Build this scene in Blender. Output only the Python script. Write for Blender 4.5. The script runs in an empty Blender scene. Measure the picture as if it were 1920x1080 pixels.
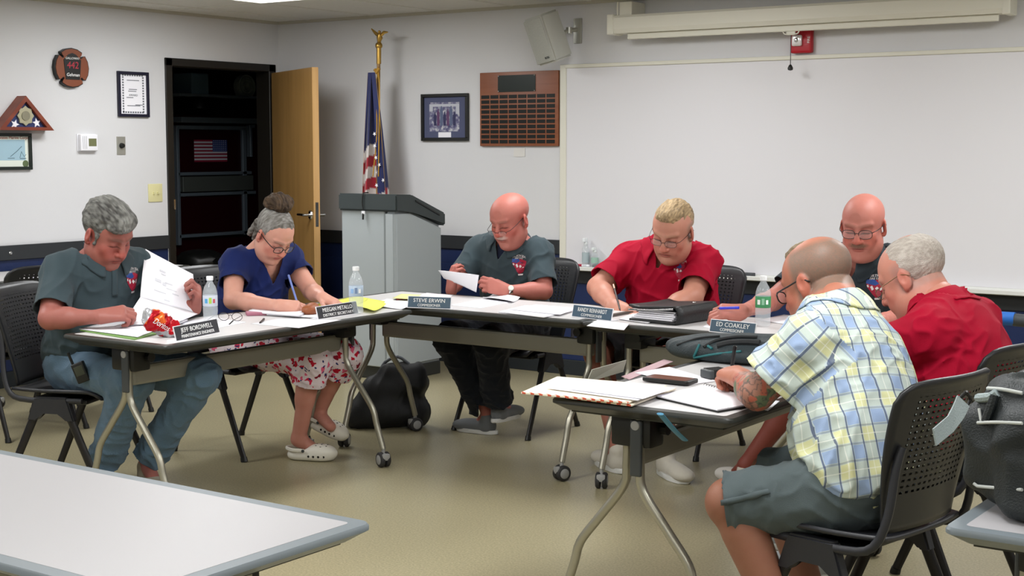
import bpy, bmesh, math, random
import numpy as np
from mathutils import Vector, Matrix, bvhtree

random.seed(7)
C = bpy.context.scene.collection
SC = bpy.context.scene
PI = math.pi
def R(d): return math.radians(d)

# ------------------------------------------------------------------ camera
CAM_H = 1.5; YAW = 35.0; PITCH = 5.55; FPX = 2707.0
_y, _p = R(YAW), R(PITCH)
CF = np.array([-math.sin(_y)*math.cos(_p), math.cos(_y)*math.cos(_p), -math.sin(_p)])
CR = np.array([math.cos(_y), math.sin(_y), 0.0])
CU = np.cross(CR, CF)
cam_d = bpy.data.cameras.new('camera'); cam = bpy.data.objects.new('camera', cam_d); C.objects.link(cam)
cam_d.sensor_width = 36.0; cam_d.lens = FPX/1920*36.0; cam_d.clip_start = 0.05; cam_d.clip_end = 60
cam.matrix_world = Matrix(((CR[0], CU[0], -CF[0], 0), (CR[1], CU[1], -CF[1], 0), (CR[2], CU[2], -CF[2], CAM_H), (0, 0, 0, 1)))
SC.camera = cam
# measured from the photograph: where the sight line through a picture point meets a plane of the room
def _ray(x, y): return CF + CR*(x-960)/FPX - CU*(y-540)/FPX
def onz(x, y, z=.74):
    d = _ray(x, y); return Vector(np.array([0, 0, CAM_H]) + d*(z-CAM_H)/d[2])
def ony(x, y, Y):
    d = _ray(x, y); return Vector(np.array([0, 0, CAM_H]) + d*Y/d[1])
def onx(x, y, X):
    d = _ray(x, y); return Vector(np.array([0, 0, CAM_H]) + d*X/d[0])
# ------------------------------------------------------------------ colour management, world, lights
SC.view_settings.view_transform = 'Standard'; SC.view_settings.look = 'None'
SC.view_settings.gamma = 1; SC.view_settings.use_curve_mapping = False
SC.view_settings.exposure = 0.0
SC.cycles.max_bounces = 6; SC.cycles.diffuse_bounces = 4; SC.cycles.glossy_bounces = 3
SC.cycles.transmission_bounces = 6; SC.cycles.transparent_max_bounces = 12
SC.cycles.caustics_reflective = False; SC.cycles.caustics_refractive = False
wd = bpy.data.worlds.new('world'); SC.world = wd; wd.use_nodes = True
wd.node_tree.nodes['Background'].inputs[0].default_value = (0.5, 0.6, 0.7, 1)
wd.node_tree.nodes['Background'].inputs[1].default_value = 0.02
TROFFERS = [(x, y) for x in (-6.5, -4.06, -1.62, 0.82) for y in (6.26, 3.21, 0.16)]
LAMP_W = 29.0
for i, (x, y) in enumerate(TROFFERS):
    l = bpy.data.lights.new('ceiling_lamp_light', 'AREA'); l.shape = 'RECTANGLE'; l.size = .56; l.size_y = 1.16
    l.energy = LAMP_W; l.color = (.955, .985, 1.02)
    lo = bpy.data.objects.new('ceiling_lamp_light', l); C.objects.link(lo); lo.location = (x, y, 2.425)

# ------------------------------------------------------------------ helpers: properties
def tag(o, label=None, cat=None, group=None, kind=None):
    if label: o['label'] = label
    if cat: o['category'] = cat
    if group: o['group'] = group
    if kind: o['kind'] = kind
    return o
def empty(name, loc=(0, 0, 0), rz=0.0):
    o = bpy.data.objects.new(name, None); C.objects.link(o); o.location = loc; o.rotation_euler = (0, 0, rz)
    o.empty_display_size = .05
    return o
def copy_tree(o, parent=None):
    c = o.copy(); C.objects.link(c)
    if parent: c.parent = parent
    for ch in [x for x in bpy.data.objects if x.parent == o]: copy_tree(ch, c)
    return c
# ------------------------------------------------------------------ helpers: mesh shapes
def BM(): return bmesh.new()
def obj(name, bm, m, parent=None, smooth=False, sharp=35, loc=None, rz=None):
    me = bpy.data.meshes.new(name); bm.normal_update(); bm.to_mesh(me); bm.free()
    ms = m if isinstance(m, (list, tuple)) else [m]
    for k in ms: me.materials.append(k)
    o = bpy.data.objects.new(name, me); C.objects.link(o)
    if smooth:
        for p in me.polygons: p.use_smooth = True
        if sharp:
            b2 = bmesh.new(); b2.from_mesh(me); th = R(sharp)
            for e in b2.edges:
                if len(e.link_faces) == 2 and e.calc_face_angle(0) > th: e.smooth = False
            b2.to_mesh(me); b2.free()
    if parent: o.parent = parent
    if loc is not None: o.location = loc
    if rz is not None: o.rotation_euler = (0, 0, rz)
    return o
def frame_M(o, x, y, z):
    x, y, z = Vector(x), Vector(y), Vector(z)
    return Matrix(((x[0], y[0], z[0], o[0]), (x[1], y[1], z[1], o[1]), (x[2], y[2], z[2], o[2]), (0, 0, 0, 1)))
def add_box(bm, lo, hi, M=None, bev=0.0, mi=0, seg=2):
    vs = []
    x0, y0, z0 = lo; x1, y1, z1 = hi
    for x, y, z in ((x0, y0, z0), (x1, y0, z0), (x1, y1, z0), (x0, y1, z0), (x0, y0, z1), (x1, y0, z1), (x1, y1, z1), (x0, y1, z1)):
        v = Vector((x, y, z)); vs.append(bm.verts.new(M @ v if M else v))
    fs = [bm.faces.new([vs[i] for i in q]) for q in ((3, 2, 1, 0), (4, 5, 6, 7), (0, 1, 5, 4), (1, 2, 6, 5), (2, 3, 7, 6), (3, 0, 4, 7))]
    for f in fs: f.material_index = mi
    if bev > 0:
        es = set(e for f in fs for e in f.edges)
        r = bmesh.ops.bevel(bm, geom=list(es), offset=bev, segments=seg, profile=.6, affect='EDGES', clamp_overlap=True)
        for f in r['faces']: f.material_index = mi
    return fs
def add_prism(bm, pts, z0, z1, M=None, mi=0, mi_side=None, inset=None):
    """prism from 2D outline (counter-clockwise) between z0 and z1"""
    a = [bm.verts.new((M @ Vector((p[0], p[1], z0))) if M else Vector((p[0], p[1], z0))) for p in pts]
    b = [bm.verts.new((M @ Vector((p[0], p[1], z1))) if M else Vector((p[0], p[1], z1))) for p in pts]
    f = bm.faces.new(b); f.material_index = mi
    g = bm.faces.new(a[::-1]); g.material_index = mi
    n = len(pts)
    for i in range(n):
        s = bm.faces.new((a[i], a[(i+1) % n], b[(i+1) % n], b[i])); s.material_index = mi if mi_side is None else mi_side
    return f
def round_rect(x0, y0, x1, y1, r, n=5):
    out = []
    for cx, cy, a0 in ((x1-r, y1-r, 0), (x0+r, y1-r, 90), (x0+r, y0+r, 180), (x1-r, y0+r, 270)):
        for i in range(n+1):
            a = R(a0+90*i/n); out.append((cx+r*math.cos(a), cy+r*math.sin(a)))
    return out
def resample(pts, step):
    """Catmull-Rom through points"""
    P = [Vector(p) for p in pts]; Q = [P[0]*2-P[1]]+P+[P[-1]*2-P[-2]]; out = []
    for i in range(1, len(Q)-2):
        n = max(1, int((Q[i+1]-Q[i]).length/step))
        for k in range(n):
            t = k/n; a, b, c, d = Q[i-1], Q[i], Q[i+1], Q[i+2]
            out.append(.5*((2*b)+(-a+c)*t+(2*a-5*b+4*c-d)*t*t+(-a+3*b-3*c+d)*t**3))
    out.append(P[-1]); return out
def add_tube(bm, pts, r, seg=10, cap=True, flat=None, mi=0, smooth=None):
    """tube along points; r a number or list; flat=(axis, k): section squeezed along that axis"""
    P = [Vector(p) for p in pts]
    if smooth: P = resample(P, smooth)
    n = len(P)
    if isinstance(r, (list, tuple)):
        m = len(r); rr = [r[min(int(i*(m-1)/max(n-1, 1)), m-1)]*(1-((i*(m-1)/max(n-1, 1)) % 1)) + r[min(int(i*(m-1)/max(n-1, 1))+1, m-1)]*((i*(m-1)/max(n-1, 1)) % 1) for i in range(n)]
    else: rr = [r]*n
    rings = []; prev = None
    for i in range(n):
        t = (P[min(i+1, n-1)]-P[max(i-1, 0)])
        if t.length < 1e-9: t = Vector((0, 0, 1))
        t.normalize()
        if prev is None:
            up = Vector((0, 0, 1)) if abs(t.z) < .9 else Vector((1, 0, 0))
            if flat: up = Vector(flat[0])
            u = (up - t*up.dot(t)).normalized()
        else: u = (prev - t*prev.dot(t)).normalized()
        prev = u; v = t.cross(u); fk = flat[1] if flat else 1.0
        rings.append([bm.verts.new(P[i] + u*math.cos(2*PI*k/seg)*rr[i]*fk + v*math.sin(2*PI*k/seg)*rr[i]) for k in range(seg)])
    for i in range(n-1):
        for k in range(seg):
            f = bm.faces.new((rings[i][k], rings[i][(k+1) % seg], rings[i+1][(k+1) % seg], rings[i+1][k])); f.material_index = mi
    if cap:
        f = bm.faces.new(rings[0][::-1]); f.material_index = mi
        f = bm.faces.new(rings[-1]); f.material_index = mi
    return rings
def add_lathe(bm, prof, M=None, seg=24, mi=0):
    """prof: list of (r, z)"""
    rings = []
    for r, z in prof:
        rings.append([bm.verts.new((M @ Vector((r*math.cos(2*PI*k/seg), r*math.sin(2*PI*k/seg), z))) if M else Vector((r*math.cos(2*PI*k/seg), r*math.sin(2*PI*k/seg), z))) for k in range(seg)] if r > 1e-6
                     else [bm.verts.new((M @ Vector((0, 0, z))) if M else Vector((0, 0, z)))])
    for a, b in zip(rings[:-1], rings[1:]):
        for k in range(seg):
            q = [a[k % len(a)], a[(k+1) % len(a)], b[(k+1) % len(b)], b[k % len(b)]]
            u = []
            for v in q:
                if v not in u: u.append(v)
            if len(u) > 2:
                f = bm.faces.new(u); f.material_index = mi
def add_grid(bm, fn, nu, nv, mi=0, closed_u=False):
    V = [[bm.verts.new(fn(i/nu, j/nv)) for j in range(nv+1)] for i in range(nu if closed_u else nu+1)]
    for i in range(nu):
        a = V[i]; b = V[(i+1) % len(V)]
        for j in range(nv):
            f = bm.faces.new((a[j], b[j], b[j+1], a[j+1])); f.material_index = mi
    return V
def solid(o, t, off=0):
    m = o.modifiers.new('solid', 'SOLIDIFY'); m.thickness = t; m.offset = off; return o
def text_obj(body, size, M, m, parent=None, name='lettering', ext=.0006, align='CENTER', wid=None, shear=0):
    cu = bpy.data.curves.new(name, 'FONT'); cu.body = body; cu.size = size; cu.extrude = ext; cu.align_x = align; cu.align_y = 'CENTER'
    cu.resolution_u = 3; cu.shear = shear
    o = bpy.data.objects.new(name, cu); C.objects.link(o); bpy.context.view_layer.update()
    me = bpy.data.meshes.new_from_object(o.evaluated_get(bpy.context.evaluated_depsgraph_get()))
    bpy.data.objects.remove(o); me.name = name
    xs = [v.co.x for v in me.vertices]
    if wid and xs:
        k = wid/(max(xs)-min(xs))
        for v in me.vertices: v.co.x *= k
    me.transform(M); me.materials.clear(); me.materials.append(m)
    q = bpy.data.objects.new(name, me); C.objects.link(q)
    if parent: q.parent = parent
    return q
# ------------------------------------------------------------------ helpers: materials
def lin(h):
    h = h.lstrip('#'); v = [int(h[i:i+2], 16)/255 for i in (0, 2, 4)]
    return tuple((c/12.92 if c <= .04045 else ((c+.055)/1.055)**2.4) for c in v)+(1,)
def mat(name, col, rough=.5, metal=0, spec=.5, bump=None, var=None, coat=0, sheen=0, trans=0, ior=1.45, emit=None, alpha=1, sss=0):
    """bump=(scale, strength[, stretch]); var=(scale, amount): soft noise in the base colour"""
    m = bpy.data.materials.new(name); m.use_nodes = True; nt = m.node_tree; b = nt.nodes['Principled BSDF']
    c = lin(col) if isinstance(col, str) else col
    b.inputs['Base Color'].default_value = c; b.inputs['Roughness'].default_value = rough; b.inputs['Metallic'].default_value = metal
    b.inputs['Specular IOR Level'].default_value = spec; b.inputs['Coat Weight'].default_value = coat; b.inputs['Sheen Weight'].default_value = sheen
    b.inputs['Transmission Weight'].default_value = trans; b.inputs['IOR'].default_value = ior; b.inputs['Alpha'].default_value = alpha
    b.inputs['Subsurface Weight'].default_value = sss
    if sss: b.inputs['Subsurface Radius'].default_value = (.9, .35, .2); b.inputs['Subsurface Scale'].default_value = .008
    if emit: b.inputs['Emission Color'].default_value = lin(emit[0]); b.inputs['Emission Strength'].default_value = emit[1]
    tc = None
    if bump or var:
        tc = nt.nodes.new('ShaderNodeTexCoord')
    if var:
        n = nt.nodes.new('ShaderNodeTexNoise'); n.inputs['Scale'].default_value = var[0]; n.inputs['Detail'].default_value = 4
        nt.links.new(tc.outputs['Object'], n.inputs['Vector'])
        mx = nt.nodes.new('ShaderNodeMix'); mx.data_type = 'RGBA'
        mx.inputs[6].default_value = tuple(x*(1-var[1]) for x in c[:3])+(1,); mx.inputs[7].default_value = tuple(min(1, x*(1+var[1])) for x in c[:3])+(1,)
        nt.links.new(n.outputs['Fac'], mx.inputs[0]); nt.links.new(mx.outputs[2], b.inputs['Base Color'])
    if bump:
        n = nt.nodes.new('ShaderNodeTexNoise'); n.inputs['Scale'].default_value = bump[0]; n.inputs['Detail'].default_value = 3
        mp = nt.nodes.new('ShaderNodeMapping'); nt.links.new(tc.outputs['Object'], mp.inputs['Vector'])
        if len(bump) > 2: mp.inputs['Scale'].default_value = bump[2]
        nt.links.new(mp.outputs[0], n.inputs['Vector'])
        bp = nt.nodes.new('ShaderNodeBump'); bp.inputs['Strength'].default_value = bump[1]; bp.inputs['Distance'].default_value = .01
        nt.links.new(n.outputs['Fac'], bp.inputs['Height']); nt.links.new(bp.outputs[0], b.inputs['Normal'])
    return m
class NT:
    """small node-graph writer"""
    def __init__(s, m): s.nt = m.node_tree; s.b = s.nt.nodes['Principled BSDF']
    def n(s, t, **k):
        q = s.nt.nodes.new(t)
        for a, v in k.items(): setattr(q, a, v)
        return q
    def l(s, a, b): s.nt.links.new(a, b)
    def math(s, op, a, b=None, c=None):
        q = s.n('ShaderNodeMath', operation=op)
        for i, v in enumerate((a, b, c)):
            if v is None: continue
            if isinstance(v, (int, float)): q.inputs[i].default_value = v
            else: s.l(v, q.inputs[i])
        return q.outputs[0]
    def mix(s, f, a, b, bt='MIX'):
        q = s.n('ShaderNodeMix', data_type='RGBA', blend_type=bt)
        for i, v in ((0, f), (6, a), (7, b)):
            if isinstance(v, (int, float)): q.inputs[i].default_value = v
            elif isinstance(v, tuple): q.inputs[i].default_value = v
            else: s.l(v, q.inputs[i])
        return q.outputs[2]
    def ramp(s, f, stops, interp='LINEAR'):
        q = s.n('ShaderNodeValToRGB'); q.color_ramp.interpolation = interp; e = q.color_ramp.elements
        while len(e) < len(stops): e.new(.5)
        for i, (p, c) in enumerate(stops): e[i].position = p; e[i].color = c
        s.l(f, q.inputs[0]); return q.outputs[0]
G = lambda v: (v, v, v, 1)

# room paint and finishes
m_wall = mat('wall_paint', '#d2d2d4', .65, bump=(260, .08), var=(3, .02))
m_ceil = mat('ceiling_tile', '#e2e0da', .85, bump=(420, .5), var=(40, .05))
m_navy_panel = mat('navy_panel', '#16264f', .45, bump=(120, .1))
m_rail = mat('dark_rail', '#26292c', .55)
m_basebd = mat('dark_baseboard', '#22272b', .5)
m_blackframe = mat('black_painted_steel', '#191612', .45)
m_white_met = mat('white_metal', '#d7d8d4', .4)
m_cream = mat('cream_metal', '#dcdacd', .45)
m_board = mat('whiteboard_enamel', '#dcdbdf', .22, spec=.4)
m_alum = mat('brushed_alloy', '#b9b9b0', .38, metal=.7)
m_diffuser = mat('lamp_diffuser', '#ffffff', .6, emit=('#fffaf2', 5.0))

m_floor = mat('floor_tile', '#8a8168', .28, spec=.45)
g = NT(m_floor); tc = g.n('ShaderNodeTexCoord')
n1 = g.n('ShaderNodeTexNoise'); n1.inputs['Scale'].default_value = 120; n1.inputs['Detail'].default_value = 5; g.l(tc.outputs['Object'], n1.inputs['Vector'])
n2 = g.n('ShaderNodeTexNoise'); n2.inputs['Scale'].default_value = 1.1; n2.inputs['Detail'].default_value = 1; g.l(tc.outputs['Object'], n2.inputs['Vector'])
c1 = g.ramp(n1.outputs['Fac'], [(.3, lin('#8c846a')), (.5, lin('#a2997a')), (.7, lin('#b6ac8c'))])
c2 = g.mix(g.math('MULTIPLY', n2.outputs['Fac'], .35), c1, lin('#8d866b'))
g.l(c2, g.b.inputs['Base Color'])
bp = g.n('ShaderNodeBump'); bp.inputs['Strength'].default_value = .06; bp.inputs['Distance'].default_value = .002; g.l(n1.outputs['Fac'], bp.inputs['Height']); g.l(bp.outputs[0], g.b.inputs['Normal'])

def wood(name, a, b_, axis='Z', sc=14, rough=.4):
    m = mat(name, a, rough); g = NT(m); tc = g.n('ShaderNodeTexCoord'); mp = g.n('ShaderNodeMapping')
    s = {'Z': (1, 1, .06), 'X': (.06, 1, 1), 'Y': (1, .06, 1)}[axis]; mp.inputs['Scale'].default_value = s
    g.l(tc.outputs['Object'], mp.inputs[0]); n = g.n('ShaderNodeTexNoise'); n.inputs['Scale'].default_value = sc; n.inputs['Detail'].default_value = 6; n.inputs['Distortion'].default_value = .6
    g.l(mp.outputs[0], n.inputs['Vector']); g.l(g.ramp(n.outputs['Fac'], [(.3, lin(a)), (.7, lin(b_))]), g.b.inputs['Base Color']); return m
m_maple = wood('maple_veneer', '#93703f', '#a27d4a', 'Z', 16, .38)
m_maple_edge = wood('pale_edge_wood', '#bd9158', '#c8a06a', 'Z', 20, .45)
m_walnut = wood('red_walnut', '#7c452b', '#8f573a', 'X', 18, .4)
m_cherry = wood('cherry_wood', '#6e2f1d', '#85402a', 'X', 18, .4)
m_brown = mat('stained_brown', '#7c4227', .5)
m_black = mat('black_plastic', '#121312', .42)
m_black_soft = mat('soft_black', '#0c0d0e', .7)
m_chair = mat('charcoal_chair_shell', '#24252a', .42, bump=(500, .1))
m_chairleg = mat('dark_bronze_leg', '#1d1b1b', .38, metal=.2)
m_lamw = mat('white_laminate', '#a9a7aa', .40, bump=(400, .03))
m_lam = mat('light_grey_laminate', '#cfcdcd', .33, bump=(400, .03), var=(160, .015))
m_lam_edge = mat('slate_table_edge', '#6f787e', .42)
m_dark_edge = mat('dark_table_edge', '#2a2b27', .45)
m_under = mat('table_underside', '#3a3b36', .6)
m_silver = mat('silver_paint', '#a9a698', .32, metal=.75)
m_beam = mat('grey_beam', '#8e8c82', .45, metal=.3)
m_rubber = mat('dark_rubber', '#2e2d2e', .6)
m_hub = mat('caster_hub_grey', '#9b9b9a', .4)
m_grey_pl = mat('dark_grey_plastic', '#3e4245', .45)
m_paper = mat('white_paper', '#edecf2', .75)
m_manila = mat('cream_envelope', '#efe6d3', .7)
m_brass = mat('polished_brass', '#b8934a', .28, metal=.9)
m_chrome = mat('chrome', '#c9c9c9', .18, metal=1)
m_white_pl = mat('white_plastic', '#e9e9ee', .4)
m_ivory = mat('ivory_plastic', '#d8d2a0', .45)
m_white_ink = mat('white_lettering', '#f2f2f2', .6)
m_red = mat('red_plastic', '#b01022', .38)
m_glass = mat('clear_glass', '#ffffff', .02, trans=1, ior=1.45)
m_clearpet = mat('clear_bottle_plastic', '#e3ebf0', .08, alpha=.30, spec=.8)
# ================================================================== THE ROOM
WX, BY, CZ = -7.75, 8.0, 2.44       # left wall, back wall, ceiling height
RX, FY = 3.0, -2.6
def struct(name, bm, m, smooth=False, parent=None):
    o = obj(name, bm, m, parent, smooth)
    if not parent: o['kind'] = 'structure'
    return o
bm = BM(); add_box(bm, (WX-3.2, FY-.1, -.1), (RX+.1, BY+.15, 0)); struct('floor', bm, m_floor)
# ceiling with a tile grid
m_tile = m_ceil
bm = BM(); add_box(bm, (WX-.1, FY-.1, CZ), (RX+.1, BY+.15, CZ+.08)); struct('ceiling', bm, m_tile)
bm = BM()
x = WX+.03
xs = []; x = -6.81
while x > WX: x -= .61
while x < RX:
    if x > WX: add_box(bm, (x-.012, FY, CZ-.004), (x+.012, BY, CZ))
    x += .61
y = 6.88
while y > FY: y -= 1.22
while y < BY:
    if y > FY: add_box(bm, (WX, y-.012, CZ-.0035), (RX, y+.012, CZ))
    y += 1.22
o = struct('trim_1', bm, mat('grid_white', '#dad8d0', .5))
bm = BM(); add_box(bm, (WX, FY, CZ-.02), (WX+.02, BY, CZ)); add_box(bm, (WX, BY-.02, CZ-.02), (RX, BY, CZ)); struct('trim_2', bm, mat('grid_edge', '#b9b5a8', .6))
# walls: left with the door opening
DY0, DY1, DZ = 6.93, 7.90, 2.075
bm = BM()
add_box(bm, (WX-.12, FY, 0), (WX, DY0, CZ)); add_box(bm, (WX-.12, DY1, 0), (WX, BY+.12, CZ)); add_box(bm, (WX-.12, DY0, DZ), (WX, DY1, CZ))
struct('wall_left', bm, m_wall)
bm = BM(); add_box(bm, (WX-.12, BY, 0), (RX+.1, BY+.12, CZ)); struct('wall_back', bm, m_wall)
bm = BM(); add_box(bm, (RX, FY, 0), (RX+.1, BY, CZ)); struct('wall_right', bm, m_wall)
bm = BM(); add_box(bm, (WX-.12, FY-.1, 0), (RX+.1, FY, CZ)); struct('wall_front', bm, m_wall)
# wainscot: navy panels, dark rail, base
def rail(name, seg, z0, z1, d, m):
    bm = BM()
    for s in seg: add_box(bm, (s[0], s[1], z0), (s[2], s[3], z1), bev=.002, seg=1)
    struct(name, bm, m)
L = WX
def lw(d): return [(L, FY, L+d, DY0-.06), (L, DY1+.05, L+d, BY)]
def bw(d): return [(L+.001, BY-d, -5.205, BY)]
rail('wall_panel_left', lw(.008), .1, .80, .008, m_navy_panel); rail('wall_panel_back', [(L+.001, BY-.008, RX, BY)], .1, .70, .008, m_navy_panel); rail('wall_panel_back', bw(.0081), .70, .80, .008, m_navy_panel)
rail('trim_3', lw(.022), .80, .892, .02, m_rail); rail('trim_4', bw(.022), .80, .892, .02, m_rail); rail('trim_5', [(-5.205, BY-.02, RX, BY)], .615, .70, .02, m_rail)
rail('baseboard_left', lw(.016), 0, .10, .016, m_basebd); rail('baseboard_back', [(L+.001, BY-.016, RX, BY)], 0, .10, .016, m_basebd)
for k, (yy) in enumerate((5.576, 4.35)):
    bm = BM(); add_lathe(bm, [(0, .006), (.008, .005), (.012, 0)], Matrix.Translation((L+.023, yy, .845)) @ Matrix.Rotation(PI/2, 4, 'Y'), 12)
    o = obj('screw_cap', bm, m_chrome, None, True); tag(o, 'small round chrome screw cap on the dark rail of the left wall' if k == 0 else 'round chrome screw cap on the left wall rail nearer the camera', 'screw')
# door frame
bm = BM()
for (a, b, z0, z1) in ((DY0-.05, DY0+.012, 0, DZ+.045), (DY1-.012, DY1+.06, 0, DZ+.045)): add_box(bm, (L-.13, a, z0), (L+.012, b, z1), bev=.004, seg=1)
add_box(bm, (L-.13, DY0-.05, DZ-.01), (L+.012, DY1+.06, DZ+.045), bev=.004, seg=1)
struct('door_frame', bm, m_blackframe)
bm = BM(); add_box(bm, (L+.0125, DY0-.004, 1.07), (L+.0145, DY0+.011, 1.14)); o = obj('strike_plate', bm, m_chrome); tag(o, 'small steel strike plate on the black door frame', 'strike plate')
# door slab, open into the room
hinge = Vector((L+.02, 7.90, 0)); tip = Vector((-6.915, 7.465, 0)); dv = (tip-hinge).normalized(); W = (tip-hinge).length
nv = Vector((-dv.y, dv.x, 0))
MD = frame_M(hinge, dv, nv, (0, 0, 1))
door = empty('door_1', hinge, math.atan2(dv.y, dv.x)); door['kind'] = 'structure'
bm = BM(); add_box(bm, (.0, 0, .012), (W-.004, .045, 2.055), bev=.002, seg=1); slab = obj('door_panel', bm, m_maple, door)
bm = BM(); add_box(bm, (W-.004, 0, .012), (W, .045, 2.055)); obj('edge_strip', bm, m_maple_edge, door)
for s, y0 in ((-1, 0), (1, .045)):
    bm = BM()
    add_lathe(bm, [(0, .012), (.03, .010), (.034, 0)], Matrix.Translation((W-.065, y0, 1.03)) @ Matrix.Rotation(-s*PI/2, 4, 'X'), 20)
    add_tube(bm, [(W-.065, y0, 1.03), (W-.065, y0+s*.055, 1.03)], .011, 12)
    add_tube(bm, [(W-.06, y0+s*.055, 1.03), (W-.12, y0+s*.06, 1.032), (W-.185, y0+s*.055, 1.03)], .0095, 12)
    h = obj('lever_handle', bm, m_chrome, door, True); h['label'] = 'chrome lever handle'
bm = BM(); add_box(bm, (W-.0005, .012, .95), (W+.0015, .033, 1.12)); obj('latch_plate', bm, m_chrome, door)

# ------------------------------------------------------------------ the dark garage behind the doorway, its gloom put into wall and truck colours
m_gar = mat('garage_dimmed_wall', '#1c1d1f', .8)
bm = BM()
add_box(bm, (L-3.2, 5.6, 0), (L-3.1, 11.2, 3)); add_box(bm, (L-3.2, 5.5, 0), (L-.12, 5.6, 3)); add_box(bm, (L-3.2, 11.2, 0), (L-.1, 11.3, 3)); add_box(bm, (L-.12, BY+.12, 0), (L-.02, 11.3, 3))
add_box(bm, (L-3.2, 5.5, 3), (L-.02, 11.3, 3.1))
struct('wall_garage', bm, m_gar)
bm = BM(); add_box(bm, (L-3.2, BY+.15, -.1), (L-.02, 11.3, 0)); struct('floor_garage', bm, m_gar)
m_truck = mat('dimmed_red_truck_paint', '#2c070c', .35); m_trim = mat('dull_alloy_trim', '#76838f', .45, metal=.2); m_dk = mat('shutter_dark', '#1a1415', .6)
TX = L-1.55
def gp(px, py): return onx(px, py, TX)
truck = empty('fire_truck', (TX-.6, 8.9, 0)); tag(truck, 'dark red fire truck parked beyond the open doorway', 'fire truck')
def lc(o): o.matrix_parent_inverse = Matrix.Translation(o.parent.location).inverted(); return o
a = gp(322, 232); b = gp(500, 620)
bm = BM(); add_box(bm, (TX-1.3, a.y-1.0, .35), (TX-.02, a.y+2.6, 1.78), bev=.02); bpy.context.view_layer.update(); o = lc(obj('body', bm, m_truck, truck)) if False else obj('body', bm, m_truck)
parts = [o]
bm = BM(); 
def gbox(bm, px0, py0, px1, py1, d0=0, d1=.03):
    p = gp(px0, (py0+py1)/2); q = gp(px1, (py0+py1)/2); t = gp((px0+px1)/2, py0); u = gp((px0+px1)/2, py1)
    add_box(bm, (TX+d0-.02, p.y, u.z), (TX+d1, q.y, t.z), bev=.003, seg=1)
gbox(bm, 327, 236, 462, 243); gbox(bm, 329, 240, 334, 460); gbox(bm, 452, 240, 459, 440); gbox(bm, 330, 322, 468, 328); gbox(bm, 332, 360, 476, 366)
gbox(bm, 464, 234, 474, 240); gbox(bm, 465, 238, 469, 294); gbox(bm, 332, 436, 470, 442)
parts.append(obj('panel_trim', bm, m_trim))
bm = BM(); gbox(bm, 335, 244, 452, 322, -.005, .004); gbox(bm, 335, 367, 457, 436, -.005, .004); parts.append(obj('locker_door', bm, m_truck))
bm = BM(); gbox(bm, 336, 330, 468, 358, 0, .05); parts.append(obj('step_board', bm, mat('step_grey', '#6a706c', .5, metal=.4)))
bm = BM(); gbox(bm, 322, 221, 474, 231, 0, .12); gbox(bm, 322, 178, 476, 183, -.2, .1); parts.append(obj('shelf', bm, m_trim))
# flag decal on the locker door: reversed flag, union at the right
m_fr = mat('decal_red', '#a03048', .5); m_fw = mat('decal_white', '#e0dfea', .4); m_fb = mat('decal_blue', '#3a4a88', .4)
bm = BM(); A = gp(363, 262); B = gp(425, 303); dy = B.y-A.y; dz = A.z-B.z
for i in range(13):
    add_box(bm, (TX+.004, A.y, A.z-dz*(i+1)/13), (TX+.008, B.y, A.z-dz*i/13), mi=0 if i % 2 == 0 else 1)
add_box(bm, (TX+.008, A.y+dy*.55, A.z-dz*7/13), (TX+.010, B.y, A.z), mi=2)
for r in range(6):
    for c_ in range(7):
        add_box(bm, (TX+.010, A.y+dy*(.58+.06*c_), A.z-dz*(.03+.085*r)-dz*.03), (TX+.011, A.y+dy*(.60+.06*c_), A.z-dz*(.03+.085*r)), mi=1)
parts.append(obj('flag_decal', bm, [m_fr, m_fw, m_fb]))
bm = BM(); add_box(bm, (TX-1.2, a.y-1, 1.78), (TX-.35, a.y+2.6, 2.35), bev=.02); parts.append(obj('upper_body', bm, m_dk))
for s in (-.3, 1.9):
    bm = BM(); add_lathe(bm, [(0, .12), (.3, .12), (.47, .1), (.5, 0), (.47, -.1), (0, -.1)], Matrix.Translation((TX-.2, a.y+s, .5)) @ Matrix.Rotation(PI/2, 4, 'Y'), 28); parts.append(obj('wheel', bm, m_rubber, None, True))
bpy.context.view_layer.update()
for q in parts: q.parent = truck; q.matrix_parent_inverse = Matrix.Translation(truck.location).inverted()
# gear on the truck deck
def shape_top(name, label, cat, build, m, smooth=False):
    bm = BM(); build(bm); return tag(obj(name, bm, m, None, smooth), label, cat)
p = gp(365, 160); shape_top('gear_case', 'grey blue equipment case standing on the truck shelf', 'case', lambda b: add_box(b, (TX-.15, gp(347, 150).y, gp(365, 178).z), (TX+.08, gp(379, 150).y, gp(365, 138).z), bev=.01), mat('gear_case_blue', '#6b8496', .5))
def hel(b):
    c = gp(370, 200); M = Matrix.Translation((TX+.02, c.y, c.z-.03))
    add_lathe(b, [(.16, 0), (.15, .008), (.10, .015), (.098, .05), (.075, .09), (.03, .11), (0, .113)], M, 20)
shape_top('helmet', 'dark rounded firefighter helmet under the truck shelf', 'helmet', hel, mat('helmet_black', '#15171a', .35), True)
def hose(b):
    c = gp(454, 163)
    for k in range(4): add_lathe(b, [(.03+.02*k, -.03), (.045+.02*k, -.03), (.045+.02*k, .03), (.03+.02*k, .03), (.03+.02*k, -.03)], Matrix.Translation((TX+.03, c.y, c.z)) @ Matrix.Rotation(PI/2, 4, 'Y'), 24)
shape_top('hose_coil', 'pale rolled hose at the right end of the truck shelf', 'hose', hose, mat('hose_canvas', '#a9b0a6', .8), True)
def bin_(b):
    c = onx(375, 470, L-.7); add_lathe(b, [(0, .0), (.15, 0), (.19, .55), (.2, .57), (.18, .56), (.14, .02), (0, .02)], Matrix.Translation((c.x, c.y, 0)), 24)
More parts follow.
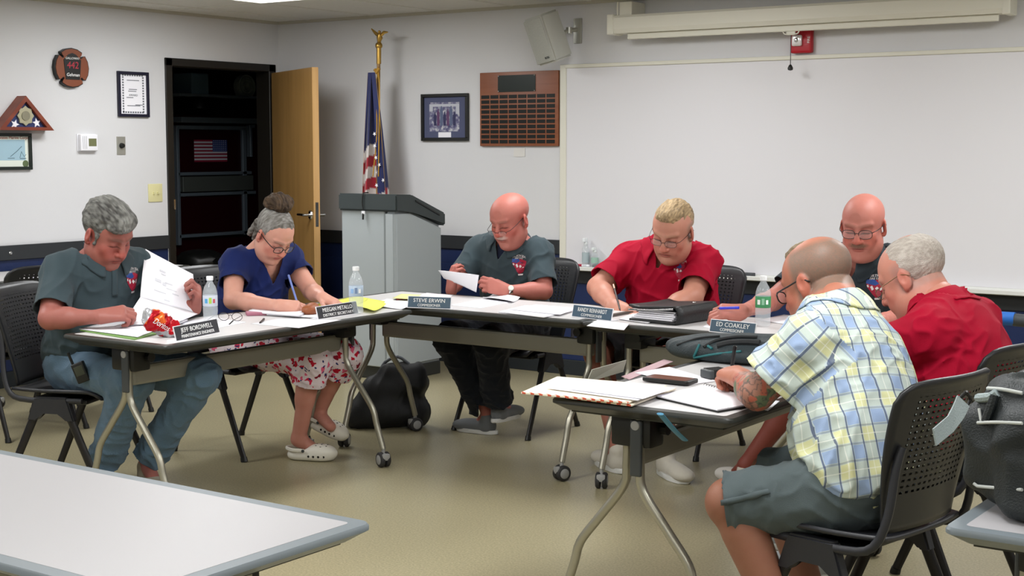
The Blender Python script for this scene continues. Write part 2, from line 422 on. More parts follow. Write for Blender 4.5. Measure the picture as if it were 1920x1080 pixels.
o = shape_top('waste_bin', 'dull blue round bin standing just inside the dark doorway', 'bin', bin_, mat('bin_blue', '#2d4257', .5), True)
def bagb(b):
    c = onx(375, 470, L-.7); bmesh.ops.create_icosphere(b, subdivisions=3, radius=.2, matrix=Matrix.Translation((c.x, c.y, .62)) @ Matrix.Diagonal((1, 1, .45, 1)))
    for v in b.verts: v.co += Vector((math.sin(v.co.y*60), math.cos(v.co.z*70), math.sin(v.co.x*50)))*.008
shape_top('bin_liner', 'black plastic liner bulging out of the bin in the doorway', 'bag', bagb, m_black, True)

# ------------------------------------------------------------------ ceiling lights
first = None
for i, (x, y) in enumerate(TROFFERS):
    if first is None:
        t = empty('ceiling_light', (x, y, CZ)); first = t
        bm = BM()
        for (a, b, c_, d) in ((-.305, -.61, .305, -.585), (-.305, .585, .305, .61), (-.305, -.585, -.28, .585), (.28, -.585, .305, .585)): add_box(bm, (a, b, -.008), (c_, d, -.0005))
        obj('frame', bm, m_white_met, t)
        bm = BM(); add_box(bm, (-.28, -.585, -.004), (.28, .585, -.001)); obj('diffuser', bm, m_diffuser, t)
    else:
        t = copy_tree(first); t.location = (x, y, CZ)
    t['category'] = 'ceiling light'; t['group'] = 'ceiling lights'
    t['label'] = 'recessed rectangular ceiling light with glowing white diffuser' if i else 'glowing rectangular ceiling light above the doorway corner'
first['group'] = 'ceiling lights'

# ------------------------------------------------------------------ whiteboard and its tray
wx0, wx1 = -5.165, 1.1; wz0, wz1 = .735, 2.015
wb = empty('whiteboard', (wx0, BY-.02, wz0)); tag(wb, 'long white dry erase board with pale alloy frame on the back wall', 'whiteboard')
def pl(bm, name, m, parent, smooth=False):
    o = obj(name, bm, m, None, smooth); o.parent = parent; o.matrix_parent_inverse = Matrix.LocRotScale(parent.location, parent.rotation_euler, None).inverted(); return o
bm = BM(); add_box(bm, (wx0, BY-.014, wz0), (wx1, BY-.002, wz1)); pl(bm, 'board_surface', m_board, wb)
bm = BM()
add_box(bm, (wx0-.04, BY-.022, wz0-.02), (wx0+.008, BY-.001, wz1+.024), bev=.003, seg=1); add_box(bm, (wx1, BY-.022, wz0), (wx1+.03, BY, wz1+.024), bev=.003, seg=1)
add_box(bm, (wx0, BY-.026, wz1), (wx1, BY, wz1+.024), bev=.003, seg=1)
pl(bm, 'frame', m_cream, wb)
bm = BM(); add_prism(bm, [(-.10, 0), (-.10, -.02), (-.08, -.026), (0, -.014), (0, .02), (-.006, .02), (-.012, -.001), (-.085, -.004), (-.092, .004)], 0, wx1-wx0, Matrix(((0, 0, 1, wx0), (1, 0, 0, BY-.002), (0, 1, 0, .728), (0, 0, 0, 1)))); pl(bm, 'pen_tray', m_white_met, wb)
# spray bottles and markers in the tray
def bottle_pump(px, py, hgt, lab, tint, capc):
    p = ony(px, py, BY-.05); base = empty('spray_bottle', (p.x, p.y, .727)); tag(base, lab, 'bottle')
    bm = BM(); add_lathe(bm, [(0, 0), (.022, 0), (.024, .01), (.024, hgt*.62), (.012, hgt*.74), (.012, hgt*.78), (0, hgt*.78)], None, 18); obj('bottle_body', bm, m_clearpet, base, True)
    bm = BM(); add_lathe(bm, [(.0243, .03), (.0246, .03), (.0246, hgt*.5), (.0243, hgt*.5)], None, 18); obj('paper_label', bm, mat('bottle_label', tint, .5), base, True)
    bm = BM(); add_lathe(bm, [(.013, hgt*.77), (.014, hgt*.78), (.012, hgt*.86), (0, hgt*.87)], None, 12); add_box(bm, (-.008, -.03, hgt*.86), (.008, .012, hgt), bev=.003); obj('pump', bm, mat('pump_white', capc, .4), base, True)
bottle_pump(1098, 500, .19, 'clear spray bottle with grey label at the left end of the board tray', '#a9b7bd', '#e6ebee')
bottle_pump(1115, 501, .13, 'clear small bottle with green and yellow label in the board tray', '#9dc0b0', '#dfe6e6')
for px, lab, cc in ((1069, 'red capped marker lying at the left end of the board tray', '#c8202e'), (1091, 'short dark red marker beside the spray bottles', '#a01030')):
    p = ony(px, 500, BY-.06); t = empty('marker', (p.x, p.y, .737)); tag(t, lab, 'marker')
    bm = BM(); add_tube(bm, [(.0, 0, 0), (.06, 0, 0)], .008, 10); obj('barrel', bm, m_white_pl, t, True)
    bm = BM(); add_tube(bm, [(-.035, 0, 0), (.002, 0, 0)], .009, 10); obj('cap', bm, mat('marker_cap', cc, .4), t, True)
for px, w, lab in ((1130, .14, 'flat grey eraser in the board tray right of the bottles'), (1400, .1, 'dark eraser in the board tray behind the seated men')):
    p = ony(px, 508, BY-.055); bm = BM(); add_box(bm, (p.x-w/2, p.y-.02, .725), (p.x+w/2, p.y+.02, .748), bev=.005); tag(obj('board_eraser', bm, mat('eraser_grey', '#6f7475' if px < 1200 else '#4a4d50', .8)), lab, 'eraser')
# rolled projector screen case on brackets above the board
sx0, sx1 = -4.72, -2.28
sc_ = empty('projection_screen', (sx0, BY-.15, 2.25)); tag(sc_, 'rolled up cream projection screen case mounted high above the whiteboard', 'projection screen')
bm = BM(); add_prism(bm, [(-.05, -.055), (.05, -.055), (.06, -.03), (.06, .04), (.045, .055), (-.045, .055), (-.06, .04), (-.06, -.03)], 0, sx1-sx0, Matrix(((0, 0, 1, sx0), (1, 0, 0, BY-.14), (0, 1, 0, 2.262), (0, 0, 0, 1))))
pl(bm, 'case', m_cream, sc_)
bm = BM(); add_box(bm, (sx0+.1, BY-.155, 2.17), (sx1-.06, BY-.135, 2.207), bev=.006); pl(bm, 'slat', m_cream, sc_)
for xx in (sx0-.01, sx1-.02):
    bm = BM(); add_box(bm, (xx-.01, BY-.205, 2.2), (xx+.035, BY-.075, 2.325), bev=.008); pl(bm, 'end_cap', m_cream, sc_)
for xx in (sx0+.08, sx1-.14):
    bm = BM(); add_box(bm, (xx-.03, BY-.17, 2.31), (xx+.06, BY-.001, 2.40), bev=.006); add_tube(bm, [(xx-.04, BY-.17, 2.40), (xx-.04, BY-.175, 2.36), (xx-.04, BY-.17, 2.31)], .006, 8); pl(bm, 'bracket', m_cream, sc_)
px_ = ony(1482, 120, BY-.14)
bm = BM(); add_tube(bm, [(px_.x-.05, px_.y, 2.185), (px_.x-.045, px_.y, 2.16), (px_.x, px_.y, 2.152), (px_.x+.045, px_.y, 2.16), (px_.x+.05, px_.y, 2.185)], .004, 8, smooth=.01); add_box(bm, (px_.x-.028, px_.y-.005, 2.15), (px_.x+.028, px_.y+.005, 2.175), bev=.004); pl(bm, 'pull_handle', m_cream, sc_, True)
bm = BM(); add_tube(bm, [(px_.x, px_.y, 2.155), (px_.x, px_.y, 1.975)], .0025, 6); pl(bm, 'pull_cord', m_grey_pl, sc_)
bm = BM(); add_lathe(bm, [(0, -.02), (.014, -.016), (.016, -.005), (.008, .012), (0, .018)], Matrix.Translation((px_.x, px_.y, 1.965)), 12); pl(bm, 'cord_ball', m_black, sc_, True)
# fire alarm strobe
p = ony(1507, 77, BY); al = empty('fire_alarm', (p.x, BY, p.z+.003)); tag(al, 'red wall mounted fire alarm strobe above the whiteboard', 'fire alarm')
bm = BM(); add_box(bm, (-.066, -.045, -.075), (.066, 0, .075), bev=.014, seg=3)
for k in range(5): add_box(bm, (.03, -.0475, -.03+.012*k), (.05, -.045, -.024+.012*k))
obj('housing', bm, m_red, al, True)
bm = BM(); add_box(bm, (-.05, -.066, -.035), (.012, -.04, .03), bev=.012, seg=3); obj('strobe_lens', bm, mat('strobe_clear', '#e9e6e6', .15, metal=.3), al, True)
bm = BM(); add_lathe(bm, [(0, .0), (.014, 0), (.008, .008), (0, .01)], Matrix.Translation((-.019, -.066, 0)) @ Matrix.Rotation(PI/2, 4, 'X'), 14); obj('strobe_tube', bm, m_chrome, al, True)
Mt = frame_M((.052, -.0485, 0), (0, 0, 1), (-1, 0, 0), (0, -1, 0)); text_obj('FIRE', .022, Mt, m_white_ink, al)
# loudspeaker on a bracket
cpt = ony(1030, 70, BY-.22)
spk = empty('loudspeaker', cpt); tag(spk, 'pale grey wedge loudspeaker tilted down on a wall bracket', 'loudspeaker')
Ms = Matrix.Rotation(R(-16), 4, 'Z') @ Matrix.Rotation(R(18), 4, 'X') @ Matrix.Rotation(R(-8), 4, 'Y')
bm = BM(); add_prism(bm, [(-.095, -.09), (.095, -.09), (.095, -.03), (.05, .10), (-.05, .10), (-.095, -.03)], -.155, .155, Ms)
bmesh.ops.bevel(bm, geom=bm.edges[:], offset=.012, segments=2, affect='EDGES'); obj('cabinet', bm, mat('speaker_grey', '#b9bab3', .55), spk, True)
m_mesh = mat('speaker_mesh', '#a9aaa3', .6)
gq = NT(m_mesh); tc = gq.n('ShaderNodeTexCoord'); vo = gq.n('ShaderNodeTexVoronoi'); vo.inputs['Scale'].default_value = 220; gq.l(tc.outputs['Object'], vo.inputs['Vector']); gq.l(gq.ramp(vo.outputs['Distance'], [(.2, lin('#a3a49e')), (.5, lin('#b0b1aa'))]), gq.b.inputs['Base Color'])
bm = BM(); add_box(bm, (-.085, -.097, -.14), (.085, -.089, .14), Ms, bev=.003); obj('grille', bm, m_mesh, spk, True)
text_obj('BOSE', .02, Ms @ frame_M((.035, -.099, -.115), (1, 0, 0), (0, 0, 1), (0, -1, 0)), m_grey_pl, spk, name='brand_badge')
bm = BM(); add_tube(bm, [(.02, .08, .02), (.06, .14, .05), (.075, .21, .06)], .014, 10); add_box(bm, (.05, .205, -.03), (.11, .219, .13), bev=.004); add_lathe(bm, [(0, -.02), (.02, -.02), (.02, .02), (0, .02)], Matrix.Translation((.06, .14, .05)), 12); obj('wall_bracket', bm, m_alum, spk, True)

# ------------------------------------------------------------------ plaque, pictures on the back wall
p = ony(903, 137, BY); q = ony(1050, 274, BY)
pw, ph = q.x-p.x, p.z-q.z
pq = empty('name_plaque', (p.x, BY, q.z)); tag(pq, 'brown wooden honour plaque with rows of small black name plates', 'plaque')
bm = BM(); add_box(bm, (0, -.022, 0), (pw, 0, ph), bev=.006); obj('backing_board', bm, m_walnut, pq, True)
m_plate = mat('black_name_plate', '#131512', .3, metal=.3)
bm = BM(); add_box(bm, (pw*.24, -.0255, ph*.73), (pw*.72, -.022, ph*.955), bev=.001, seg=1); obj('header_plate', bm, mat('header_plate_black', '#0d1a14', .25), pq)
for a in (.25, .71):
    for b in (.74, .945):
        bm = BM(); add_lathe(bm, [(0, .004), (.004, .003), (.005, 0)], Matrix.Translation((pw*a, -.0255, ph*b)) @ Matrix.Rotation(PI/2, 4, 'X'), 8); obj('screw', bm, m_chrome, pq)
pm = None
for r in range(10):
    for c_ in range(8):
        if pm is None:
            bm = BM(); add_box(bm, (0, -.0245, 0), (pw*.104, -.0215, ph*.047), bev=.0008, seg=1); pm = obj('name_plate', bm, m_plate, pq); k = pm
        else:
            k = pm.copy(); C.objects.link(k); k.parent = pq
        k.location = (pw*(.022+.119*c_), 0, ph*(.645-.0675*r))
p = ony(964, 277, BY); bm = BM(); add_box(bm, (p.x, BY-.004, p.z-.06), (p.x+.09, BY-.0005, p.z-.002)); tag(obj('wall_note', bm, mat('note_card', '#d5d3cf', .7)), 'small blank card stuck to the wall under the wooden plaque', 'card')
# framed group photograph
p = ony(792, 177, BY); q = ony(880, 264, BY); pw, ph = q.x-p.x, p.z-q.z
pic = empty('framed_picture', (p.x, BY, q.z)); tag(pic, 'black framed photograph with dark blue mat left of the plaque', 'picture')
def frame_bars(bm, w, h, t, d):
    for (a, b, c_, e) in ((0, 0, w, t), (0, h-t, w, h), (0, t, t, h-t), (w-t, t, w, h-t)): add_box(bm, (a, -d, b), (c_, 0, e), bev=.002, seg=1)
bm = BM(); frame_bars(bm, pw, ph, .022, .022); obj('frame', bm, m_black, pic)
bm = BM(); add_box(bm, (.02, -.008, .02), (pw-.02, 0, ph-.02)); obj('mat_board', bm, mat('mat_slate_blue', '#4a4f6c', .7), pic)
m_photo = mat('photo_print', '#888899', .35); g = NT(m_photo); tc = g.n('ShaderNodeTexCoord'); n = g.n('ShaderNodeTexNoise'); n.inputs['Scale'].default_value = 45; n.inputs['Detail'].default_value = 3; g.l(tc.outputs['Object'], n.inputs['Vector'])
g.l(g.ramp(n.outputs['Fac'], [(.35, lin('#47456a')), (.48, lin('#6d6c8a')), (.6, lin('#9a9aa8')), (.7, lin('#c5c6c9'))]), g.b.inputs['Base Color'])
ix0, ix1, iz0, iz1 = pw*.17, pw*.81, ph*.2, ph*.82
bm = BM(); add_box(bm, (ix0, -.0095, iz0), (ix1, -.008, iz1)); obj('photo_print', bm, m_photo, pic)
bm = BM()
add_box(bm, (ix0, -.0102, iz1-.03), (ix1, -.0095, iz1-.012)); add_box(bm, (ix0, -.0102, iz0+.14), (ix0+.03, -.0095, iz1-.03)); add_box(bm, (ix1-.03, -.0102, iz0+.12), (ix1, -.0095, iz1-.03)); obj('pale_building', bm, mat('print_pale', '#b8bac4', .4), pic)
bm = BM()
for k in range(7):
    xx = ix0+.05+.028*k; hh = .09+.02*((k*7) % 3)
    add_prism(bm, [(xx-.011, iz0+.04), (xx+.011, iz0+.04), (xx+.013, iz0+.02+hh), (xx+.005, iz0+.03+hh), (xx+.005, iz0+.045+hh), (xx-.005, iz0+.045+hh), (xx-.005, iz0+.03+hh), (xx-.013, iz0+.02+hh)], -.0098, -.0103, Matrix(((1, 0, 0, 0), (0, 0, 1, 0), (0, 1, 0, 0), (0, 0, 0, 1))), mi=k % 3)
obj('printed_figures', bm, [mat('print_navy', '#2b2c52', .4), mat('print_plum', '#5c3c62', .4), mat('print_steel', '#55607d', .4)], pic)
bm = BM(); add_box(bm, (pw*.36, -.0095, ph*.075), (pw*.63, -.008, ph*.185)); obj('caption_card', bm, m_paper, pic)
# ------------------------------------------------------------------ things on the left wall (plane x = L): local x runs along +Y
def lwall(name, px0, py0, px1, py1, label, cat):
    a = onx(px0, py0, L); b = onx(px1, py1, L); o = empty(name, (L, a.y, b.z)); o.rotation_euler = (0, 0, PI/2); tag(o, label, cat); return o, b.y-a.y, a.z-b.z
ce, w, h = lwall('framed_certificate', 218, 133, 278, 220, 'black framed white award certificate beside the doorway', 'certificate')
bm = BM(); frame_bars(bm, w, h, .02, .02); obj('frame', bm, mat('blueblack_frame', '#15152a', .4), ce)
bm = BM(); add_box(bm, (.018, -.008, .018), (w-.018, 0, h-.018)); obj('paper', bm, m_paper, ce)
bm = BM(); nn = 0
m_guil = mat('border_print_grey', '#6a6d74', .6)
for k in range(14):
    for xx in (w*.15, w*.8): add_box(bm, (xx, -.0088, h*(.10+.058*k)), (xx+.013, -.008, h*(.10+.058*k)+.011))
for k in range(9):
    for zz in (h*.085, h*.90): add_box(bm, (w*(.15+.078*k), -.0088, zz), (w*(.15+.078*k)+.014, -.008, zz+.011))
obj('printed_border', bm, m_guil, ce)
for tx, sz, zz in (('Certificate', .022, .8), ('of Merit', .018, .56), ('AWARD', .02, .48), ('Jeff', .02, .25)):
    text_obj(tx, sz, frame_M((w*.5, -.0088, h*zz), (1, 0, 0), (0, 0, 1), (0, -1, 0)), m_guil, ce) if tx in ('AWARD',) else None
bm = BM()
for k, (a_, b_) in enumerate(((.3, .7), (.36, .62), (.34, .6), (.28, .5), (.56, .8), (.3, .72))): add_box(bm, (w*a_, -.0088, h*(.8, .6, .56, .42, .26, .24)[k]), (w*b_, -.008, h*(.8, .6, .56, .42, .26, .24)[k]+.005))
obj('printed_text', bm, m_guil, ce)
c2, w, h = lwall('framed_certificate', -45, 250, 58, 318, 'black framed pale blue certificate at the left picture edge', 'certificate')
c2.location.z = onx(58, 318, L).z
ht = onx(58, 250, L).z-c2.location.z; h = ht
bm = BM(); frame_bars(bm, w, h, .02, .022); obj('frame', bm, mat('green_black_frame', '#17201c', .4), c2)
bm = BM(); add_box(bm, (.018, -.008, .018), (w-.018, 0, h-.018)); obj('paper', bm, mat('certificate_cream', '#dfe6dc', .6), c2)
bm = BM(); add_box(bm, (.04, -.0088, h*.26), (w-.045, -.008, h*.82)); obj('printed_picture', bm, mat('print_sky_blue', '#9dbccb', .5), c2)
text_obj('States Marine Corps', .026, frame_M((w*.68, -.009, h*.875), (1, 0, 0), (0, 0, 1), (0, -1, 0)), mat('print_red_brown', '#9a4a3c', .6), c2)
bm = BM(); add_tube(bm, [(w*.6, -.0095, h*.36), (w*.72, -.0095, h*.5), (w*.82, -.0095, h*.64)], .0016, 6); add_tube(bm, [(w*.78, -.0095, h*.33), (w*.81, -.0095, h*.5), (w*.86, -.0095, h*.36), (w*.9, -.0095, h*.42)], .0014, 6); add_box(bm, (w*.55, -.0092, h*.31), (w*.68, -.0088, h*.325)); add_box(bm, (w*.78, -.0092, h*.30), (w*.9, -.0088, h*.318)); obj('signature', bm, mat('ink_blue_grey', '#3a5560', .6), c2)
bm = BM(); add_lathe(bm, [(0, .001), (.022, .001), (.022, 0)], Matrix.Translation((w*.885, -.008, h*.165)) @ Matrix.Rotation(PI/2, 4, 'X'), 16); obj('seal', bm, mat('seal_green', '#5c6b48', .5), c2)
# triangular flag case
a = onx(85, 245, L); tr = empty('flag_case', (L, a.y, a.z)); tr.rotation_euler = (0, 0, PI/2); tag(tr, 'triangular cherry wood case holding a folded flag and badge', 'flag case')
apex = onx(32, 180, L); W_ = (a.y-apex.y)*2; H_ = apex.z-a.z
Mx = Matrix(((1, 0, 0, 0), (0, 0, -1, 0), (0, 1, 0, 0), (0, 0, 0, 1)))
bm = BM()
def tri(w, h, x0, z0): return [(x0, z0), (x0+w, z0), (x0+w/2, z0+h)]
o3 = tri(W_, H_, -W_, 0); cx, cz = -W_/2, H_*.36; k = .74; i3 = [(cx+(x-cx)*k, cz+(z-cz)*k) for x, z in o3]
for i in range(3):
    j = (i+1) % 3; add_prism(bm, [o3[i], o3[j], i3[j], i3[i]], 0, .09, Mx)
obj('frame', bm, m_cherry, tr)
bm = BM(); add_prism(bm, [(cx+(x-cx)*.76, cz+(z-cz)*.76) for x, z in o3], 0, .07, Mx); obj('folded_flag', bm, mat('folded_flag_blue', '#2c3560', .8, bump=(60, .2)), tr)
def star(cx, cz, r, rot=90, n=5, k=.42):
    return [(cx+(r if i % 2 == 0 else r*k)*math.cos(R(rot+i*180/n)), cz+(r if i % 2 == 0 else r*k)*math.sin(R(rot+i*180/n))) for i in range(2*n)]
bm = BM(); add_prism(bm, star(cx+.085, H_*.22, .032, 100), .07, .073, Mx); add_prism(bm, star(cx-.075, H_*.17, .032, 70), .07, .073, Mx); obj('embroidered_star', bm, m_paper, tr)
bm = BM(); add_prism(bm, star(cx, H_*.42, .062, 90, 8, .82), .07, .08, Mx); obj('badge', bm, mat('badge_pewter', '#b0ab90', .4, metal=.5), tr)
bm = BM(); add_prism(bm, [(cx+.03*math.cos(R(t)), H_*.42+.03*math.sin(R(t))) for t in range(0, 360, 20)], .08, .084, Mx); obj('badge_centre', bm, mat('badge_grey', '#8c8874', .4, metal=.5), tr)
# maltese cross plaque
ma, w, h = lwall('fire_company_plaque', 95, 87, 163, 167, 'brown wooden firefighter cross plaque with black centre and red number', 'plaque')
cx, cz = w/2, h/2
def maltese(s):
    pts = []
    for q in range(4):
        a0 = R(90*q)
        prof = [(.42, -.28), (.52, -.30)] 
        for (r, d) in ((.76, -40), (.90, -41), (1.0, -38), (1.0, -20), (1.0, 0), (1.0, 20), (1.0, 38), (.90, 41), (.76, 40)):
            pts.append((cx+s*w/2*r*math.cos(a0+R(d))*.98, cz+s*h/2*r*math.sin(a0+R(d))*.98))
        pts.append((cx+s*w/2*.70*math.cos(a0+R(45)), cz+s*h/2*.70*math.sin(a0+R(45))))
    return pts
bm = BM(); add_prism(bm, maltese(1.0), 0, .03, Mx); obj('backing', bm, m_black, ma)
bm = BM(); add_prism(bm, maltese(.95), .03, .034, Mx); obj('wooden_face', bm, m_brown, ma)
bm = BM(); add_prism(bm, [(cx-.055, cz-.075), (cx+.055, cz-.075), (cx+.068, cz+.05), (cx+.03, cz+.085), (cx, cz+.095), (cx-.03, cz+.085), (cx-.068, cz+.05)], .034, .037, Mx); obj('helmet_shield', bm, m_black, ma)
text_obj('442', .062, frame_M((cx, -.038, cz+.015), (1, 0, 0), (0, 0, 1), (0, -1, 0)), mat('red_lettering', '#b03040', .5), ma, shear=.1)
text_obj('GALLOWAY', .02, frame_M((cx, -.038, cz+.06), (1, 0, 0), (0, 0, 1), (0, -1, 0)), m_white_ink, ma)
text_obj('Gehman', .03, frame_M((cx, -.038, cz-.045), (1, 0, 0), (0, 0, 1), (0, -1, 0)), m_white_ink, ma, shear=.2)
# thermostat, key switch, light switch
th, w, h = lwall('thermostat', 143, 251, 180, 287, 'white wall thermostat with small grey green display', 'thermostat')
bm = BM(); add_box(bm, (0, -.006, .01), (w, 0, h), bev=.003); add_box(bm, (w*.05, -.034, h*.12), (w*.95, -.005, h*.98), bev=.007, seg=3); obj('housing', bm, m_white_pl, th, True)
bm = BM(); add_box(bm, (w*.46, -.0355, h*.36), (w*.86, -.034, h*.76)); obj('display', bm, mat('lcd_olive', '#6f7250', .25), th)
bm = BM()
for k in range(3): add_box(bm, (w*(.15+.09*k), -.035, h*.22), (w*(.18+.09*k), -.034, h*.88))
obj('cover_groove', bm, mat('groove_grey', '#b7b8bd', .5), th)
ks, w, h = lwall('key_switch', 218, 256, 235, 290, 'narrow steel wall plate with a black round key switch', 'key switch')
bm = BM(); add_box(bm, (0, -.005, 0), (w, 0, h), bev=.002); obj('plate', bm, m_alum, ks)
bm = BM(); add_lathe(bm, [(0, .022), (.014, .02), (.018, .008), (.019, 0)], Matrix.Translation((w*.52, -.005, h*.5)) @ Matrix.Rotation(PI/2, 4, 'X'), 16); obj('knob', bm, m_black, ks, True)
ls, w, h = lwall('light_switch', 277, 345, 304, 378, 'ivory double toggle light switch plate left of the doorway', 'light switch')
bm = BM(); add_box(bm, (0, -.006, 0), (w, 0, h), bev=.003); obj('plate', bm, m_ivory, ls, True)
for f in (.36, .66):
    bm = BM(); add_box(bm, (w*f-.005, -.018, h*.44), (w*f+.005, -.005, h*.56), bev=.001); obj('toggle', bm, m_ivory, ls)

# ------------------------------------------------------------------ lectern
lx, ly = -6.28, 7.1
corn = [onz(636, 705, 0), onz(712, 700, 0), onz(830, 688, 0)]
lec = empty('lectern', (-6.1, 7.35, 0)); tag(lec, 'grey lectern with sloping charcoal top in the corner by the flag', 'lectern')
m_lect = mat('lectern_grey', '#a4abae', .5, bump=(300, .05)); m_ltop = mat('lectern_charcoal', '#363d3e', .5); m_lplinth = mat('lectern_plinth', '#30312e', .5)
LX0, LX1, LY0, LY1 = -6.325, -5.86, 7.09, 7.56
lec.location = ((LX0+LX1)/2, (LY0+LY1)/2, 0)
def YZ(x): return Matrix(((0, 0, 1, x), (1, 0, 0, 0), (0, 1, 0, 0), (0, 0, 0, 1)))   # prism drawn in (y, z), extruded along x
bm = BM(); add_prism(bm, [(LY0, .085), (LY1, .085), (LY1, .99), (LY0+.14, 1.10), (LY0, 1.10)], 0, LX1-LX0-.1, YZ(LX0)); bmesh.ops.bevel(bm, geom=bm.edges[:], offset=.006, segments=1, affect='EDGES'); pl(bm, 'front_panel', m_lect, lec)
bm = BM(); add_prism(bm, [(LY0-.012, .085), (LY1+.01, .085), (LY1+.01, .985), (LY0+.14, 1.10), (LY0-.012, 1.10)], 0, .098, YZ(LX1-.1)); bmesh.ops.bevel(bm, geom=bm.edges[:], offset=.02, segments=3, affect='EDGES'); pl(bm, 'side_column', m_lect, lec)
bm = BM(); add_box(bm, (LX0+.02, LY0+.02, 0), (LX1-.01, LY1-.01, .086), bev=.006); pl(bm, 'plinth', m_lplinth, lec)
bm = BM(); add_prism(bm, [(LY0-.02, 1.095), (LY0+.15, 1.095), (LY1+.02, .985), (LY1+.02, 1.07), (LY0+.14, 1.20), (LY0-.02, 1.205)], 0, LX1-LX0+.03, YZ(LX0-.012)); bmesh.ops.bevel(bm, geom=bm.edges[:], offset=.01, segments=2, affect='EDGES'); pl(bm, 'sloping_top', m_ltop, lec)
bm = BM(); add_prism(bm, [(LY0+.17, 1.155), (LY1-.05, 1.055), (LY1-.05, 1.065), (LY0+.17, 1.165)], 0, .004, YZ(LX1+.019)); pl(bm, 'groove', m_black, lec)
kx = onz(697, 365, 1.2)
key = empty('key_lanyard', (-6.115, LY0-.025, 1.2)); tag(key, 'small black lanyard with a white tag hanging down the lectern front', 'lanyard')
bm = BM(); add_tube(bm, [(0, .05, .012), (0, .0, .010), (.002, -.004, 0), (-.004, -.005, -.05), (.004, -.005, -.1)], .004, 6, smooth=.02); obj('cord', bm, m_black, key)
bm = BM(); add_box(bm, (-.008, -.01, -.125), (.018, -.002, -.105), bev=.002); obj('white_tag', bm, m_white_pl, key)
bm = BM(); add_tube(bm, [(.004, -.006, -.12), (.002, -.006, -.16)], .006, 8); obj('fob', bm, m_black, key)
# ------------------------------------------------------------------ flag on its pole
fp = ony(713, 200, 7.78); FX, FYy = fp.x-.03, 7.78
fl = empty('flag_stand', (FX, FYy, 0)); tag(fl, 'brass topped flag pole with a furled American flag and gold fringe behind the lectern', 'flag')
top = ony(718, 60, FYy)
bm = BM(); add_tube(bm, [(0, 0, .05), (.0, 0, 1.2), (.02, 0, 2.17)], .0125, 12); obj('pole', bm, m_maple, fl, True)
bm = BM(); add_tube(bm, [(.02, 0, 2.08), (.022, 0, 2.19)], .0165, 14); add_lathe(bm, [(0, 2.19), (.022, 2.19), (.026, 2.205), (.022, 2.22), (.01, 2.23), (0, 2.23)], Matrix.Translation((.022, 0, 0)), 16); obj('brass_ferrule', bm, m_brass, fl, True)
bm = BM(); add_lathe(bm, [(0, 0), (.15, 0), (.15, .015), (.06, .04), (.02, .06), (0, .06)], None, 24); obj('base', bm, m_brass, fl, True)
bm = BM()   # eagle with spread wings
add_tube(bm, [(.022, 0, 2.225), (.03, 0, 2.26), (.035, -.005, 2.29)], [.010, .022, .010], 10); bmesh.ops.create_icosphere(bm, subdivisions=2, radius=.011, matrix=Matrix.Translation((.038, -.012, 2.298)))
for s in (-1, 1): add_tube(bm, [(.03, 0, 2.268), (.03+s*.04, 0, 2.295), (.03+s*.075, 0, 2.315-(.02 if s > 0 else -.01))], [.014, .012, .004], 8, flat=((0, 1, 0), .4))
add_tube(bm, [(.028, .005, 2.25), (.02, .01, 2.225)], [.01, .015], 8, flat=((0, 1, 0), .4)); obj('eagle_finial', bm, m_brass, fl, True)
bm = BM(); 
for s in (0, 1): add_tube(bm, [(.03, -.02, 2.03), (.02+.03*s, -.03, 1.9), (.035+.02*s, -.045, 1.6), (.0+.05*s, -.05, 1.3)], .0045, 6, smooth=.03)
add_tube(bm, [(.005, -.02, 2.04), (.02, -.028, 2.02), (.04, -.02, 2.05)], .014, 8); obj('gold_cord', bm, mat('gold_cord', '#b3872e', .6), fl, True)
# cloth: folds hanging from the pole, painted by the flag's own stripes and union
m_flag = mat('flag_cloth', '#b01c30', .7, sheen=.3)
g = NT(m_flag); at_ = g.n('ShaderNodeAttribute'); at_.attribute_name = 'col'; g.l(at_.outputs['Color'], g.b.inputs['Base Color'])
NU, NV = 90, 90
bm = BM()
cl = bm.loops.layers.color.new('col') if False else None
def flagfn(u, v):
    # u across the gathered cloth, v down; widths grow downward
    z = 2.02-v*1.02; w = .045+.19*v+.02*math.sin(v*2)
    ph = u*PI*2*2.6
    x = -.015+(u-.5)*2*w*.62+.012*math.sin(ph*1.3+v*3)+.03*v
    y = -.035-.028*(.35+v)*math.cos(ph+v*2.2)-.015*math.sin(ph*.5)
    return Vector((x, y, z-.10*abs(u-.35)*v))
V = add_grid(bm, flagfn, NU, NV)
flg = obj('flag_cloth', bm, m_flag, fl, True, None)
ca = flg.data.color_attributes.new('col', 'FLOAT_COLOR', 'POINT')
cR, cW, cB, cGd = lin('#a3162c'), lin('#d8d2cf'), lin('#1b2457'), lin('#a98735')
for i in range(NU+1):
    for j in range(NV+1):
        u, v = i/NU, j/NV; k = i*(NV+1)+j
        # diagonal drape: union on the upper part, stripes crossing below
        if u > .985 or u < .006: c_ = cGd
        elif u < .52:
            t_ = v+.10*(u-.25)
            c_ = cB if t_ < .50 else (cW if int((t_-.50)/.075) % 2 == 0 else cR)
        else:
            c_ = cB if v < .80-.25*abs(u-.7) else (cR if u < .72 or u > .93 else cW)
        ca.data[k].color = c_
m_star = m_paper
bm = BM()
for (u, v) in ((.62, .34), (.60, .44), (.72, .48), (.66, .56), (.62, .66), (.80, .70), (.70, .74), (.78, .60), (.76, .40)):
    p = flagfn(u, v); e = .01; tu = (flagfn(u+e, v)-p).normalized(); 
    n = Vector((0, -1, 0)); s_ = star(0, 0, .016, 90+u*40)
    M_ = frame_M(p+n*.012, (1, 0, 0), (0, 0, 1), (0, -1, 0)); bm = BM(); add_prism(bm, s_, 0, .002, M_); obj('star', bm, m_star, flg)
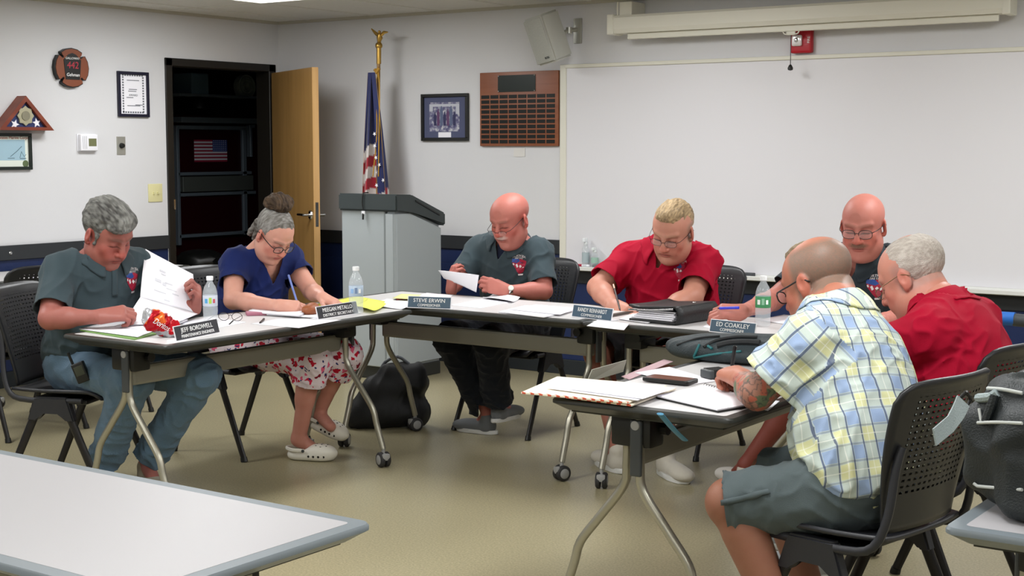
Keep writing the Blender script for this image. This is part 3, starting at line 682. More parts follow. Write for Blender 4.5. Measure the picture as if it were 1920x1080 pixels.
# ================================================================== TABLES
def table(name, x0, y0, x1, y1, label, along='y', legs=True, dx=0.0, top=None):
    """60 x 24 inch flip-top table; axis along x or y"""
    cx, cy = (x0+x1)/2, (y0+y1)/2
    t = empty(name, (cx, cy, 0)); tag(t, label, 'table')
    Lh, Wh = ((y1-y0)/2, (x1-x0)/2) if along == 'y' else ((x1-x0)/2, (y1-y0)/2)
    Mr = Matrix.Rotation(PI/2, 4, 'Z') if along == 'y' else Matrix.Identity(4)   # local x = long axis
    zt = .74
    bm = BM()
    out = round_rect(-Lh, -Wh, Lh, Wh, .03, 4); mid = round_rect(-Lh+.004, -Wh+.004, Lh-.004, Wh-.004, .028, 4); low = round_rect(-Lh+.035, -Wh+.035, Lh-.035, Wh-.035, .02, 4)
    inn = round_rect(-Lh+.036, -Wh+.036, Lh-.036, Wh-.036, .012, 4)
    def ring(pts, z): return [bm.verts.new(Mr @ Vector((p[0], p[1], z))) for p in pts]
    rs = [ring(inn, zt), ring(mid, zt-.0005), ring(out, zt-.006), ring(out, zt-.014), ring(low, zt-.036)]
    n = len(inn)
    for a, b in zip(rs[:-1], rs[1:]):
        for i in range(n): bm.faces.new((a[i], b[i], b[(i+1) % n], a[(i+1) % n]))
    f = bm.faces.new(rs[-1][::-1])
    obj('edge_band', bm, m_dark_edge if top is None else m_lam_edge, t, True, 40)
    bm = BM(); add_prism(bm, inn, zt-.01, zt+.0004, Mr); obj('tabletop', bm, top or m_lam, t)
    bm = BM(); add_box(bm, (-Lh+.05, -Wh+.05, zt-.044), (Lh-.05, Wh-.05, zt-.036), Mr); obj('underside_panel', bm, m_under, t)
    if not legs: return t
    bx = Lh-.13
    if along == 'y': Mr = Mr @ Matrix.Translation((0, .04+dx, 0))
    bm = BM(); add_box(bm, (-bx, -.012, .535), (bx, .03, .615), Mr, bev=.012); obj('beam', bm, m_beam, t)
    for s in (-1, 1):
        bm = BM(); add_box(bm, (s*bx-.045, -.07, .60), (s*bx+.045, .07, zt-.04), Mr, bev=.015); add_tube(bm, [Mr @ Vector((s*(bx-.03), -.09, .655)), Mr @ Vector((s*(bx-.03), .10, .655))], .02, 10)
        obj('hinge_block', bm, m_black, t, True)
        bm = BM(); add_box(bm, (s*(bx+.05)-.008, -.045, .515), (s*(bx+.05)+.008, -.005, .69), Mr, bev=.008, seg=3); pk = obj('cover_plate', bm, m_grey_pl, t, True)
        bm = BM(); add_lathe(bm, [(0, .003), (.014, .003), (.015, 0)], Mr @ Matrix.Translation((s*(bx+.058), -.025, .672)) @ Matrix.Rotation(s*PI/2, 4, 'Y'), 16); k = obj('round_badge', bm, m_hub, pk)
        for w in (-1, 1):
            ox = s*(bx+.022)+w*.018
            bm = BM()
            pts = [Vector((ox, w*.03, .69)), Vector((ox, w*.033, .54)), Vector((ox, w*.045, .47)), Vector((ox, w*.13, .36)), Vector((ox, w*.20, .27)), Vector((ox, w*.222, .20)), Vector((ox, w*.262, .085))]
            add_tube(bm, [Mr @ p for p in pts], .0145, 12, smooth=.02); leg = obj('leg', bm, m_silver, t, True, 60)
            # twin wheel caster
            cxp = Vector((ox, w*.262, 0)); cp = Mr @ cxp; d = (Mr @ Vector((1, 0, 0)))
            ang = R(25)*w*s; ax = Matrix.Rotation(ang, 3, 'Z') @ (Mr @ Vector((1, 0, 0))).to_3d() if False else (Matrix.Rotation(ang, 3, 'Z') @ Vector(d[:3]))
            Mx_ = frame_M(cp+Vector((0, 0, .036)), ax.cross(Vector((0, 0, 1))), (0, 0, 1), ax)
            bm = BM()
            for q in (-1, 1): add_lathe(bm, [(.012, q*.026), (.03, q*.026), (.036, q*.021), (.036, q*.008), (.03, q*.004), (.012, q*.004)], Mx_, 22)
            cs = obj('caster', bm, m_rubber, t, True, 50)
            for q in (-1, 1):
                bm = BM(); add_lathe(bm, [(0, q*.028), (.02, q*.028), (.023, q*.0262)] if q > 0 else [(.023, q*.0262), (.02, q*.028), (0, q*.028)], Mx_, 20)
                h = obj('wheel_hub', bm, m_hub, cs, True)
            bm = BM(); add_box(bm, (-.012, -.002, -.02), (.035, .030, .02), Mx_, bev=.008); add_tube(bm, [cp+Vector((0, 0, .06)), cp+Vector((0, 0, .1))], .009, 8); obj('caster_fork', bm, m_hub, cs, True)
    return t
TA = (-4.88, 3.745, -4.25, 5.27); TB = (-4.895, 5.345, -3.372, 5.955); TC = (-3.365, 5.325, -1.842, 5.935); TD = (-2.405, 3.63, -1.79, 5.155)
table('folding_table', *TA, 'grey topped folding table on casters seating the man and woman at left', 'y')
table('folding_table', *TB, 'grey topped folding table in front of the bald man reading a sheet', 'x')
table('folding_table', *TC, 'grey topped folding table in front of the man in the red polo with glasses', 'x')
table('folding_table', *TD, 'grey topped folding table with envelopes and backpack in the right foreground', 'y', dx=.03)
table('folding_table', -3.41, 1.585, -1.885, 2.205, 'bare white topped table with slate edge at the bottom left corner', 'x', top=m_lamw)
table('folding_table', -.925, 2.83, .6, 3.45, 'small visible table corner with black bag at the bottom right', 'x', top=m_lamw)
table('folding_table', -7.68, 4.95, -7.07, 6.47, 'grey table pushed against the left wall behind the reading man', 'y')

# ================================================================== CHAIRS
m_perf = mat('perforated_chair_back', '#1f2023', .42)
def perf(m):
    g = NT(m); tc = g.n('ShaderNodeTexCoord'); sp = g.n('ShaderNodeSeparateXYZ'); g.l(tc.outputs['Object'], sp.inputs[0])
    X, Z = sp.outputs[0], sp.outputs[2]
    def cell(v, p, a):  # distance from the hole row centre / half pitch
        return g.math('ABSOLUTE', g.math('SUBTRACT', g.math('FRACT', g.math('DIVIDE', g.math('ADD', v, 5), p)), .5))
    hx = g.math('LESS_THAN', cell(X, .024, 0), .26); hz = g.math('LESS_THAN', cell(Z, .017, 0), .2)
    inx = g.math('LESS_THAN', g.math('ABSOLUTE', X), .165); z1 = g.math('GREATER_THAN', Z, .575); z2 = g.math('LESS_THAN', Z, .855)
    k = g.math('MULTIPLY', g.math('MULTIPLY', hx, hz), g.math('MULTIPLY', inx, g.math('MULTIPLY', z1, z2)))
    tr = g.n('ShaderNodeBsdfTransparent'); mx = g.n('ShaderNodeMixShader'); out = [n for n in g.nt.nodes if n.type == 'OUTPUT_MATERIAL'][0]
    g.l(k, mx.inputs[0]); g.l(g.b.outputs[0], mx.inputs[1]); g.l(tr.outputs[0], mx.inputs[2]); g.l(mx.outputs[0], out.inputs[0])
perf(m_perf)
def make_chair():
    """local: facing +y, seat 0.45 high, back to 0.90"""
    t = empty('stacking_chair')
    def seat(u, v):
        x = (u-.5)*2; y = -.20+.43*v; hw = .235-.035*max(0, (.5-v)*2)**2 - .02*max(0, (v-.8)*5)**2*.6
        z = .455-.016*(1-x*x)*(1-abs(2*v-1)**2)-.03*max(0, (v-.82)/.18)**2+.012*abs(x)**4
        return Vector((x*hw, y, z))
    bm = BM(); add_grid(bm, seat, 14, 14); s = obj('seat', bm, m_chair, t, True, None); solid(s, .014, 0)
    def back(u, v):
        x = (u-.5)*2; hw = .178+.060*math.sin(min(v, 1)*PI*.58)**1.2
        # squared shoulders at the top
        if v > .88: hw -= .034*((v-.88)/.12)**2.4
        z = .475+.425*v - .012*(abs(x)**6)*(v > .9)
        y = -.205-.055*v-.05*v*v + .045*x*x*(.5+.5*v)
        if v > .95: y -= .012*((v-.95)/.05)
        return Vector((x*hw, y, z))
    bm = BM(); add_grid(bm, back, 18, 22); b = obj('backrest', bm, m_perf, t, True, None); solid(b, .010, 0)
    for s_ in (-1, 1):
        bm = BM(); add_tube(bm, [(s_*.225, .14, .425), (s_*.232, -.10, .425), (s_*.228, -.19, .45), (s_*.215, -.225, .54), (s_*.20, -.235, .66), (s_*.185, -.243, .72)], .0125, 10, smooth=.03, flat=((1, 0, 0), .8)); obj('side_frame', bm, m_chair, t, True)
        bm = BM(); 
        add_prism(bm, [(-.11, .335), (-.07, .335), (-.035, .375), (.035, .375), (.07, .335), (.11, .335), (.075, .44), (-.075, .44)], -.019, .019, Matrix(((0, 0, 1, s_*.222), (1, 0, 0, 0), (0, 1, 0, 0), (0, 0, 0, 1)))); bmesh.ops.bevel(bm, geom=bm.edges[:], offset=.006, segments=2, affect='EDGES')
        obj('leg_socket', bm, m_chair, t, True)
        for w in (-1, 1):
            bm = BM(); add_tube(bm, [(s_*.222, w*.062, .40), (s_*.238, w*.235, .012)], [.0195, .0165], 12, flat=((1, 0, 0), .62)); lg = obj('leg', bm, m_chairleg, t, True)
            bm = BM(); add_tube(bm, [(s_*.2375, w*.231, .022), (s_*.239, w*.238, 0)], [.0185, .020], 12, flat=((1, 0, 0), .72)); obj('foot_cap', bm, m_black, lg, True)
    bm = BM(); add_box(bm, (-.20, -.12, .405), (.20, .15, .425), bev=.008); obj('under_frame', bm, m_black, t, True)
    return t
chair0 = make_chair()
chair_used = [False]
def chair(x, y, face, label, group='stacking chairs'):
    """face: direction (degrees, 0 = +x) the sitter looks"""
    if not chair_used[0]: t = chair0; chair_used[0] = True
    else: t = copy_tree(chair0)
    t.location = (x, y, 0); t.rotation_euler = (0, 0, R(face-90)); t['label'] = label; t['category'] = 'chair'; t['group'] = group; return t
chair(-5.20, 4.07, 24, 'black stacking chair holding the grey haired man with raised papers')
chair(-5.20, 5.07, 2, 'dark grey stacking chair holding the woman in the navy top')
chair(-4.37, 6.28, -90, 'black stacking chair holding the bald man reading a sheet')
chair(-3.42, 6.34, -92, 'black stacking chair holding the large man in the red polo')
chair(-2.47, 6.36, -94, 'black stacking chair mostly hidden by the bald man with glasses')
chair(-1.50, 3.86, 169, 'black perforated stacking chair holding the man in the plaid shirt')
chair(-1.54, 4.60, 174, 'black perforated stacking chair holding the elderly man in the red polo')
chair(-6.62, 5.28, 172, 'empty dark stacking chair at the far left drawn up to the wall table')
chair(-6.50, 4.72, 178, 'empty black stacking chair partly behind the first chair at far left')
#chair(-2.93, 1.62, 90, 'black chair with only its backrest tip showing at the bottom left corner')
# ================================================================== FIGURES: smooth implicit surfaces turned into meshes
def A3(v): return np.array(v, dtype=np.float32)
class Vol:
    def __init__(s, lo, hi, h):
        s.lo = A3(lo); s.h = h; s.n = [int(math.ceil((b-a)/h))+1 for a, b in zip(lo, hi)]
        s.f = np.full(s.n, 1.0, np.float32); s.ax = [s.lo[i]+h*np.arange(s.n[i], dtype=np.float32) for i in range(3)]
    def _sl(s, lo, hi):
        out = []
        for i in range(3):
            a = max(0, int((lo[i]-s.lo[i])/s.h)); b = min(s.n[i], int((hi[i]-s.lo[i])/s.h)+2)
            if b <= a: return None
            out.append(slice(a, b))
        return tuple(out)
    def _xyz(s, sl): return (s.ax[0][sl[0]][:, None, None], s.ax[1][sl[1]][None, :, None], s.ax[2][sl[2]][None, None, :])
    def _put(s, sl, d, k, op):
        f = s.f[sl]
        if op == '+':
            if k > 0:
                hh = np.maximum(k-np.abs(f-d), 0)/k; s.f[sl] = np.minimum(f, d)-hh*hh*k*.25
            else: s.f[sl] = np.minimum(f, d)
        else:
            d = -d
            if k > 0:
                hh = np.maximum(k-np.abs(f-d), 0)/k; s.f[sl] = np.maximum(f, d)+hh*hh*k*.25
            else: s.f[sl] = np.maximum(f, d)
    def cone(s, a, b, ra, rb, k=.02, op='+', flat=None):
        """tapered rod; flat=(axis, factor>1): thinner along that axis"""
        a, b = A3(a), A3(b); rm = max(ra, rb)+k+2*s.h
        sl = s._sl(np.minimum(a, b)-rm, np.maximum(a, b)+rm)
        if sl is None: return s
        X, Y, Z = s._xyz(sl); ab = b-a; L2 = float(ab@ab)+1e-9
        px, py, pz = X-a[0], Y-a[1], Z-a[2]
        t = np.clip((px*ab[0]+py*ab[1]+pz*ab[2])/L2, 0, 1)
        vx, vy, vz = px-t*ab[0], py-t*ab[1], pz-t*ab[2]
        r = ra+(rb-ra)*t
        if flat is not None:
            n = A3(flat[0]); n = n/np.linalg.norm(n); q = (vx*n[0]+vy*n[1]+vz*n[2])*(flat[1]-1)
            vx, vy, vz = vx+q*n[0], vy+q*n[1], vz+q*n[2]
            d = (np.sqrt(vx*vx+vy*vy+vz*vz)-r)/(1+(flat[1]-1)*.5)
        else: d = np.sqrt(vx*vx+vy*vy+vz*vz)-r
        s._put(sl, d, k, op); return s
    def ell(s, c, r, Rm=None, k=.02, op='+'):
        """ellipsoid: radii r along the columns of Rm"""
        c = A3(c); rm = max(r)+k+2*s.h
        sl = s._sl(c-rm, c+rm)
        if sl is None: return s
        X, Y, Z = s._xyz(sl); px, py, pz = X-c[0], Y-c[1], Z-c[2]
        if Rm is None: q = (px, py, pz)
        else:
            Rm = np.asarray(Rm, np.float32); q = [px*Rm[0, i]+py*Rm[1, i]+pz*Rm[2, i] for i in range(3)]
        k0 = np.sqrt((q[0]/r[0])**2+(q[1]/r[1])**2+(q[2]/r[2])**2); k1 = np.sqrt((q[0]/r[0]**2)**2+(q[1]/r[1]**2)**2+(q[2]/r[2]**2)**2)+1e-6
        s._put(sl, k0*(k0-1)/k1, k, op); return s
    def box(s, c, b, r, k=.02, Rm=None, op='+'):
        """rounded box, half sizes b (including the rounding r)"""
        c = A3(c); rm = float(np.linalg.norm(b))+k+2*s.h; sl = s._sl(c-rm, c+rm)
        if sl is None: return s
        X, Y, Z = s._xyz(sl); q = (X-c[0], Y-c[1], Z-c[2])
        if Rm is not None: Rm = np.asarray(Rm, np.float32); q = [q[0]*Rm[0, i]+q[1]*Rm[1, i]+q[2]*Rm[2, i] for i in range(3)]
        a = [np.abs(q[i])-(b[i]-r) for i in range(3)]
        d = np.sqrt(sum(np.maximum(x, 0)**2 for x in a))+np.minimum(np.maximum(np.maximum(a[0], a[1]), a[2]), 0)-r
        s._put(sl, d, k, op); return s
    def half(s, c, n, k=.004):
        """keep the side against n"""
        n = A3(n); n = n/np.linalg.norm(n); X, Y, Z = s._xyz((slice(None),)*3)
        s._put((slice(None),)*3, -((X-c[0])*n[0]+(Y-c[1])*n[1]+(Z-c[2])*n[2]), k, '-'); return s
    def mesh(s):
        f = s.f
        for i in range(3):
            a = [slice(None)]*3; a[i] = 0; f[tuple(a)] = np.maximum(f[tuple(a)], .01); a[i] = -1; f[tuple(a)] = np.maximum(f[tuple(a)], .01)
        ins = f < 0; n = s.n
        c = np.zeros([n[0]-1, n[1]-1, n[2]-1], np.uint8)
        offs = [(i, j, k) for i in (0, 1) for j in (0, 1) for k in (0, 1)]
        for (i, j, k) in offs: c += ins[i:n[0]-1+i, j:n[1]-1+j, k:n[2]-1+k]
        act = (c > 0) & (c < 8); idx = np.argwhere(act); N = len(idx)
        if N == 0: return np.zeros((0, 3)), np.zeros((0, 4), int)
        vid = np.full(act.shape, -1, np.int32); vid[act] = np.arange(N)
        V = {o: f[idx[:, 0]+o[0], idx[:, 1]+o[1], idx[:, 2]+o[2]] for o in offs}
        acc = np.zeros((N, 3), np.float32); cnt = np.zeros(N, np.float32)
        for o in offs:
            for ax in range(3):
                if o[ax]: continue
                p = list(o); p[ax] = 1; p = tuple(p); a, b = V[o], V[p]; m = (a < 0) != (b < 0)
                t = np.where(m, a/np.where(m, a-b, 1), 0)
                pos = np.zeros((N, 3), np.float32)
                for q in range(3): pos[:, q] = o[q]
                pos[:, ax] = t; acc += pos*m[:, None]; cnt += m
        P = (idx+acc/cnt[:, None])*s.h+s.lo
        Q = []
        for ax in range(3):
            u, v = (ax+1) % 3, (ax+2) % 3
            a = [slice(1, n[0]-1), slice(1, n[1]-1), slice(1, n[2]-1)]; b = list(a)
            a[ax] = slice(0, n[ax]-1); b[ax] = slice(1, n[ax])
            A, B = ins[tuple(a)], ins[tuple(b)]; e = np.argwhere(A != B)
            off = np.array([0 if i == ax else 1 for i in range(3)]); sg = A[tuple(e.T)]; e = e+off
            du = np.zeros(3, int); du[u] = 1; dv_ = np.zeros(3, int); dv_[v] = 1
            c0, c1, c2, c3 = e-du-dv_, e-dv_, e, e-du
            q = np.stack([vid[tuple(x.T)] for x in (c0, c1, c2, c3)], 1)
            q[~sg] = q[~sg][:, ::-1]; Q.append(q)
        Q = np.concatenate(Q); Q = Q[(Q >= 0).all(1)]
        return P.astype(np.float64), Q
def relax(P, Q, it=1, lam=.5):
    for _ in range(it):
        S = np.zeros_like(P); cn = np.zeros(len(P))
        for a, b in ((0, 1), (1, 2), (2, 3), (3, 0)):
            np.add.at(S, Q[:, a], P[Q[:, b]]); np.add.at(cn, Q[:, a], 1)
            np.add.at(S, Q[:, b], P[Q[:, a]]); np.add.at(cn, Q[:, b], 1)
        P = P+(S/np.maximum(cn, 1)[:, None]-P)*lam
    return P
def vnormals(P, Q):
    n = np.cross(P[Q[:, 2]]-P[Q[:, 0]], P[Q[:, 3]]-P[Q[:, 1]]); S = np.zeros_like(P)
    for i in range(4): np.add.at(S, Q[:, i], n)
    return S/np.maximum(np.linalg.norm(S, axis=1), 1e-9)[:, None]
def hashn(ix, iy, iz, seed):
    h = (ix*374761393+iy*668265263+iz*2147483647+seed*1274126177) & 0xffffffff
    h = (h ^ (h >> 13))*1274126177 & 0xffffffff; return ((h ^ (h >> 16)) & 0xffff)/65535.0
def vnoise(P, seed=0):
    """value noise at points P (already scaled), -1..1"""
    i = np.floor(P).astype(np.int64); f = P-i; f = f*f*(3-2*f); r = 0
    for a in (0, 1):
        for b in (0, 1):
            for c in (0, 1):
                w = (f[:, 0] if a else 1-f[:, 0])*(f[:, 1] if b else 1-f[:, 1])*(f[:, 2] if c else 1-f[:, 2])
                r = r+w*hashn(i[:, 0]+a, i[:, 1]+b, i[:, 2]+c, seed)
    return r*2-1
def creases(P, axis, seed, lam=.055, stretch=3.5):
    """folded-cloth relief in 0..1: ridges running along 'axis'"""
    a = np.array(axis, float); a /= np.linalg.norm(a); t = P@a
    Q = P+np.outer(t*(1/stretch-1), a)
    w = np.stack([vnoise(Q/.12, seed+1), vnoise(Q/.12, seed+2), vnoise(Q/.12, seed+3)], 1)*.03
    r = 1-np.abs(vnoise((Q+w)/lam, seed)); return r**2.5
def to_obj(name, P, Q, m, parent=None, col=None, uv=None, extra=None):
    me = bpy.data.meshes.new(name); nv, nf = len(P), len(Q)
    me.vertices.add(nv); me.vertices.foreach_set('co', np.asarray(P, np.float32).ravel())
    me.loops.add(nf*4); me.loops.foreach_set('vertex_index', np.asarray(Q, np.int32).ravel())
    me.polygons.add(nf); me.polygons.foreach_set('loop_start', np.arange(0, nf*4, 4, dtype=np.int32)); me.polygons.foreach_set('loop_total', np.full(nf, 4, np.int32))
    me.polygons.foreach_set('use_smooth', np.ones(nf, bool)); me.update(calc_edges=True); me.validate()
    if col is not None:
        ca = me.color_attributes.new('col', 'FLOAT_COLOR', 'POINT'); ca.data.foreach_set('color', np.concatenate([col, np.ones((nv, 1))], 1).astype(np.float32).ravel())
    if uv is not None:
        ul = me.uv_layers.new(name='cloth'); ul.data.foreach_set('uv', uv[Q.ravel()].astype(np.float32).ravel() if len(uv) == nv else uv.astype(np.float32).ravel())
    me.materials.append(m); o = bpy.data.objects.new(name, me); C.objects.link(o)
    if parent:
        o.parent = parent; o.matrix_parent_inverse = Matrix.LocRotScale(parent.location, parent.rotation_euler, None).inverted()
    return o
def clip(P, Q, cuts):
    """open a garment: drop what lies beyond each (point, normal, radius) and square off the rim"""
    for (c, n, r) in cuts:
        c, n = np.array(c, float), np.array(n, float); n /= np.linalg.norm(n)
        d = (P-c)@n; rad = np.linalg.norm((P-c)-np.outer(d, n), axis=1); near = (d < .24) & (rad < r)
        out = (d > 0) & near; keep = ~out[Q].all(1); Qk = Q[keep]
        used = np.zeros(len(P), bool); used[Qk.ravel()] = True
        sn = used & out; P = P.copy(); P[sn] -= np.outer(d[sn], n)
        Q = Qk
    used = np.unique(Q); mp = np.full(len(P), -1); mp[used] = np.arange(len(used)); return P[used], mp[Q], used
def unit(v): v = np.array(v, float); return v/np.linalg.norm(v)

class Head:
    """local frame: x to the person's right... y out of the face, z up; metres for a head 0.235 high"""
    def __init__(s, c, fwd, up=(0, 0, 1), k=1.0, roll=0):
        s.c = np.array(c, float); y = unit(fwd); z = np.array(up, float); z = unit(z-y*(z@y)); x = np.cross(y, z)
        if roll: a = R(roll); x, z = x*math.cos(a)+z*math.sin(a), z*math.cos(a)-x*math.sin(a)
        s.M = np.stack([x, y, z], 1); s.k = k
    def p(s, v): return s.c+s.M@(np.array(v, float)*s.k)
    def inv(s, P): return ((P-s.c)@s.M)/s.k
    def rot(s, ax=None, deg=0):
        if ax is None: return s.M
        return s.M @ np.array(Matrix.Rotation(R(deg), 3, ax))
def head_prims(V, H, jowl=0.0, fem=False, ears=True, nose=1.0, wide=1.0):
    k = H.k
    def E(c, r, bl=.02, op='+', ax=None, deg=0): V.ell(H.p(c), [q*k for q in r], H.rot(ax, deg), bl*k, op)
    def Cn(a, b, ra, rb, bl=.01, op='+', flat=None): V.cone(H.p(a), H.p(b), ra*k, rb*k, bl*k, op, flat)
    w = wide
    E((0, -.018, .045), (.077*w, .096, .080), 0)                       # cranium
    E((0, .020, .035), (.066*w, .070, .068), .03)                      # forehead
    E((0, .030, -.030), (.059*w+jowl*.5, .060, .075), .03)               # mid face
    E((0, .045, -.078), (.044*w+jowl, .046, .036), .03)                  # jaw
    E((0, .082, -.098), (.022, .018, .016), .025)                      # chin
    if jowl: E((0, .03, -.105), (.045+jowl, .05, .03), .03)
    for q in (-1, 1):
        E((q*.050*w, .012, -.062), (.020+jowl*.4, .04, .035), .03)         # jaw angle
        E((q*.040*w, .066, -.022), (.022, .018, .022), .02)              # cheek
        E((q*.030, .078, -.05), (.018, .016, .02), .02)
        Cn((q*.012, .0905, .030), (q*.046, .073, .034), .0085, .008, .014)   # brow
        E((q*.031, .098, .010), (.019, .016, .0135), .010, '-')            # socket
        E((q*.031, .0745, .009), (.0165, .0150, .0125), .004)            # lid bulge
    Cn((0, .090, .022), (0, .110, -.022), .0085, .0115*nose, .012)      # nose
    E((0, .113, -.027), (.0125*nose, .0105, .010), .008)
    for q in (-1, 1): E((q*.0125*nose, .101, -.029), (.0085, .010, .0085), .006)
    E((0, .090, -.048), (.024, .013, .014), .014)                      # muzzle
    E((0, .094, -.0545), (.023, .0085, .0052), .004)                      # upper lip
    E((0, .0925, -.0645), (.020, .0085, .0058), .004)                     # lower lip
    Cn((-.022, .099, -.0595), (.022, .099, -.0595), .0022, .0022, .003, '-')
    if ears:
        for q in (-1, 1):
            E((q*(.080*w), -.008, -.002), (.0075, .019, .031), .006, '+', 'Z', -q*22)
            E((q*(.089*w), -.006, .003), (.006, .010, .017), .004, '-', 'Z', -q*22)
            E((q*(.078*w), .001, -.028), (.007, .009, .010), .006)
SKF = [np.array([.76, .60, .62])]
def skin_cols(P, base, H=None, hot=None, lips='#a8584e', brow=None, stubble=None, mus=None, buzz=None, extra=None):
    base = np.array(lin(base)[:3])*SKF[0]; c = np.tile(base, (len(P), 1))
    n = vnoise(P/.03, 5)[:, None]*.05+vnoise(P/.011, 9)[:, None]*.03; c = c*(1+n*np.array([.4, 1.0, 1.0]))
    def blend(mask, colr, amt=1.0):
        nonlocal c
        m = (np.clip(mask, 0, 1)*amt)[:, None]; c = c*(1-m)+np.array(lin(colr)[:3])*(SKF[0]**.6)*m
    def blob(L, ctr, r, soft=.35): d = np.sqrt((((L-np.array(ctr))/np.array(r))**2).sum(1)); return (1+soft-d)/soft
    if H is not None:
        L = H.inv(P); A = np.abs(L[:, 0]); S = L.copy(); S[:, 0] = A
        if hot:
            blend(blob(S, (.04, .07, -.028), (.022, .03, .022), 1.0), hot, .5); blend(blob(S, (0, .115, -.025), (.014, .02, .014), .8), hot, .6)
            blend(blob(S, (.085, -.008, 0), (.02, .03, .04), .5), hot, .5)
        blend(blob(S, (0, .1, -.0545), (.022, .02, .006)), lips, .75); blend(blob(S, (0, .1, -.0645), (.020, .02, .006)), lips, .8)
        blend(blob(S, (0, .1, -.0595), (.023, .02, .0016), .8), '#5a2420', .8)
        blend(blob(S, (.031, .089, .0015), (.0165, .02, .0022), .8), '#2c1a16', .85)                 # lash line, eyes lowered
        blend(blob(S, (.031, .085, .008), (.018, .02, .008), .7), '#9a5a4c', .35)
        blend(blob(S, (.0075, .112, -.037), (.004, .012, .003), .8), '#4a1f1a', .7)
        if brow: blend(blob(S, (.030, .085, .033), (.020, .025, .0055), .8), brow[0], brow[1])
        if stubble: 
            z = L[:, 2]; m = ((L[:, 1] > -.0)*np.clip((-.035-z)/.02, 0, 1)*np.clip((z+.13)/.02, 0, 1))*(.7+.3*vnoise(P/.004, 3)); blend(m, stubble[0], stubble[1])
        if mus: blend(blob(S, (0, .1, -.045), (.030, .03, .0085), .6)*(.75+.35*vnoise(P/.003, 4)), mus[0], mus[1])
        if buzz:
            y, z = L[:, 1], L[:, 2]; side = np.clip((.035-y)/.02, 0, 1)*np.clip((z+.045+.25*np.clip(-y, 0, .1)*0)/.012, 0, 1)*np.clip((buzz[2]-z)/.02, 0, 1)
            side = side*np.clip(1-blob(S, (.092, -.008, 0), (.012, .03, .04), .4), 0, 1); blend(side*(.88+.16*vnoise(P/.003, 4)), buzz[0], buzz[1])
    if extra is not None: c = extra(P, c)
    return np.clip(c, 0, 1)
m_skin = mat('skin', '#c08a72', .48, spec=.36, sss=.12)
g = NT(m_skin); a_ = g.n('ShaderNodeAttribute'); a_.attribute_name = 'col'; g.l(a_.outputs['Color'], g.b.inputs['Base Color'])
tc = g.n('ShaderNodeTexCoord'); nz = g.n('ShaderNodeTexNoise'); nz.inputs['Scale'].default_value = 260; nz.inputs['Detail'].default_value = 3; g.l(tc.outputs['Object'], nz.inputs['Vector'])
b_ = g.n('ShaderNodeBump'); b_.inputs['Strength'].default_value = .18; b_.inputs['Distance'].default_value = .002; g.l(nz.outputs['Fac'], b_.inputs['Height']); g.l(b_.outputs[0], g.b.inputs['Normal'])
def vcol_mat(name, rough=.6, bump=(400, .3), sheen=.0, stretch=None):
    m = mat(name, '#888888', rough, bump=bump if stretch is None else bump+(stretch,), sheen=sheen, spec=.3); g = NT(m); a = g.n('ShaderNodeAttribute'); a.attribute_name = 'col'; g.l(a.outputs['Color'], g.b.inputs['Base Color']); return m
m_hair = vcol_mat('hair', .6, (320, .55), 0, None)

def hand(V, wr, d, back, side, k=1.0, curl=(.3, .3, .3, .3), thumb='rest', spread=1.0, rad=1.0, bend=None):
    """wr wrist, d finger direction, back normal of the hand's back, side=+1 when the thumb is on the +lateral side (lateral = d x back)"""
    d = unit(d); z = np.array(back, float); z = unit(z-d*(z@d)); y = np.cross(z, d)*side; wr = np.array(wr, float)
    def P(a, b, c): return wr+(d*a+y*b+z*c)*k
    r = .0088*rad
    for (b0, b1, L, rr) in ((.018, .027, .088, .0145), (.006, .009, .090, .015), (-.006, -.010, .086, .0145), (-.016, -.027, .078, .013)):
        V.cone(P(.0, b0*.8, 0), P(L, b1, .001), .018*k*rad, rr*k*rad, .012)
    V.cone(P(.01, .018, -.004), P(.05, .03, -.008), .018*k*rad, .015*k*rad, .012)
    fl = ((.030, .090, (.040, .026, .020)), (.0105, .094, (.044, .029, .021)), (-.0095, .090, (.041, .027, .021)), (-.028, .080, (.032, .021, .018)))
    tips = []
    for i, (b, L, seg) in enumerate(fl):
        c = curl[i]; ang = -c*.55; p = P(L, b, .0); sp = (b*2.2)*spread
        rr = r*(1, 1.03, 1, .88)[i]
        for j, s_ in enumerate(seg):
            dd = d*math.cos(ang)+z*math.sin(ang)+y*sp*math.cos(ang); dd = unit(dd)
            q = p+dd*s_*k; V.cone(p, q, rr*k*(1, .93, .87)[j], rr*k*(.95, .88, .80)[j], .0035 if j else .007); p = q; ang -= c*(1.25, .95, 0)[j]
        tips.append(p)
    if thumb == 'rest': pts = [(.018, .026, -.008), (.052, .050, -.016), (.082, .058, -.020), (.104, .056, -.024)]
    elif thumb == 'pinch': pts = [(.018, .024, -.010), (.050, .040, -.030), (.080, .036, -.046), (.100, .022, -.052)]
    elif thumb == 'grip': pts = [(.018, .024, -.010), (.052, .040, -.030), (.080, .026, -.040), (.098, .008, -.044)]
    else: pts = [(.018, .026, -.004), (.046, .054, -.006), (.070, .075, -.008), (.090, .088, -.008)]
    pts = [P(*q) for q in pts]
    for j in range(3): V.cone(pts[j], pts[j+1], (.0155, .0115, .0105)[j]*k*rad, (.0115, .0105, .0088)[j]*k*rad, .006)
    return tips, pts[-1]

def bbox(pts, pad):
    A = np.array(pts, float); return A.min(0)-pad, A.max(0)+pad
def join_parts(L):
    P = []; Q = []; Cc = []; n = 0
    for p, q, c in L: P.append(p); Q.append(q+n); Cc.append(c); n += len(p)
    return np.concatenate(P), np.concatenate(Q), np.concatenate(Cc)

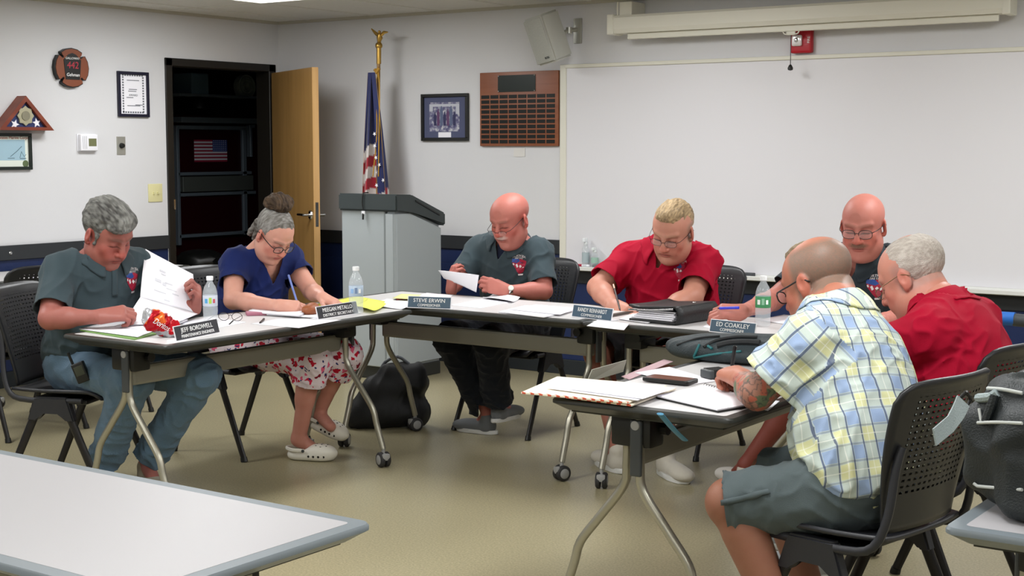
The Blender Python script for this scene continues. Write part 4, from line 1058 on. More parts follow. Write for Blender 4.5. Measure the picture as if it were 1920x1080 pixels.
class Person:
    """J: world joints. keys: pelvis, waist, chest, neck, head, shR, shL, elR, elL, wrR, wrL, hipR, hipL, knR, knL, anR, anL, toR, toL"""
    def __init__(s, J, fwd, skin, name_loc, label, hk=1.0, arm=1.0, hot='#b0604f'):
        s.J = {k: np.array(v, float) for k, v in J.items()}; s.f = unit(fwd); s.r = unit(np.cross(s.f, (0, 0, 1))); s.skin = skin; s.hot = hot; s.arm = arm
        s.e = empty('person', name_loc); tag(s.e, label, 'person'); s.parts = []; s.hands = {}
        s.hk = hk
    def torso(s, V, g=0.0, wide=.175, deep=.115, belly=.13, bwide=.165, k=.07, hips=True):
        """g = looseness"""
        J = s.J; up = unit(J['neck']-J['waist']); fr = unit(s.f-up*(s.f@up)); rt = np.cross(fr, up); M = np.stack([rt, fr, up], 1)
        V.ell(J['chest'], (wide+g, deep+g, .19+g), M, 0)
        up2 = unit(J['waist']-J['pelvis']+np.array([0, 0, .02])); fr2 = unit(s.f-up2*(s.f@up2)); M2 = np.stack([np.cross(fr2, up2), fr2, up2], 1)
        V.ell(J['waist']+fr2*.02, (bwide+g, belly+g, .16+g), M2, k)
        if hips: V.ell(J['pelvis']+np.array([0, 0, .03]), (max(bwide, .165)+g, .135+g, .12+g), M2, k)
        for q in ('R', 'L'): V.cone(J['chest']+up*.10, J['sh'+q], .082+g*.6, .050*s.arm+g, .05)
        V.cone(J['sh'+'R']-s.r*.02, J['neck']+up*.012, .048+g, .058+g*.5, .05); V.cone(J['sh'+'L']+s.r*.02, J['neck']+up*.012, .048+g, .058+g*.5, .05)
    def body(s, H, head_kw, col_kw, hands, wide=.17, deep=.11, belly=.12, bwide=.16, bare_legs=(), neck=.056, hres=.0026, ares=.0032, calf=1.0, legcol=None, extra=None):
        J = s.J; L = []; s.H = H
        lo, hi = bbox([H.p((0, 0, .02)), J['neck']], .15*H.k)
        V = Vol(lo, hi, hres); 
        V.cone(H.p((0, -.03, -.03)), J['neck']+(J['chest']-J['neck'])*.15, neck*H.k*.96, neck*1.04, 0)
        V.cone(H.p((0, .02, -.075)), J['neck']+s.f*.02, .03*H.k, neck*.9, .03)
        head_prims(V, H, **head_kw)
        P, Q = V.mesh(); P = relax(P, Q, 1, .3); L.append((P, Q, skin_cols(P, s.skin, H, s.hot, **col_kw)))
        for q in ('R', 'L'):
            sh, el, wr = J['sh'+q], J['el'+q], J['wr'+q]; h = hands[q]; d = unit(h['d'])
            lo, hi = bbox([sh+(el-sh)*.35, el, wr, wr+d*.13*s.hk], .075); V = Vol(lo, hi, ares); a = s.arm
            V.cone(sh+(el-sh)*.3, el, .052*a, .042*a, 0); V.cone(el+(wr-el)*.02, el+(wr-el)*.35, .043*a, .041*a, .015); V.cone(el+(wr-el)*.3, wr, .042*a, .0255*a, .02, flat=(h['back'], 1.15))
            V.cone(el+(wr-el)*.9, wr+d*.02, .026*a, .022*a, .01)
            hh = dict(h); hh['side'] = 1 if q == 'R' else -1
            # thumb side: for the right hand palm down the thumb points to the person's left
            tips, tt = hand(V, wr, h['d'], h['back'], -hh['side'] if False else hh['side'], s.hk, h.get('curl', (.3,)*4), h.get('thumb', 'rest'), h.get('spread', 1), h.get('rad', 1.0))
            s.hands[q] = (tips, tt)
            P, Q = V.mesh(); P = relax(P, Q, 1, .2)
            c = skin_cols(P, s.skin)
            if s.hot:   # knuckles a little redder
                for t in tips:
                    dd = np.linalg.norm(P-t, axis=1); m = np.clip((.02-dd)/.02, 0, 1)[:, None]*.30; c = c*(1-m)+np.array(lin(s.hot)[:3])*SKF[0]*m
            L.append((P, Q, c))
        allp = [J[k] for k in ('pelvis', 'waist', 'chest', 'shR', 'shL')]
        V = Vol(*bbox(allp+[J[k] for k in ('hipR', 'hipL')], .2), .008); s.torso(V, -.018, wide, deep, belly, bwide)
        P, Q = V.mesh(); L.append((P, Q, skin_cols(P, s.skin)))
        for q in ('R', 'L'):
            hp, kn, an, to = J['hip'+q], J['kn'+q], J['an'+q], J['to'+q]; bare = q in bare_legs
            V = Vol(*bbox([hp, kn, an, to], .12), .005 if bare else .010); c_ = calf if bare else calf*.8
            V.cone(hp, kn, .08*c_, .058*c_, 0); V.ell(kn, (.056*c_, .058*c_, .058*c_), None, .02)
            b = unit(kn-an); bk = unit(-s.f-b*(-s.f@b))
            V.cone(kn, an, .052*c_, .036*c_, .02); V.cone(kn+(an-kn)*.2+bk*.012, kn+(an-kn)*.5+bk*.012, .052*c_, .042*c_, .03)
            V.cone(an, to, .034, .026, .02)
            P, Q = V.mesh(); L.append((P, Q, skin_cols(P, legcol or s.skin)))
        P, Q, c = join_parts(L)
        if extra is not None: c = extra(P, c)
        s.bodyo = to_obj('body', P, Q, m_skin, s.e, c); return s.bodyo
    def shirt(s, m, g=.012, sleeve=.78, col=None, wide=.175, deep=.115, belly=.13, bwide=.165, res=.006, hem=None, amp=.006, neckcut=.075, name='shirt', seed=1, uvf=None, sl_r=.066, vneck=0.0, neck_off=0.0, hips=True, vcut=None):
        J = s.J; pts = [J[k] for k in ('pelvis', 'waist', 'chest', 'shR', 'shL', 'elR', 'elL', 'neck')]
        V = Vol(*bbox(pts, .2), res); s.torso(V, g, wide, deep, belly, bwide, hips=hips)
        cuts = []; a = s.arm
        for q in ('R', 'L'):
            sh, el = J['sh'+q], J['el'+q]; e = sh+(el-sh)*sleeve; V.cone(sh, e, .056*a+g*.5, sl_r*a, .04); V.cone(e, sh+(el-sh)*(sleeve+.2), sl_r*a, sl_r*a*.98, .0)
            cuts.append((e, el-sh, sl_r*a*1.2+.012))
        up = unit(J['neck']-J['chest']); V.cone(J['neck']-up*.02, J['neck']+up*.05, neckcut*.92, neckcut*.8, .02)
        cuts.append((J['neck']+up*(.015+neck_off)+s.f*.01, unit(up-s.f*(.35+vneck)), .12))
        if hem is not None: cuts.append((hem[0], hem[1], .45))
        P, Q = V.mesh(); P = relax(P, Q, 2, .5)
        N = vnormals(P, Q)
        # folds: across the belly, radiating from the armpits, along the sleeves
        c1 = creases(P, s.r*.6+np.array([0, 0, .35]), seed, .06, 3)
        c2 = creases(P, s.r*.5+np.array([0, 0, -.6])+s.f*.3, seed+11, .045, 3.5)
        w = np.zeros(len(P))
        for q in ('R', 'L'):
            ap = J['sh'+q]+np.array([0, 0, -.09]); w = np.maximum(w, np.exp(-(np.linalg.norm(P-ap, axis=1)/.13)**2))
        low = np.clip((J['chest'][2]-P[:, 2])/.2, 0, 1)
        P = P+N*((c1*(.5+1.5*low)+c2*(.5+1.9*w))*amp*1.25-amp*.6)[:, None]
        P, Q, used = clip(P, Q, cuts)
        if vcut:      # open V at the front
            dep, sl = vcut; c = J['neck']-up*dep; fr = unit(s.f-up*(s.f@up)); rt = np.cross(fr, up)
            n1 = unit(up-rt*sl); n2 = unit(up+rt*sl); D1, D2 = (P-c)@n1, (P-c)@n2; front = (P-J['neck'])@fr > -.01; out = (D1 > 0) & (D2 > 0) & front
            keep = ~out[Q].all(1); Q = Q[keep]; us = np.zeros(len(P), bool); us[Q.ravel()] = True; sn = us & out; P = P.copy()
            a = sn & (D1 <= D2); b = sn & (D1 > D2); P[a] -= np.outer(D1[a], n1); P[b] -= np.outer(D2[b], n2)
            u_ = np.unique(Q); mp = np.full(len(P), -1); mp[u_] = np.arange(len(u_)); P, Q = P[u_], mp[Q]
        cc = None
        if col is not None: cc = np.tile(np.array(lin(col)[:3]), (len(P), 1))
        o = to_obj(name, P, Q, m, s.e, cc, uvf(P, Q, s) if uvf else None); solid(o, .0035, -1); s.shirto = o
        s.bvh = bvhtree.BVHTree.FromPolygons([tuple(p) for p in P], [tuple(int(i) for i in q) for q in Q]); return o
    def cuff(s, m, sleeve, q, r=.067, name='sleeve_band'):
        J = s.J; sh, el = J['sh'+q], J['el'+q]; e = sh+(el-sh)*sleeve; d = unit(el-sh); a = s.arm
        bm = BM(); u = unit(np.cross(d, (0, 0, 1))); v = np.cross(d, u)
        for t0, t1, rr in ((-.022, .001, r*a+.003),):
            add_grid(bm, lambda p, t: Vector(e+d*(t0+(t1-t0)*t)+(u*math.cos(2*PI*p)+v*math.sin(2*PI*p))*rr), 28, 2, closed_u=True)
        return bm
    def collar(s, m, tip=.045, gap=24, r0=.062, h=.038, stand=True, name='collar', open_=0.0):
        J = s.J; up = unit(unit(J['neck']-J['chest'])-s.f*.10); f = unit(s.f-up*(s.f@up)); r = np.cross(f, up); c = J['neck']+up*.004+f*.006
        bm = BM()
        def fn(u, v):
            a = R(gap+open_)+(2*PI-2*R(gap+open_))*u; dirv = f*math.cos(a)+r*math.sin(a)
            front = math.exp(-((min(u, 1-u))/.10)**2); back = .5-.5*math.cos(a)
            top = c+dirv*(r0+.004)+up*(h*.72+.012*(1-back)*-1+.010*(.5-.5*math.cos(a)) )
            lo_ = c+dirv*(r0-.004)+up*(-.02)
            if v < .3: q = lo_+(top-lo_)*(v/.3)
            else:
                t = (v-.3)/.7; low = c+dirv*(r0+.048+.010*front)+up*(-.035-tip*.75*front)+f*(.020*front)
                q = top+(low-top)*t+dirv*(.008*math.sin(t*PI))
                for _ in range(2):
                    hit = s.bvh.find_nearest(Vector(q))
                    if hit[0] is not None:
                        nn = np.array(hit[1]); sd_ = (q-np.array(hit[0]))@nn; want = .007*(1-.35*t)
                        if t > .75: q = np.array(hit[0])+nn*max(want, min(sd_, .010))
                        elif sd_ < want: q = q+nn*(want-sd_)
            return Vector(q)
        add_grid(bm, fn, 60, 12)
        me_o = obj(name, bm, m, None, True, None); me_o.parent = s.e; me_o.matrix_parent_inverse = Matrix.Translation(s.e.location).inverted(); solid(me_o, .0035, 0)
        return me_o
    def child(s, name, bm, m, smooth=True, sharp=None):
        o = obj(name, bm, m, None, smooth, sharp); o.parent = s.e; o.matrix_parent_inverse = Matrix.Translation(s.e.location).inverted(); return o
    def pants(s, m, g=.012, upto=('an', 'an'), res=.007, bwide=.165, belly=.12, amp=.008, col=None, seed=4, frac=1.0, name='trousers', thigh=.083, kneer=.068, hemr=.062, uvf=None):
        """frac: how far down the shin (or, negative, along the thigh) the legs end"""
        J = s.J; pts = [J[k] for k in ('pelvis', 'hipR', 'hipL', 'knR', 'knL')]+([J['anR'], J['anL']] if frac > 0 else [])
        V = Vol(*bbox(pts, .17), res); up2 = unit(J['waist']-J['pelvis']+np.array([0, 0, .02])); fr2 = unit(s.f-up2*(s.f@up2)); M2 = np.stack([np.cross(fr2, up2), fr2, up2], 1)
        V.ell(J['pelvis']+np.array([0, 0, .0]), (bwide+g, .145+g, .12+g), M2, 0); V.ell(J['pelvis']+up2*.07, (bwide+g, belly+g, .06), M2, .03)
        cuts = []
        for q in ('R', 'L'):
            hp, kn, an = J['hip'+q], J['kn'+q], J['an'+q]
            if frac > 0:
                e = kn+(an-kn)*frac; V.cone(hp, kn, thigh+g, kneer+g, .04); V.cone(kn, e, kneer+g, hemr+g*.5, .03); V.cone(e, kn+(an-kn)*(frac+.2), hemr+g*.5, hemr+g*.5, 0); cuts.append((e, an-kn, (hemr+g)*1.25+.01))
            else:
                e = hp+(kn-hp)*(-frac); V.cone(hp, e, thigh+g, hemr+g, .04); V.cone(e, hp+(kn-hp)*(-frac+.22), hemr+g, hemr+g, 0); cuts.append((e, kn-hp, .19))
        P, Q = V.mesh(); P = relax(P, Q, 2, .5); N = vnormals(P, Q)
        cr = np.zeros(len(P))
        for q in ('R', 'L'):
            kn, an, hp = J['kn'+q], J['an'+q], J['hip'+q]
            wk = np.exp(-(np.linalg.norm(P-kn, axis=1)/.10)**2)+np.exp(-(np.linalg.norm(P-an, axis=1)/.14)**2)*(frac > 0)+.7*np.exp(-(np.linalg.norm(P-hp, axis=1)/.14)**2)
            cr = np.maximum(cr, wk)
        P = P+N*((creases(P, s.r+np.array([0, 0, .1]), seed, .04, 2.5)*(.5+1.3*cr)+creases(P, (.3, .2, 1), seed+7, .05, 3)*.5)*amp-amp*.5)[:, None]
        P, Q, _ = clip(P, Q, cuts); cc = None
        if col is not None: cc = np.tile(np.array(lin(col)[:3]), (len(P), 1))
        o = to_obj(name, P, Q, m, s.e, cc, uvf(P, Q, s) if uvf else None); solid(o, .0035, -1); s.pantso = o; return o
    def decal(s, u, v, pts, m, off=.0025, name='emblem', base=None, ext=None):
        """project flat outline (local metres, right/up) on the shirt front at u right, v up of the chest centre"""
        pass
    def project(s, bm, org, right, up, nrm, off):
        for vt in bm.verts:
            p = org+right*vt.co.x+up*vt.co.y; h = s.bvh.ray_cast(Vector(p+nrm*.25), Vector(-nrm), .6)
            if h[0] is not None: vt.co = h[0]+Vector(nrm)*(off+vt.co.z)
            else: vt.co = Vector(p)
    def emblem(s, org, right, up, nrm, w=.085):
        org, right, up, nrm = [np.array(x, float) for x in (org, right, up, nrm)]; right = unit(right); up = unit(up); nrm = unit(nrm)
        k = w/.085
        def shape(outs, mi):
            bm = BM()
            for o in outs:
                vs = [bm.verts.new((x*k, y*k, 0)) for x, y in o]; bm.faces.new(vs)
            bmesh.ops.triangulate(bm, faces=bm.faces[:]); bmesh.ops.subdivide_edges(bm, edges=bm.edges[:], cuts=2, use_grid_fill=True); return bm
        def rect(x0, y0, x1, y1): return [(x0, y0), (x1, y0), (x1, y1), (x0, y1)]
        L = [('shield', [[(-.036, .022), (.012, .03), (.036, .018), (.030, -.005), (.012, -.040), (-.004, -.05), (-.016, -.034), (-.034, -.004)]], M_EM['red'], .0022),
             ('blue_field', [[(-.038, .030), (-.004, .030), (.010, .012), (-.002, .004), (-.036, .012)]], M_EM['blue'], .0030),
             ('white_marks', [[(-.022, -.002), (-.014, .004), (-.008, -.012), (-.016, -.018)], [(-.004, -.008), (.004, .0), (.012, -.008), (.004, -.018)], [(.016, -.004), (.024, .004), (.022, -.014), (.014, -.018)], [(-.034, .004), (-.028, .008), (-.026, -.004), (-.032, -.004)], [(-.010, -.05), (.012, -.048), (.010, -.056), (-.010, -.058)]], M_EM['white'], .0034)]
        root = None
        for nm, outs, m, off in L:
            bm = shape(outs, 0); s.project(bm, org, right, up, nrm, off); o = s.child('emblem' if root is None else nm, bm, m, False)
            if root is None: root = o
            else: o.parent = root; o.matrix_parent_inverse = Matrix.Identity(4)
        for txt, sz, y, wd in (('NORTH SEA', .016, .046, .07), ('FIRE DIST', .011, .034, .045)):
            t = text_obj(txt, sz*k, Matrix.Identity(4), M_EM['white'], None, 'emblem_lettering', ext=0, wid=wd*k)
            bm = BM(); bm.from_mesh(t.data); bpy.data.objects.remove(t)
            for v in bm.verts: v.co.y += (y - (v.co.x/k)**2*6)*k
            bmesh.ops.subdivide_edges(bm, edges=[e for e in bm.edges if e.calc_length() > .006], cuts=1); s.project(bm, org, right, up, nrm, .0034); o = s.child('emblem_lettering', bm, M_EM['white'], False); o.parent = root; o.matrix_parent_inverse = Matrix.Identity(4)
M_EM = {'red': mat('emblem_red', '#a8203c', .6), 'blue': mat('emblem_blue', '#2f4f96', .6), 'white': mat('emblem_white', '#e6dede', .6)}
def hair_obj(pp, V, col, noise=.004, lam=.012, seed=3, name='hair', var=.35, mask=None, dark=None, relaxn=1, streak=None):
    P, Q = V.mesh()
    if len(P) == 0: return None
    P = relax(P, Q, relaxn, .4); N = vnormals(P, Q); L = pp.H.inv(P)
    S = L*np.array([1.0, .28, .6]) if streak is None else L*np.array(streak)
    n = vnoise(S/lam, seed)+.5*vnoise(S/(lam*.45), seed+1)
    P = P+N*(n*noise)[:, None]
    a, b = np.array(lin(col)[:3]), np.array(lin(dark)[:3]) if dark else np.array(lin(col)[:3])*.4
    t = np.clip(.5+.5*(vnoise(S/(lam*.5), seed+5)+.6*vnoise(S/.03, seed+6)), 0, 1)[:, None]
    c = a*t+b*(1-t)
    return to_obj(name, P, Q, m_hair, pp.e, c)
def hairvol(H, res=.0028, pad=.14): return Vol(*bbox([H.p((0, 0, .02))], pad*H.k), res)
def glasses(pp, m, slide=0.0, rim=.0013, lw=.024, lh=.017, tilt=0, mr=None, full=True, name='glasses'):
    H = pp.H; root_bm = BM(); 
    def W(v): return Vector(H.p(v))
    yb = .108-.0; zc = .006-slide; dy = slide*.35
    for q in (-1, 1):
        pts = []
        for i in range(25):
            a = 2*PI*i/24; ex = math.copysign(abs(math.cos(a))**.75, math.cos(a)); ez = math.copysign(abs(math.sin(a))**.75, math.sin(a))
            pts.append(W((q*.0325+lw*ex, yb+dy-.006*abs(q*.0325+lw*ex)/.05-.10*(lh*ez)*.15, zc+lh*ez)))
        if full: add_tube(root_bm, pts, rim, 8, cap=False)
        else: add_tube(root_bm, pts[0:13], rim, 8)
        add_tube(root_bm, [W((q*(.0325+lw), yb+dy-.007, zc+.007)), W((q*.070, yb+dy-.02, zc+.010)), W((q*.0795, .045, zc*.5+.012)), W((q*.084, -.005, .014)), W((q*.082, -.030, -.002))], rim*1.15, 8, smooth=.012)
    add_tube(root_bm, [W((-.0105, yb+dy-.001, zc+.004)), W((0, yb+dy+.003, zc+.007)), W((.0105, yb+dy-.001, zc+.004))], rim, 8)
    fr = pp.child(name, root_bm, m)
    bm = BM()
    for q in (-1, 1):
        vs = []
        for i in range(24):
            a = 2*PI*i/24; ex = math.copysign(abs(math.cos(a))**.75, math.cos(a)); ez = math.copysign(abs(math.sin(a))**.75, math.sin(a))
            vs.append(bm.verts.new(W((q*.0325+lw*ex*.98, yb+dy-.006*abs(q*.0325+lw*ex)/.05-.0015*ez, zc+lh*ez*.98))))
        bm.faces.new(vs)
    ln = obj('lens', bm, m_lens, None); ln.parent = fr; ln.matrix_parent_inverse = fr.matrix_parent_inverse.copy(); ln.matrix_parent_inverse = Matrix.Identity(4)
    return fr
m_lens = mat('spectacle_lens', '#ffffff', .03, alpha=.10, spec=.8)
m_wire = mat('dark_wire', '#2d2426', .3, metal=.6); m_gold = mat('thin_gold_wire', '#7f6a4a', .3, metal=.8); m_blackrim = mat('black_rim', '#0e0e10', .3)
def fabric(name, col, bump=.25, sheen=.25, rough=.8, sc=600, var=.06):
    return mat(name, col, rough, spec=.25, bump=(sc, bump), var=(9, var), sheen=sheen)
# ================================================================== PEOPLE
RT, AW, UP = np.array([.819, .574, 0]), np.array([-.574, .819, 0]), np.array([0, 0, 1.])
m_polo_grey = fabric('slate_polo_knit', '#38464c', .3, .08)
m_polo_dark = fabric('charcoal_polo_knit', '#2f383e', .3, .06)
m_polo_red = fabric('crimson_polo_knit', '#a60029', .3, .0)
m_tee = fabric('navy_tee', '#14235a', .25, .05)
m_undernavy = fabric('navy_undershirt', '#131c36', .2)
m_denim = fabric('blue_denim', '#5b7489', .5, .1, .85, 350, .25)
m_navytr = fabric('black_navy_trousers', '#10141c', .25, .1)
m_greyshort = fabric('grey_shorts_cloth', '#4d5759', .25, .1)
m_blackshort = fabric('dark_shorts', '#16181b', .2, .1)
# ---- first man: slate polo, grey hair, lifting a sheet
def seat_J(pel, f, kn, an, sep=.10, to=.15):
    f = unit(f); r = np.cross(f, UP); d = {}
    for q, s_ in (('R', 1), ('L', -1)): d['hip'+q] = np.array(pel)+r*s_*sep+f*.03-UP*.03
    return d
ONLY = None
def P1():
    f = unit((1, -.14, 0)); J = dict(pelvis=(-5.20, 4.12, .565), waist=(-5.17, 4.12, .72), chest=(-5.12, 4.13, .87), neck=(-5.08, 4.12, 1.03), shR=(-5.13, 3.945, .975), shL=(-5.08, 4.32, .975),
        elR=(-5.02, 3.80, .79), wrR=tuple(onz(188, 594, .80)), elL=(-4.93, 4.40, .80), wrL=tuple(ony(366, 578, 4.47)), knR=(-4.74, 3.99, .53), knL=(-4.60, 4.24, .53), anR=(-5.02, 4.06, .12), anL=(-4.93, 4.22, .11), toR=(-4.90, 4.0, .035), toL=(-4.80, 4.16, .035))
    J.update(seat_J(J['pelvis'], f, None, None))
    p = Person(J, f, '#b27b6e', (-5.2, 4.1, 0), 'person with grey hair in a slate polo shirt and jeans lifting a sheet', 1.05, 1.08, '#b0564a')
    H = Head(ony(200, 439, 4.10), RT*.70-AW*.46-UP*.52, UP*.8+RT*.25-AW*.2, 1.13)
    p.body(H, dict(jowl=.010, nose=1.15, wide=1.04), dict(brow=('#6b5648', .5), stubble=('#a0695a', .3)),
        dict(R=dict(d=RT*.9+AW*.25+UP*.12, back=UP*.8-AW*.6-RT*.1, curl=(.95, 1.0, 1.05, 1.1), thumb='pinch', rad=1.12), L=dict(d=UP*.85+RT*.22-AW*.42, back=RT*.85+AW*.25, curl=(1.3, 1.3, 1.3, 1.3), thumb='grip', rad=1.1)), belly=.15, bwide=.17)
    p.shirt(m_polo_grey, .014, .80, belly=.15, bwide=.17, wide=.18, deep=.13, seed=3, sl_r=.068, hem=((-5.2, 4.1, .56), (0, 0, -1)))
    p.collar(m_polo_grey)
    # placket
    bm = BM(); add_grid(bm, lambda u, v: Vector((-.013+.026*u, -v*.14, 0)), 3, 14); o_ = J['neck'] if False else np.array(J['neck']); p.project(bm, o_-np.array([0, 0, .03]), -p.r, UP, p.f, .004); solid(p.child('placket', bm, m_polo_grey), .002)
    p.emblem(np.array(J['chest'])-p.r*.095+UP*.055, p.r*-1, UP, p.f*.9-RT*.0, .088)
    V = hairvol(H); k = H.k
    V.ell(H.p((0, -.020, .050)), [.088*k, .104*k, .094*k], H.M, 0); V.ell(H.p((0, .045, .095)), [.062*k, .045*k, .035*k], H.M, .03)
    V.ell(H.p((.02, .072, .078)), [.055*k, .03*k, .020*k], H.M, .02)
    V.ell(H.p((0, .080, -.030)), [.090*k, .075*k, .092*k], H.M, .016, '-'); V.ell(H.p((0, .0, -.115)), [.12*k, .14*k, .08*k], H.M, .02, '-')
    for q in (-1, 1): V.ell(H.p((q*.088, .006, -.01)), [.022*k, .030*k, .036*k], H.M, .01, '-'); V.cone(H.p((q*.072, .030, .02)), H.p((q*.074, .028, -.018)), .010*k, .005*k, .008)
    hair_obj(p, V, '#8d8d88', .005, .011, 3, dark='#3c3a38')
    p.pants(m_denim, .012, frac=.93, amp=.011, hemr=.066)
    for q in ('R', 'L'):
        shoe(p, J['an'+q], J['to'+q], m_tanshoe, m_solegrey)
    return p
m_tanshoe = fabric('tan_suede', '#8f8672', .3); m_solegrey = mat('shoe_sole_grey', '#6b675c', .6)
def shoe(p, an, to, m, msole, k=1.0, name='shoe', high=0.0):
    an, to = np.array(an, float), np.array(to, float)
    if an[2] < .14: an[2] = .0845*k
    d = to-an; d[2] = d[2]*0 if abs(d[2]) < .12 else d[2]; d = unit(d); dn = unit(np.cross(np.cross(d, (0, 0, 1)), d)); sd = np.cross(d, dn)
    heel = an-dn*.075*k-d*.04*k; toe = heel+d*.26*k; M = np.stack([sd, d, dn], 1)
    V = Vol(*bbox([heel, toe, an], .07), .0045)
    V.ell(heel+d*.05*k+dn*.035*k, (.038*k, .06*k, .045*k), M, 0); V.ell(heel+d*.13*k+dn*.03*k, (.042*k, .08*k, .038*k), M, .03); V.ell(toe-d*.05*k+dn*.025*k, (.045*k, .06*k, .030*k), M, .03)
    V.cone(heel+d*.045*k+dn*.03*k, an+dn*(.01+high), .038*k, .042*k, .02); V.half(heel+dn*.004, -dn)
    P, Q = V.mesh(); P = relax(P, Q, 1); s_ = to_obj(name, P, Q, m, p.e, np.tile(np.array([.5, .5, .5]), (len(P), 1)))
    bm = BM(); out = []
    for i in range(28):
        a = 2*PI*i/28; y = math.cos(a); x = math.sin(a); w = .047*k*(1-.12*(y < -.2)); out.append((x*w*(1-.08*math.sin(a*2)*0), y*.137*k))
    add_prism(bm, out, 0, .022*k, frame_M(Vector(heel+d*.112*k-dn*.008*k), sd, d, dn)); bmesh.ops.bevel(bm, geom=bm.edges[:], offset=.004, segments=1, affect='EDGES')
    so = obj('sole', bm, msole, None, True); so.parent = s_; so.matrix_parent_inverse = Matrix.Identity(4)
    return s_
# ---- woman: navy top, bun, floral trousers, white clogs
m_floral = mat('floral_print', '#d9c8cf', .75, spec=.25, bump=(500, .2))
g = NT(m_floral); tc = g.n('ShaderNodeTexCoord'); ns = g.n('ShaderNodeTexNoise'); ns.inputs['Scale'].default_value = 26; g.l(tc.outputs['Object'], ns.inputs['Vector'])
mxv = g.n('ShaderNodeMix', data_type='RGBA', blend_type='LINEAR_LIGHT'); mxv.inputs[0].default_value = .03; g.l(tc.outputs['Object'], mxv.inputs[6]); g.l(ns.outputs['Color'], mxv.inputs[7])
v1 = g.n('ShaderNodeTexVoronoi'); v1.inputs['Scale'].default_value = 27; g.l(mxv.outputs[2], v1.inputs['Vector'])
v2 = g.n('ShaderNodeTexVoronoi'); v2.inputs['Scale'].default_value = 41; mp_ = g.n('ShaderNodeMapping'); mp_.inputs['Location'].default_value = (3, 1, 2); g.l(mxv.outputs[2], mp_.inputs[0]); g.l(mp_.outputs[0], v2.inputs['Vector'])
sx = g.n('ShaderNodeSeparateColor'); g.l(v1.outputs['Color'], sx.inputs[0])
colr = g.ramp(sx.outputs[0], [(0, lin('#b5122c')), (.45, lin('#c9284a')), (.62, lin('#7f0f26')), (.8, lin('#d65b7c'))], 'CONSTANT')
c_ = g.mix(g.math('LESS_THAN', v1.outputs['Distance'], .40), lin('#dccdd3'), colr)
sy = g.n('ShaderNodeSeparateColor'); g.l(v2.outputs['Color'], sy.inputs[0])
c2_ = g.mix(g.math('MULTIPLY', g.math('LESS_THAN', v2.outputs['Distance'], .26), g.math('GREATER_THAN', sy.outputs[1], .45)), c_, lin('#2a2f66')); g.l(c2_, g.b.inputs['Base Color'])
m_clog = mat('white_clog_foam', '#e6e2d6', .5)
def clog(p, an, d, nrm=(0, 0, 1), heelz=0.0):
    an = np.array(an, float)
    if an[2] < .14: an[2] = .077; d = np.array(d)*np.array([1, 1, 0])
    d = unit(d); dn = unit(np.array(nrm)-d*np.dot(nrm, d)); sd = np.cross(d, dn); heel = np.array(an)-dn*.075-d*.05; toe = heel+d*.245; M = np.stack([sd, d, dn], 1)
    V = Vol(*bbox([heel, toe, heel+dn*.09], .06), .0035)
    V.ell(toe-d*.085+dn*.035, (.050, .085, .045), M, 0); V.ell(heel+d*.05+dn*.022, (.040, .058, .032), M, .03); V.ell(heel+d*.12+dn*.02, (.044, .10, .026), M, .02)
    V.ell(heel+d*.055+dn*.075, (.030, .062, .05), M, .006, '-'); V.half(heel+dn*.0, -dn)
    P, Q = V.mesh(); P = relax(P, Q, 1); s_ = to_obj('clog', P, Q, m_clog, p.e)
    bm = BM()
    bv = bvhtree.BVHTree.FromPolygons([tuple(x) for x in P], [tuple(int(i) for i in q) for q in Q])
    for i, (a, b) in enumerate([(.145, x) for x in (-.022, 0, .022)]+[(.17, x) for x in (-.03, -.010, .010, .03)]+[(.195, x) for x in (-.018, .0, .018)]):
        h = bv.ray_cast(Vector(heel+d*a+sd*b+dn*.2), Vector(-dn), .4)
        if h[0]: add_lathe(bm, [(0, .0006), (.0045, .0006), (.0045, -.002)], frame_M(h[0], sd, d, h[1]), 8)
    for sg in (-1, 1):
        for a in (.115, .14, .165, .19):
            h = bv.ray_cast(Vector(heel+d*a+dn*.024+sd*sg*.2), Vector(-sd*sg), .4)
            if h[0]: add_lathe(bm, [(0, .0006), (.006, .0006), (.006, -.002)], frame_M(h[0], d, np.cross(h[1], d), h[1]), 8)
    o = obj('vent_holes', bm, m_black, None); o.parent = s_
    bm = BM(); add_tube(bm, [Vector(heel+d*.09+sd*.044+dn*.05), Vector(heel+d*.03+sd*.043+dn*.052), Vector(heel-d*.012+dn*.055), Vector(heel+d*.03-sd*.043+dn*.052), Vector(heel+d*.09-sd*.044+dn*.05)], .006, 8, smooth=.01, flat=((0, 0, 1), 1.5)); o = obj('heel_strap', bm, m_clog, None, True); o.parent = s_
    bm = BM()
    for sg in (-1, 1): add_lathe(bm, [(0, .004), (.007, .004), (.008, 0)], frame_M(Vector(heel+d*.088+sd*sg*.049+dn*.05), d, np.cross(sd*sg, d), sd*sg), 10)
    o = obj('strap_rivet', bm, m_grey_pl, None); o.parent = s_
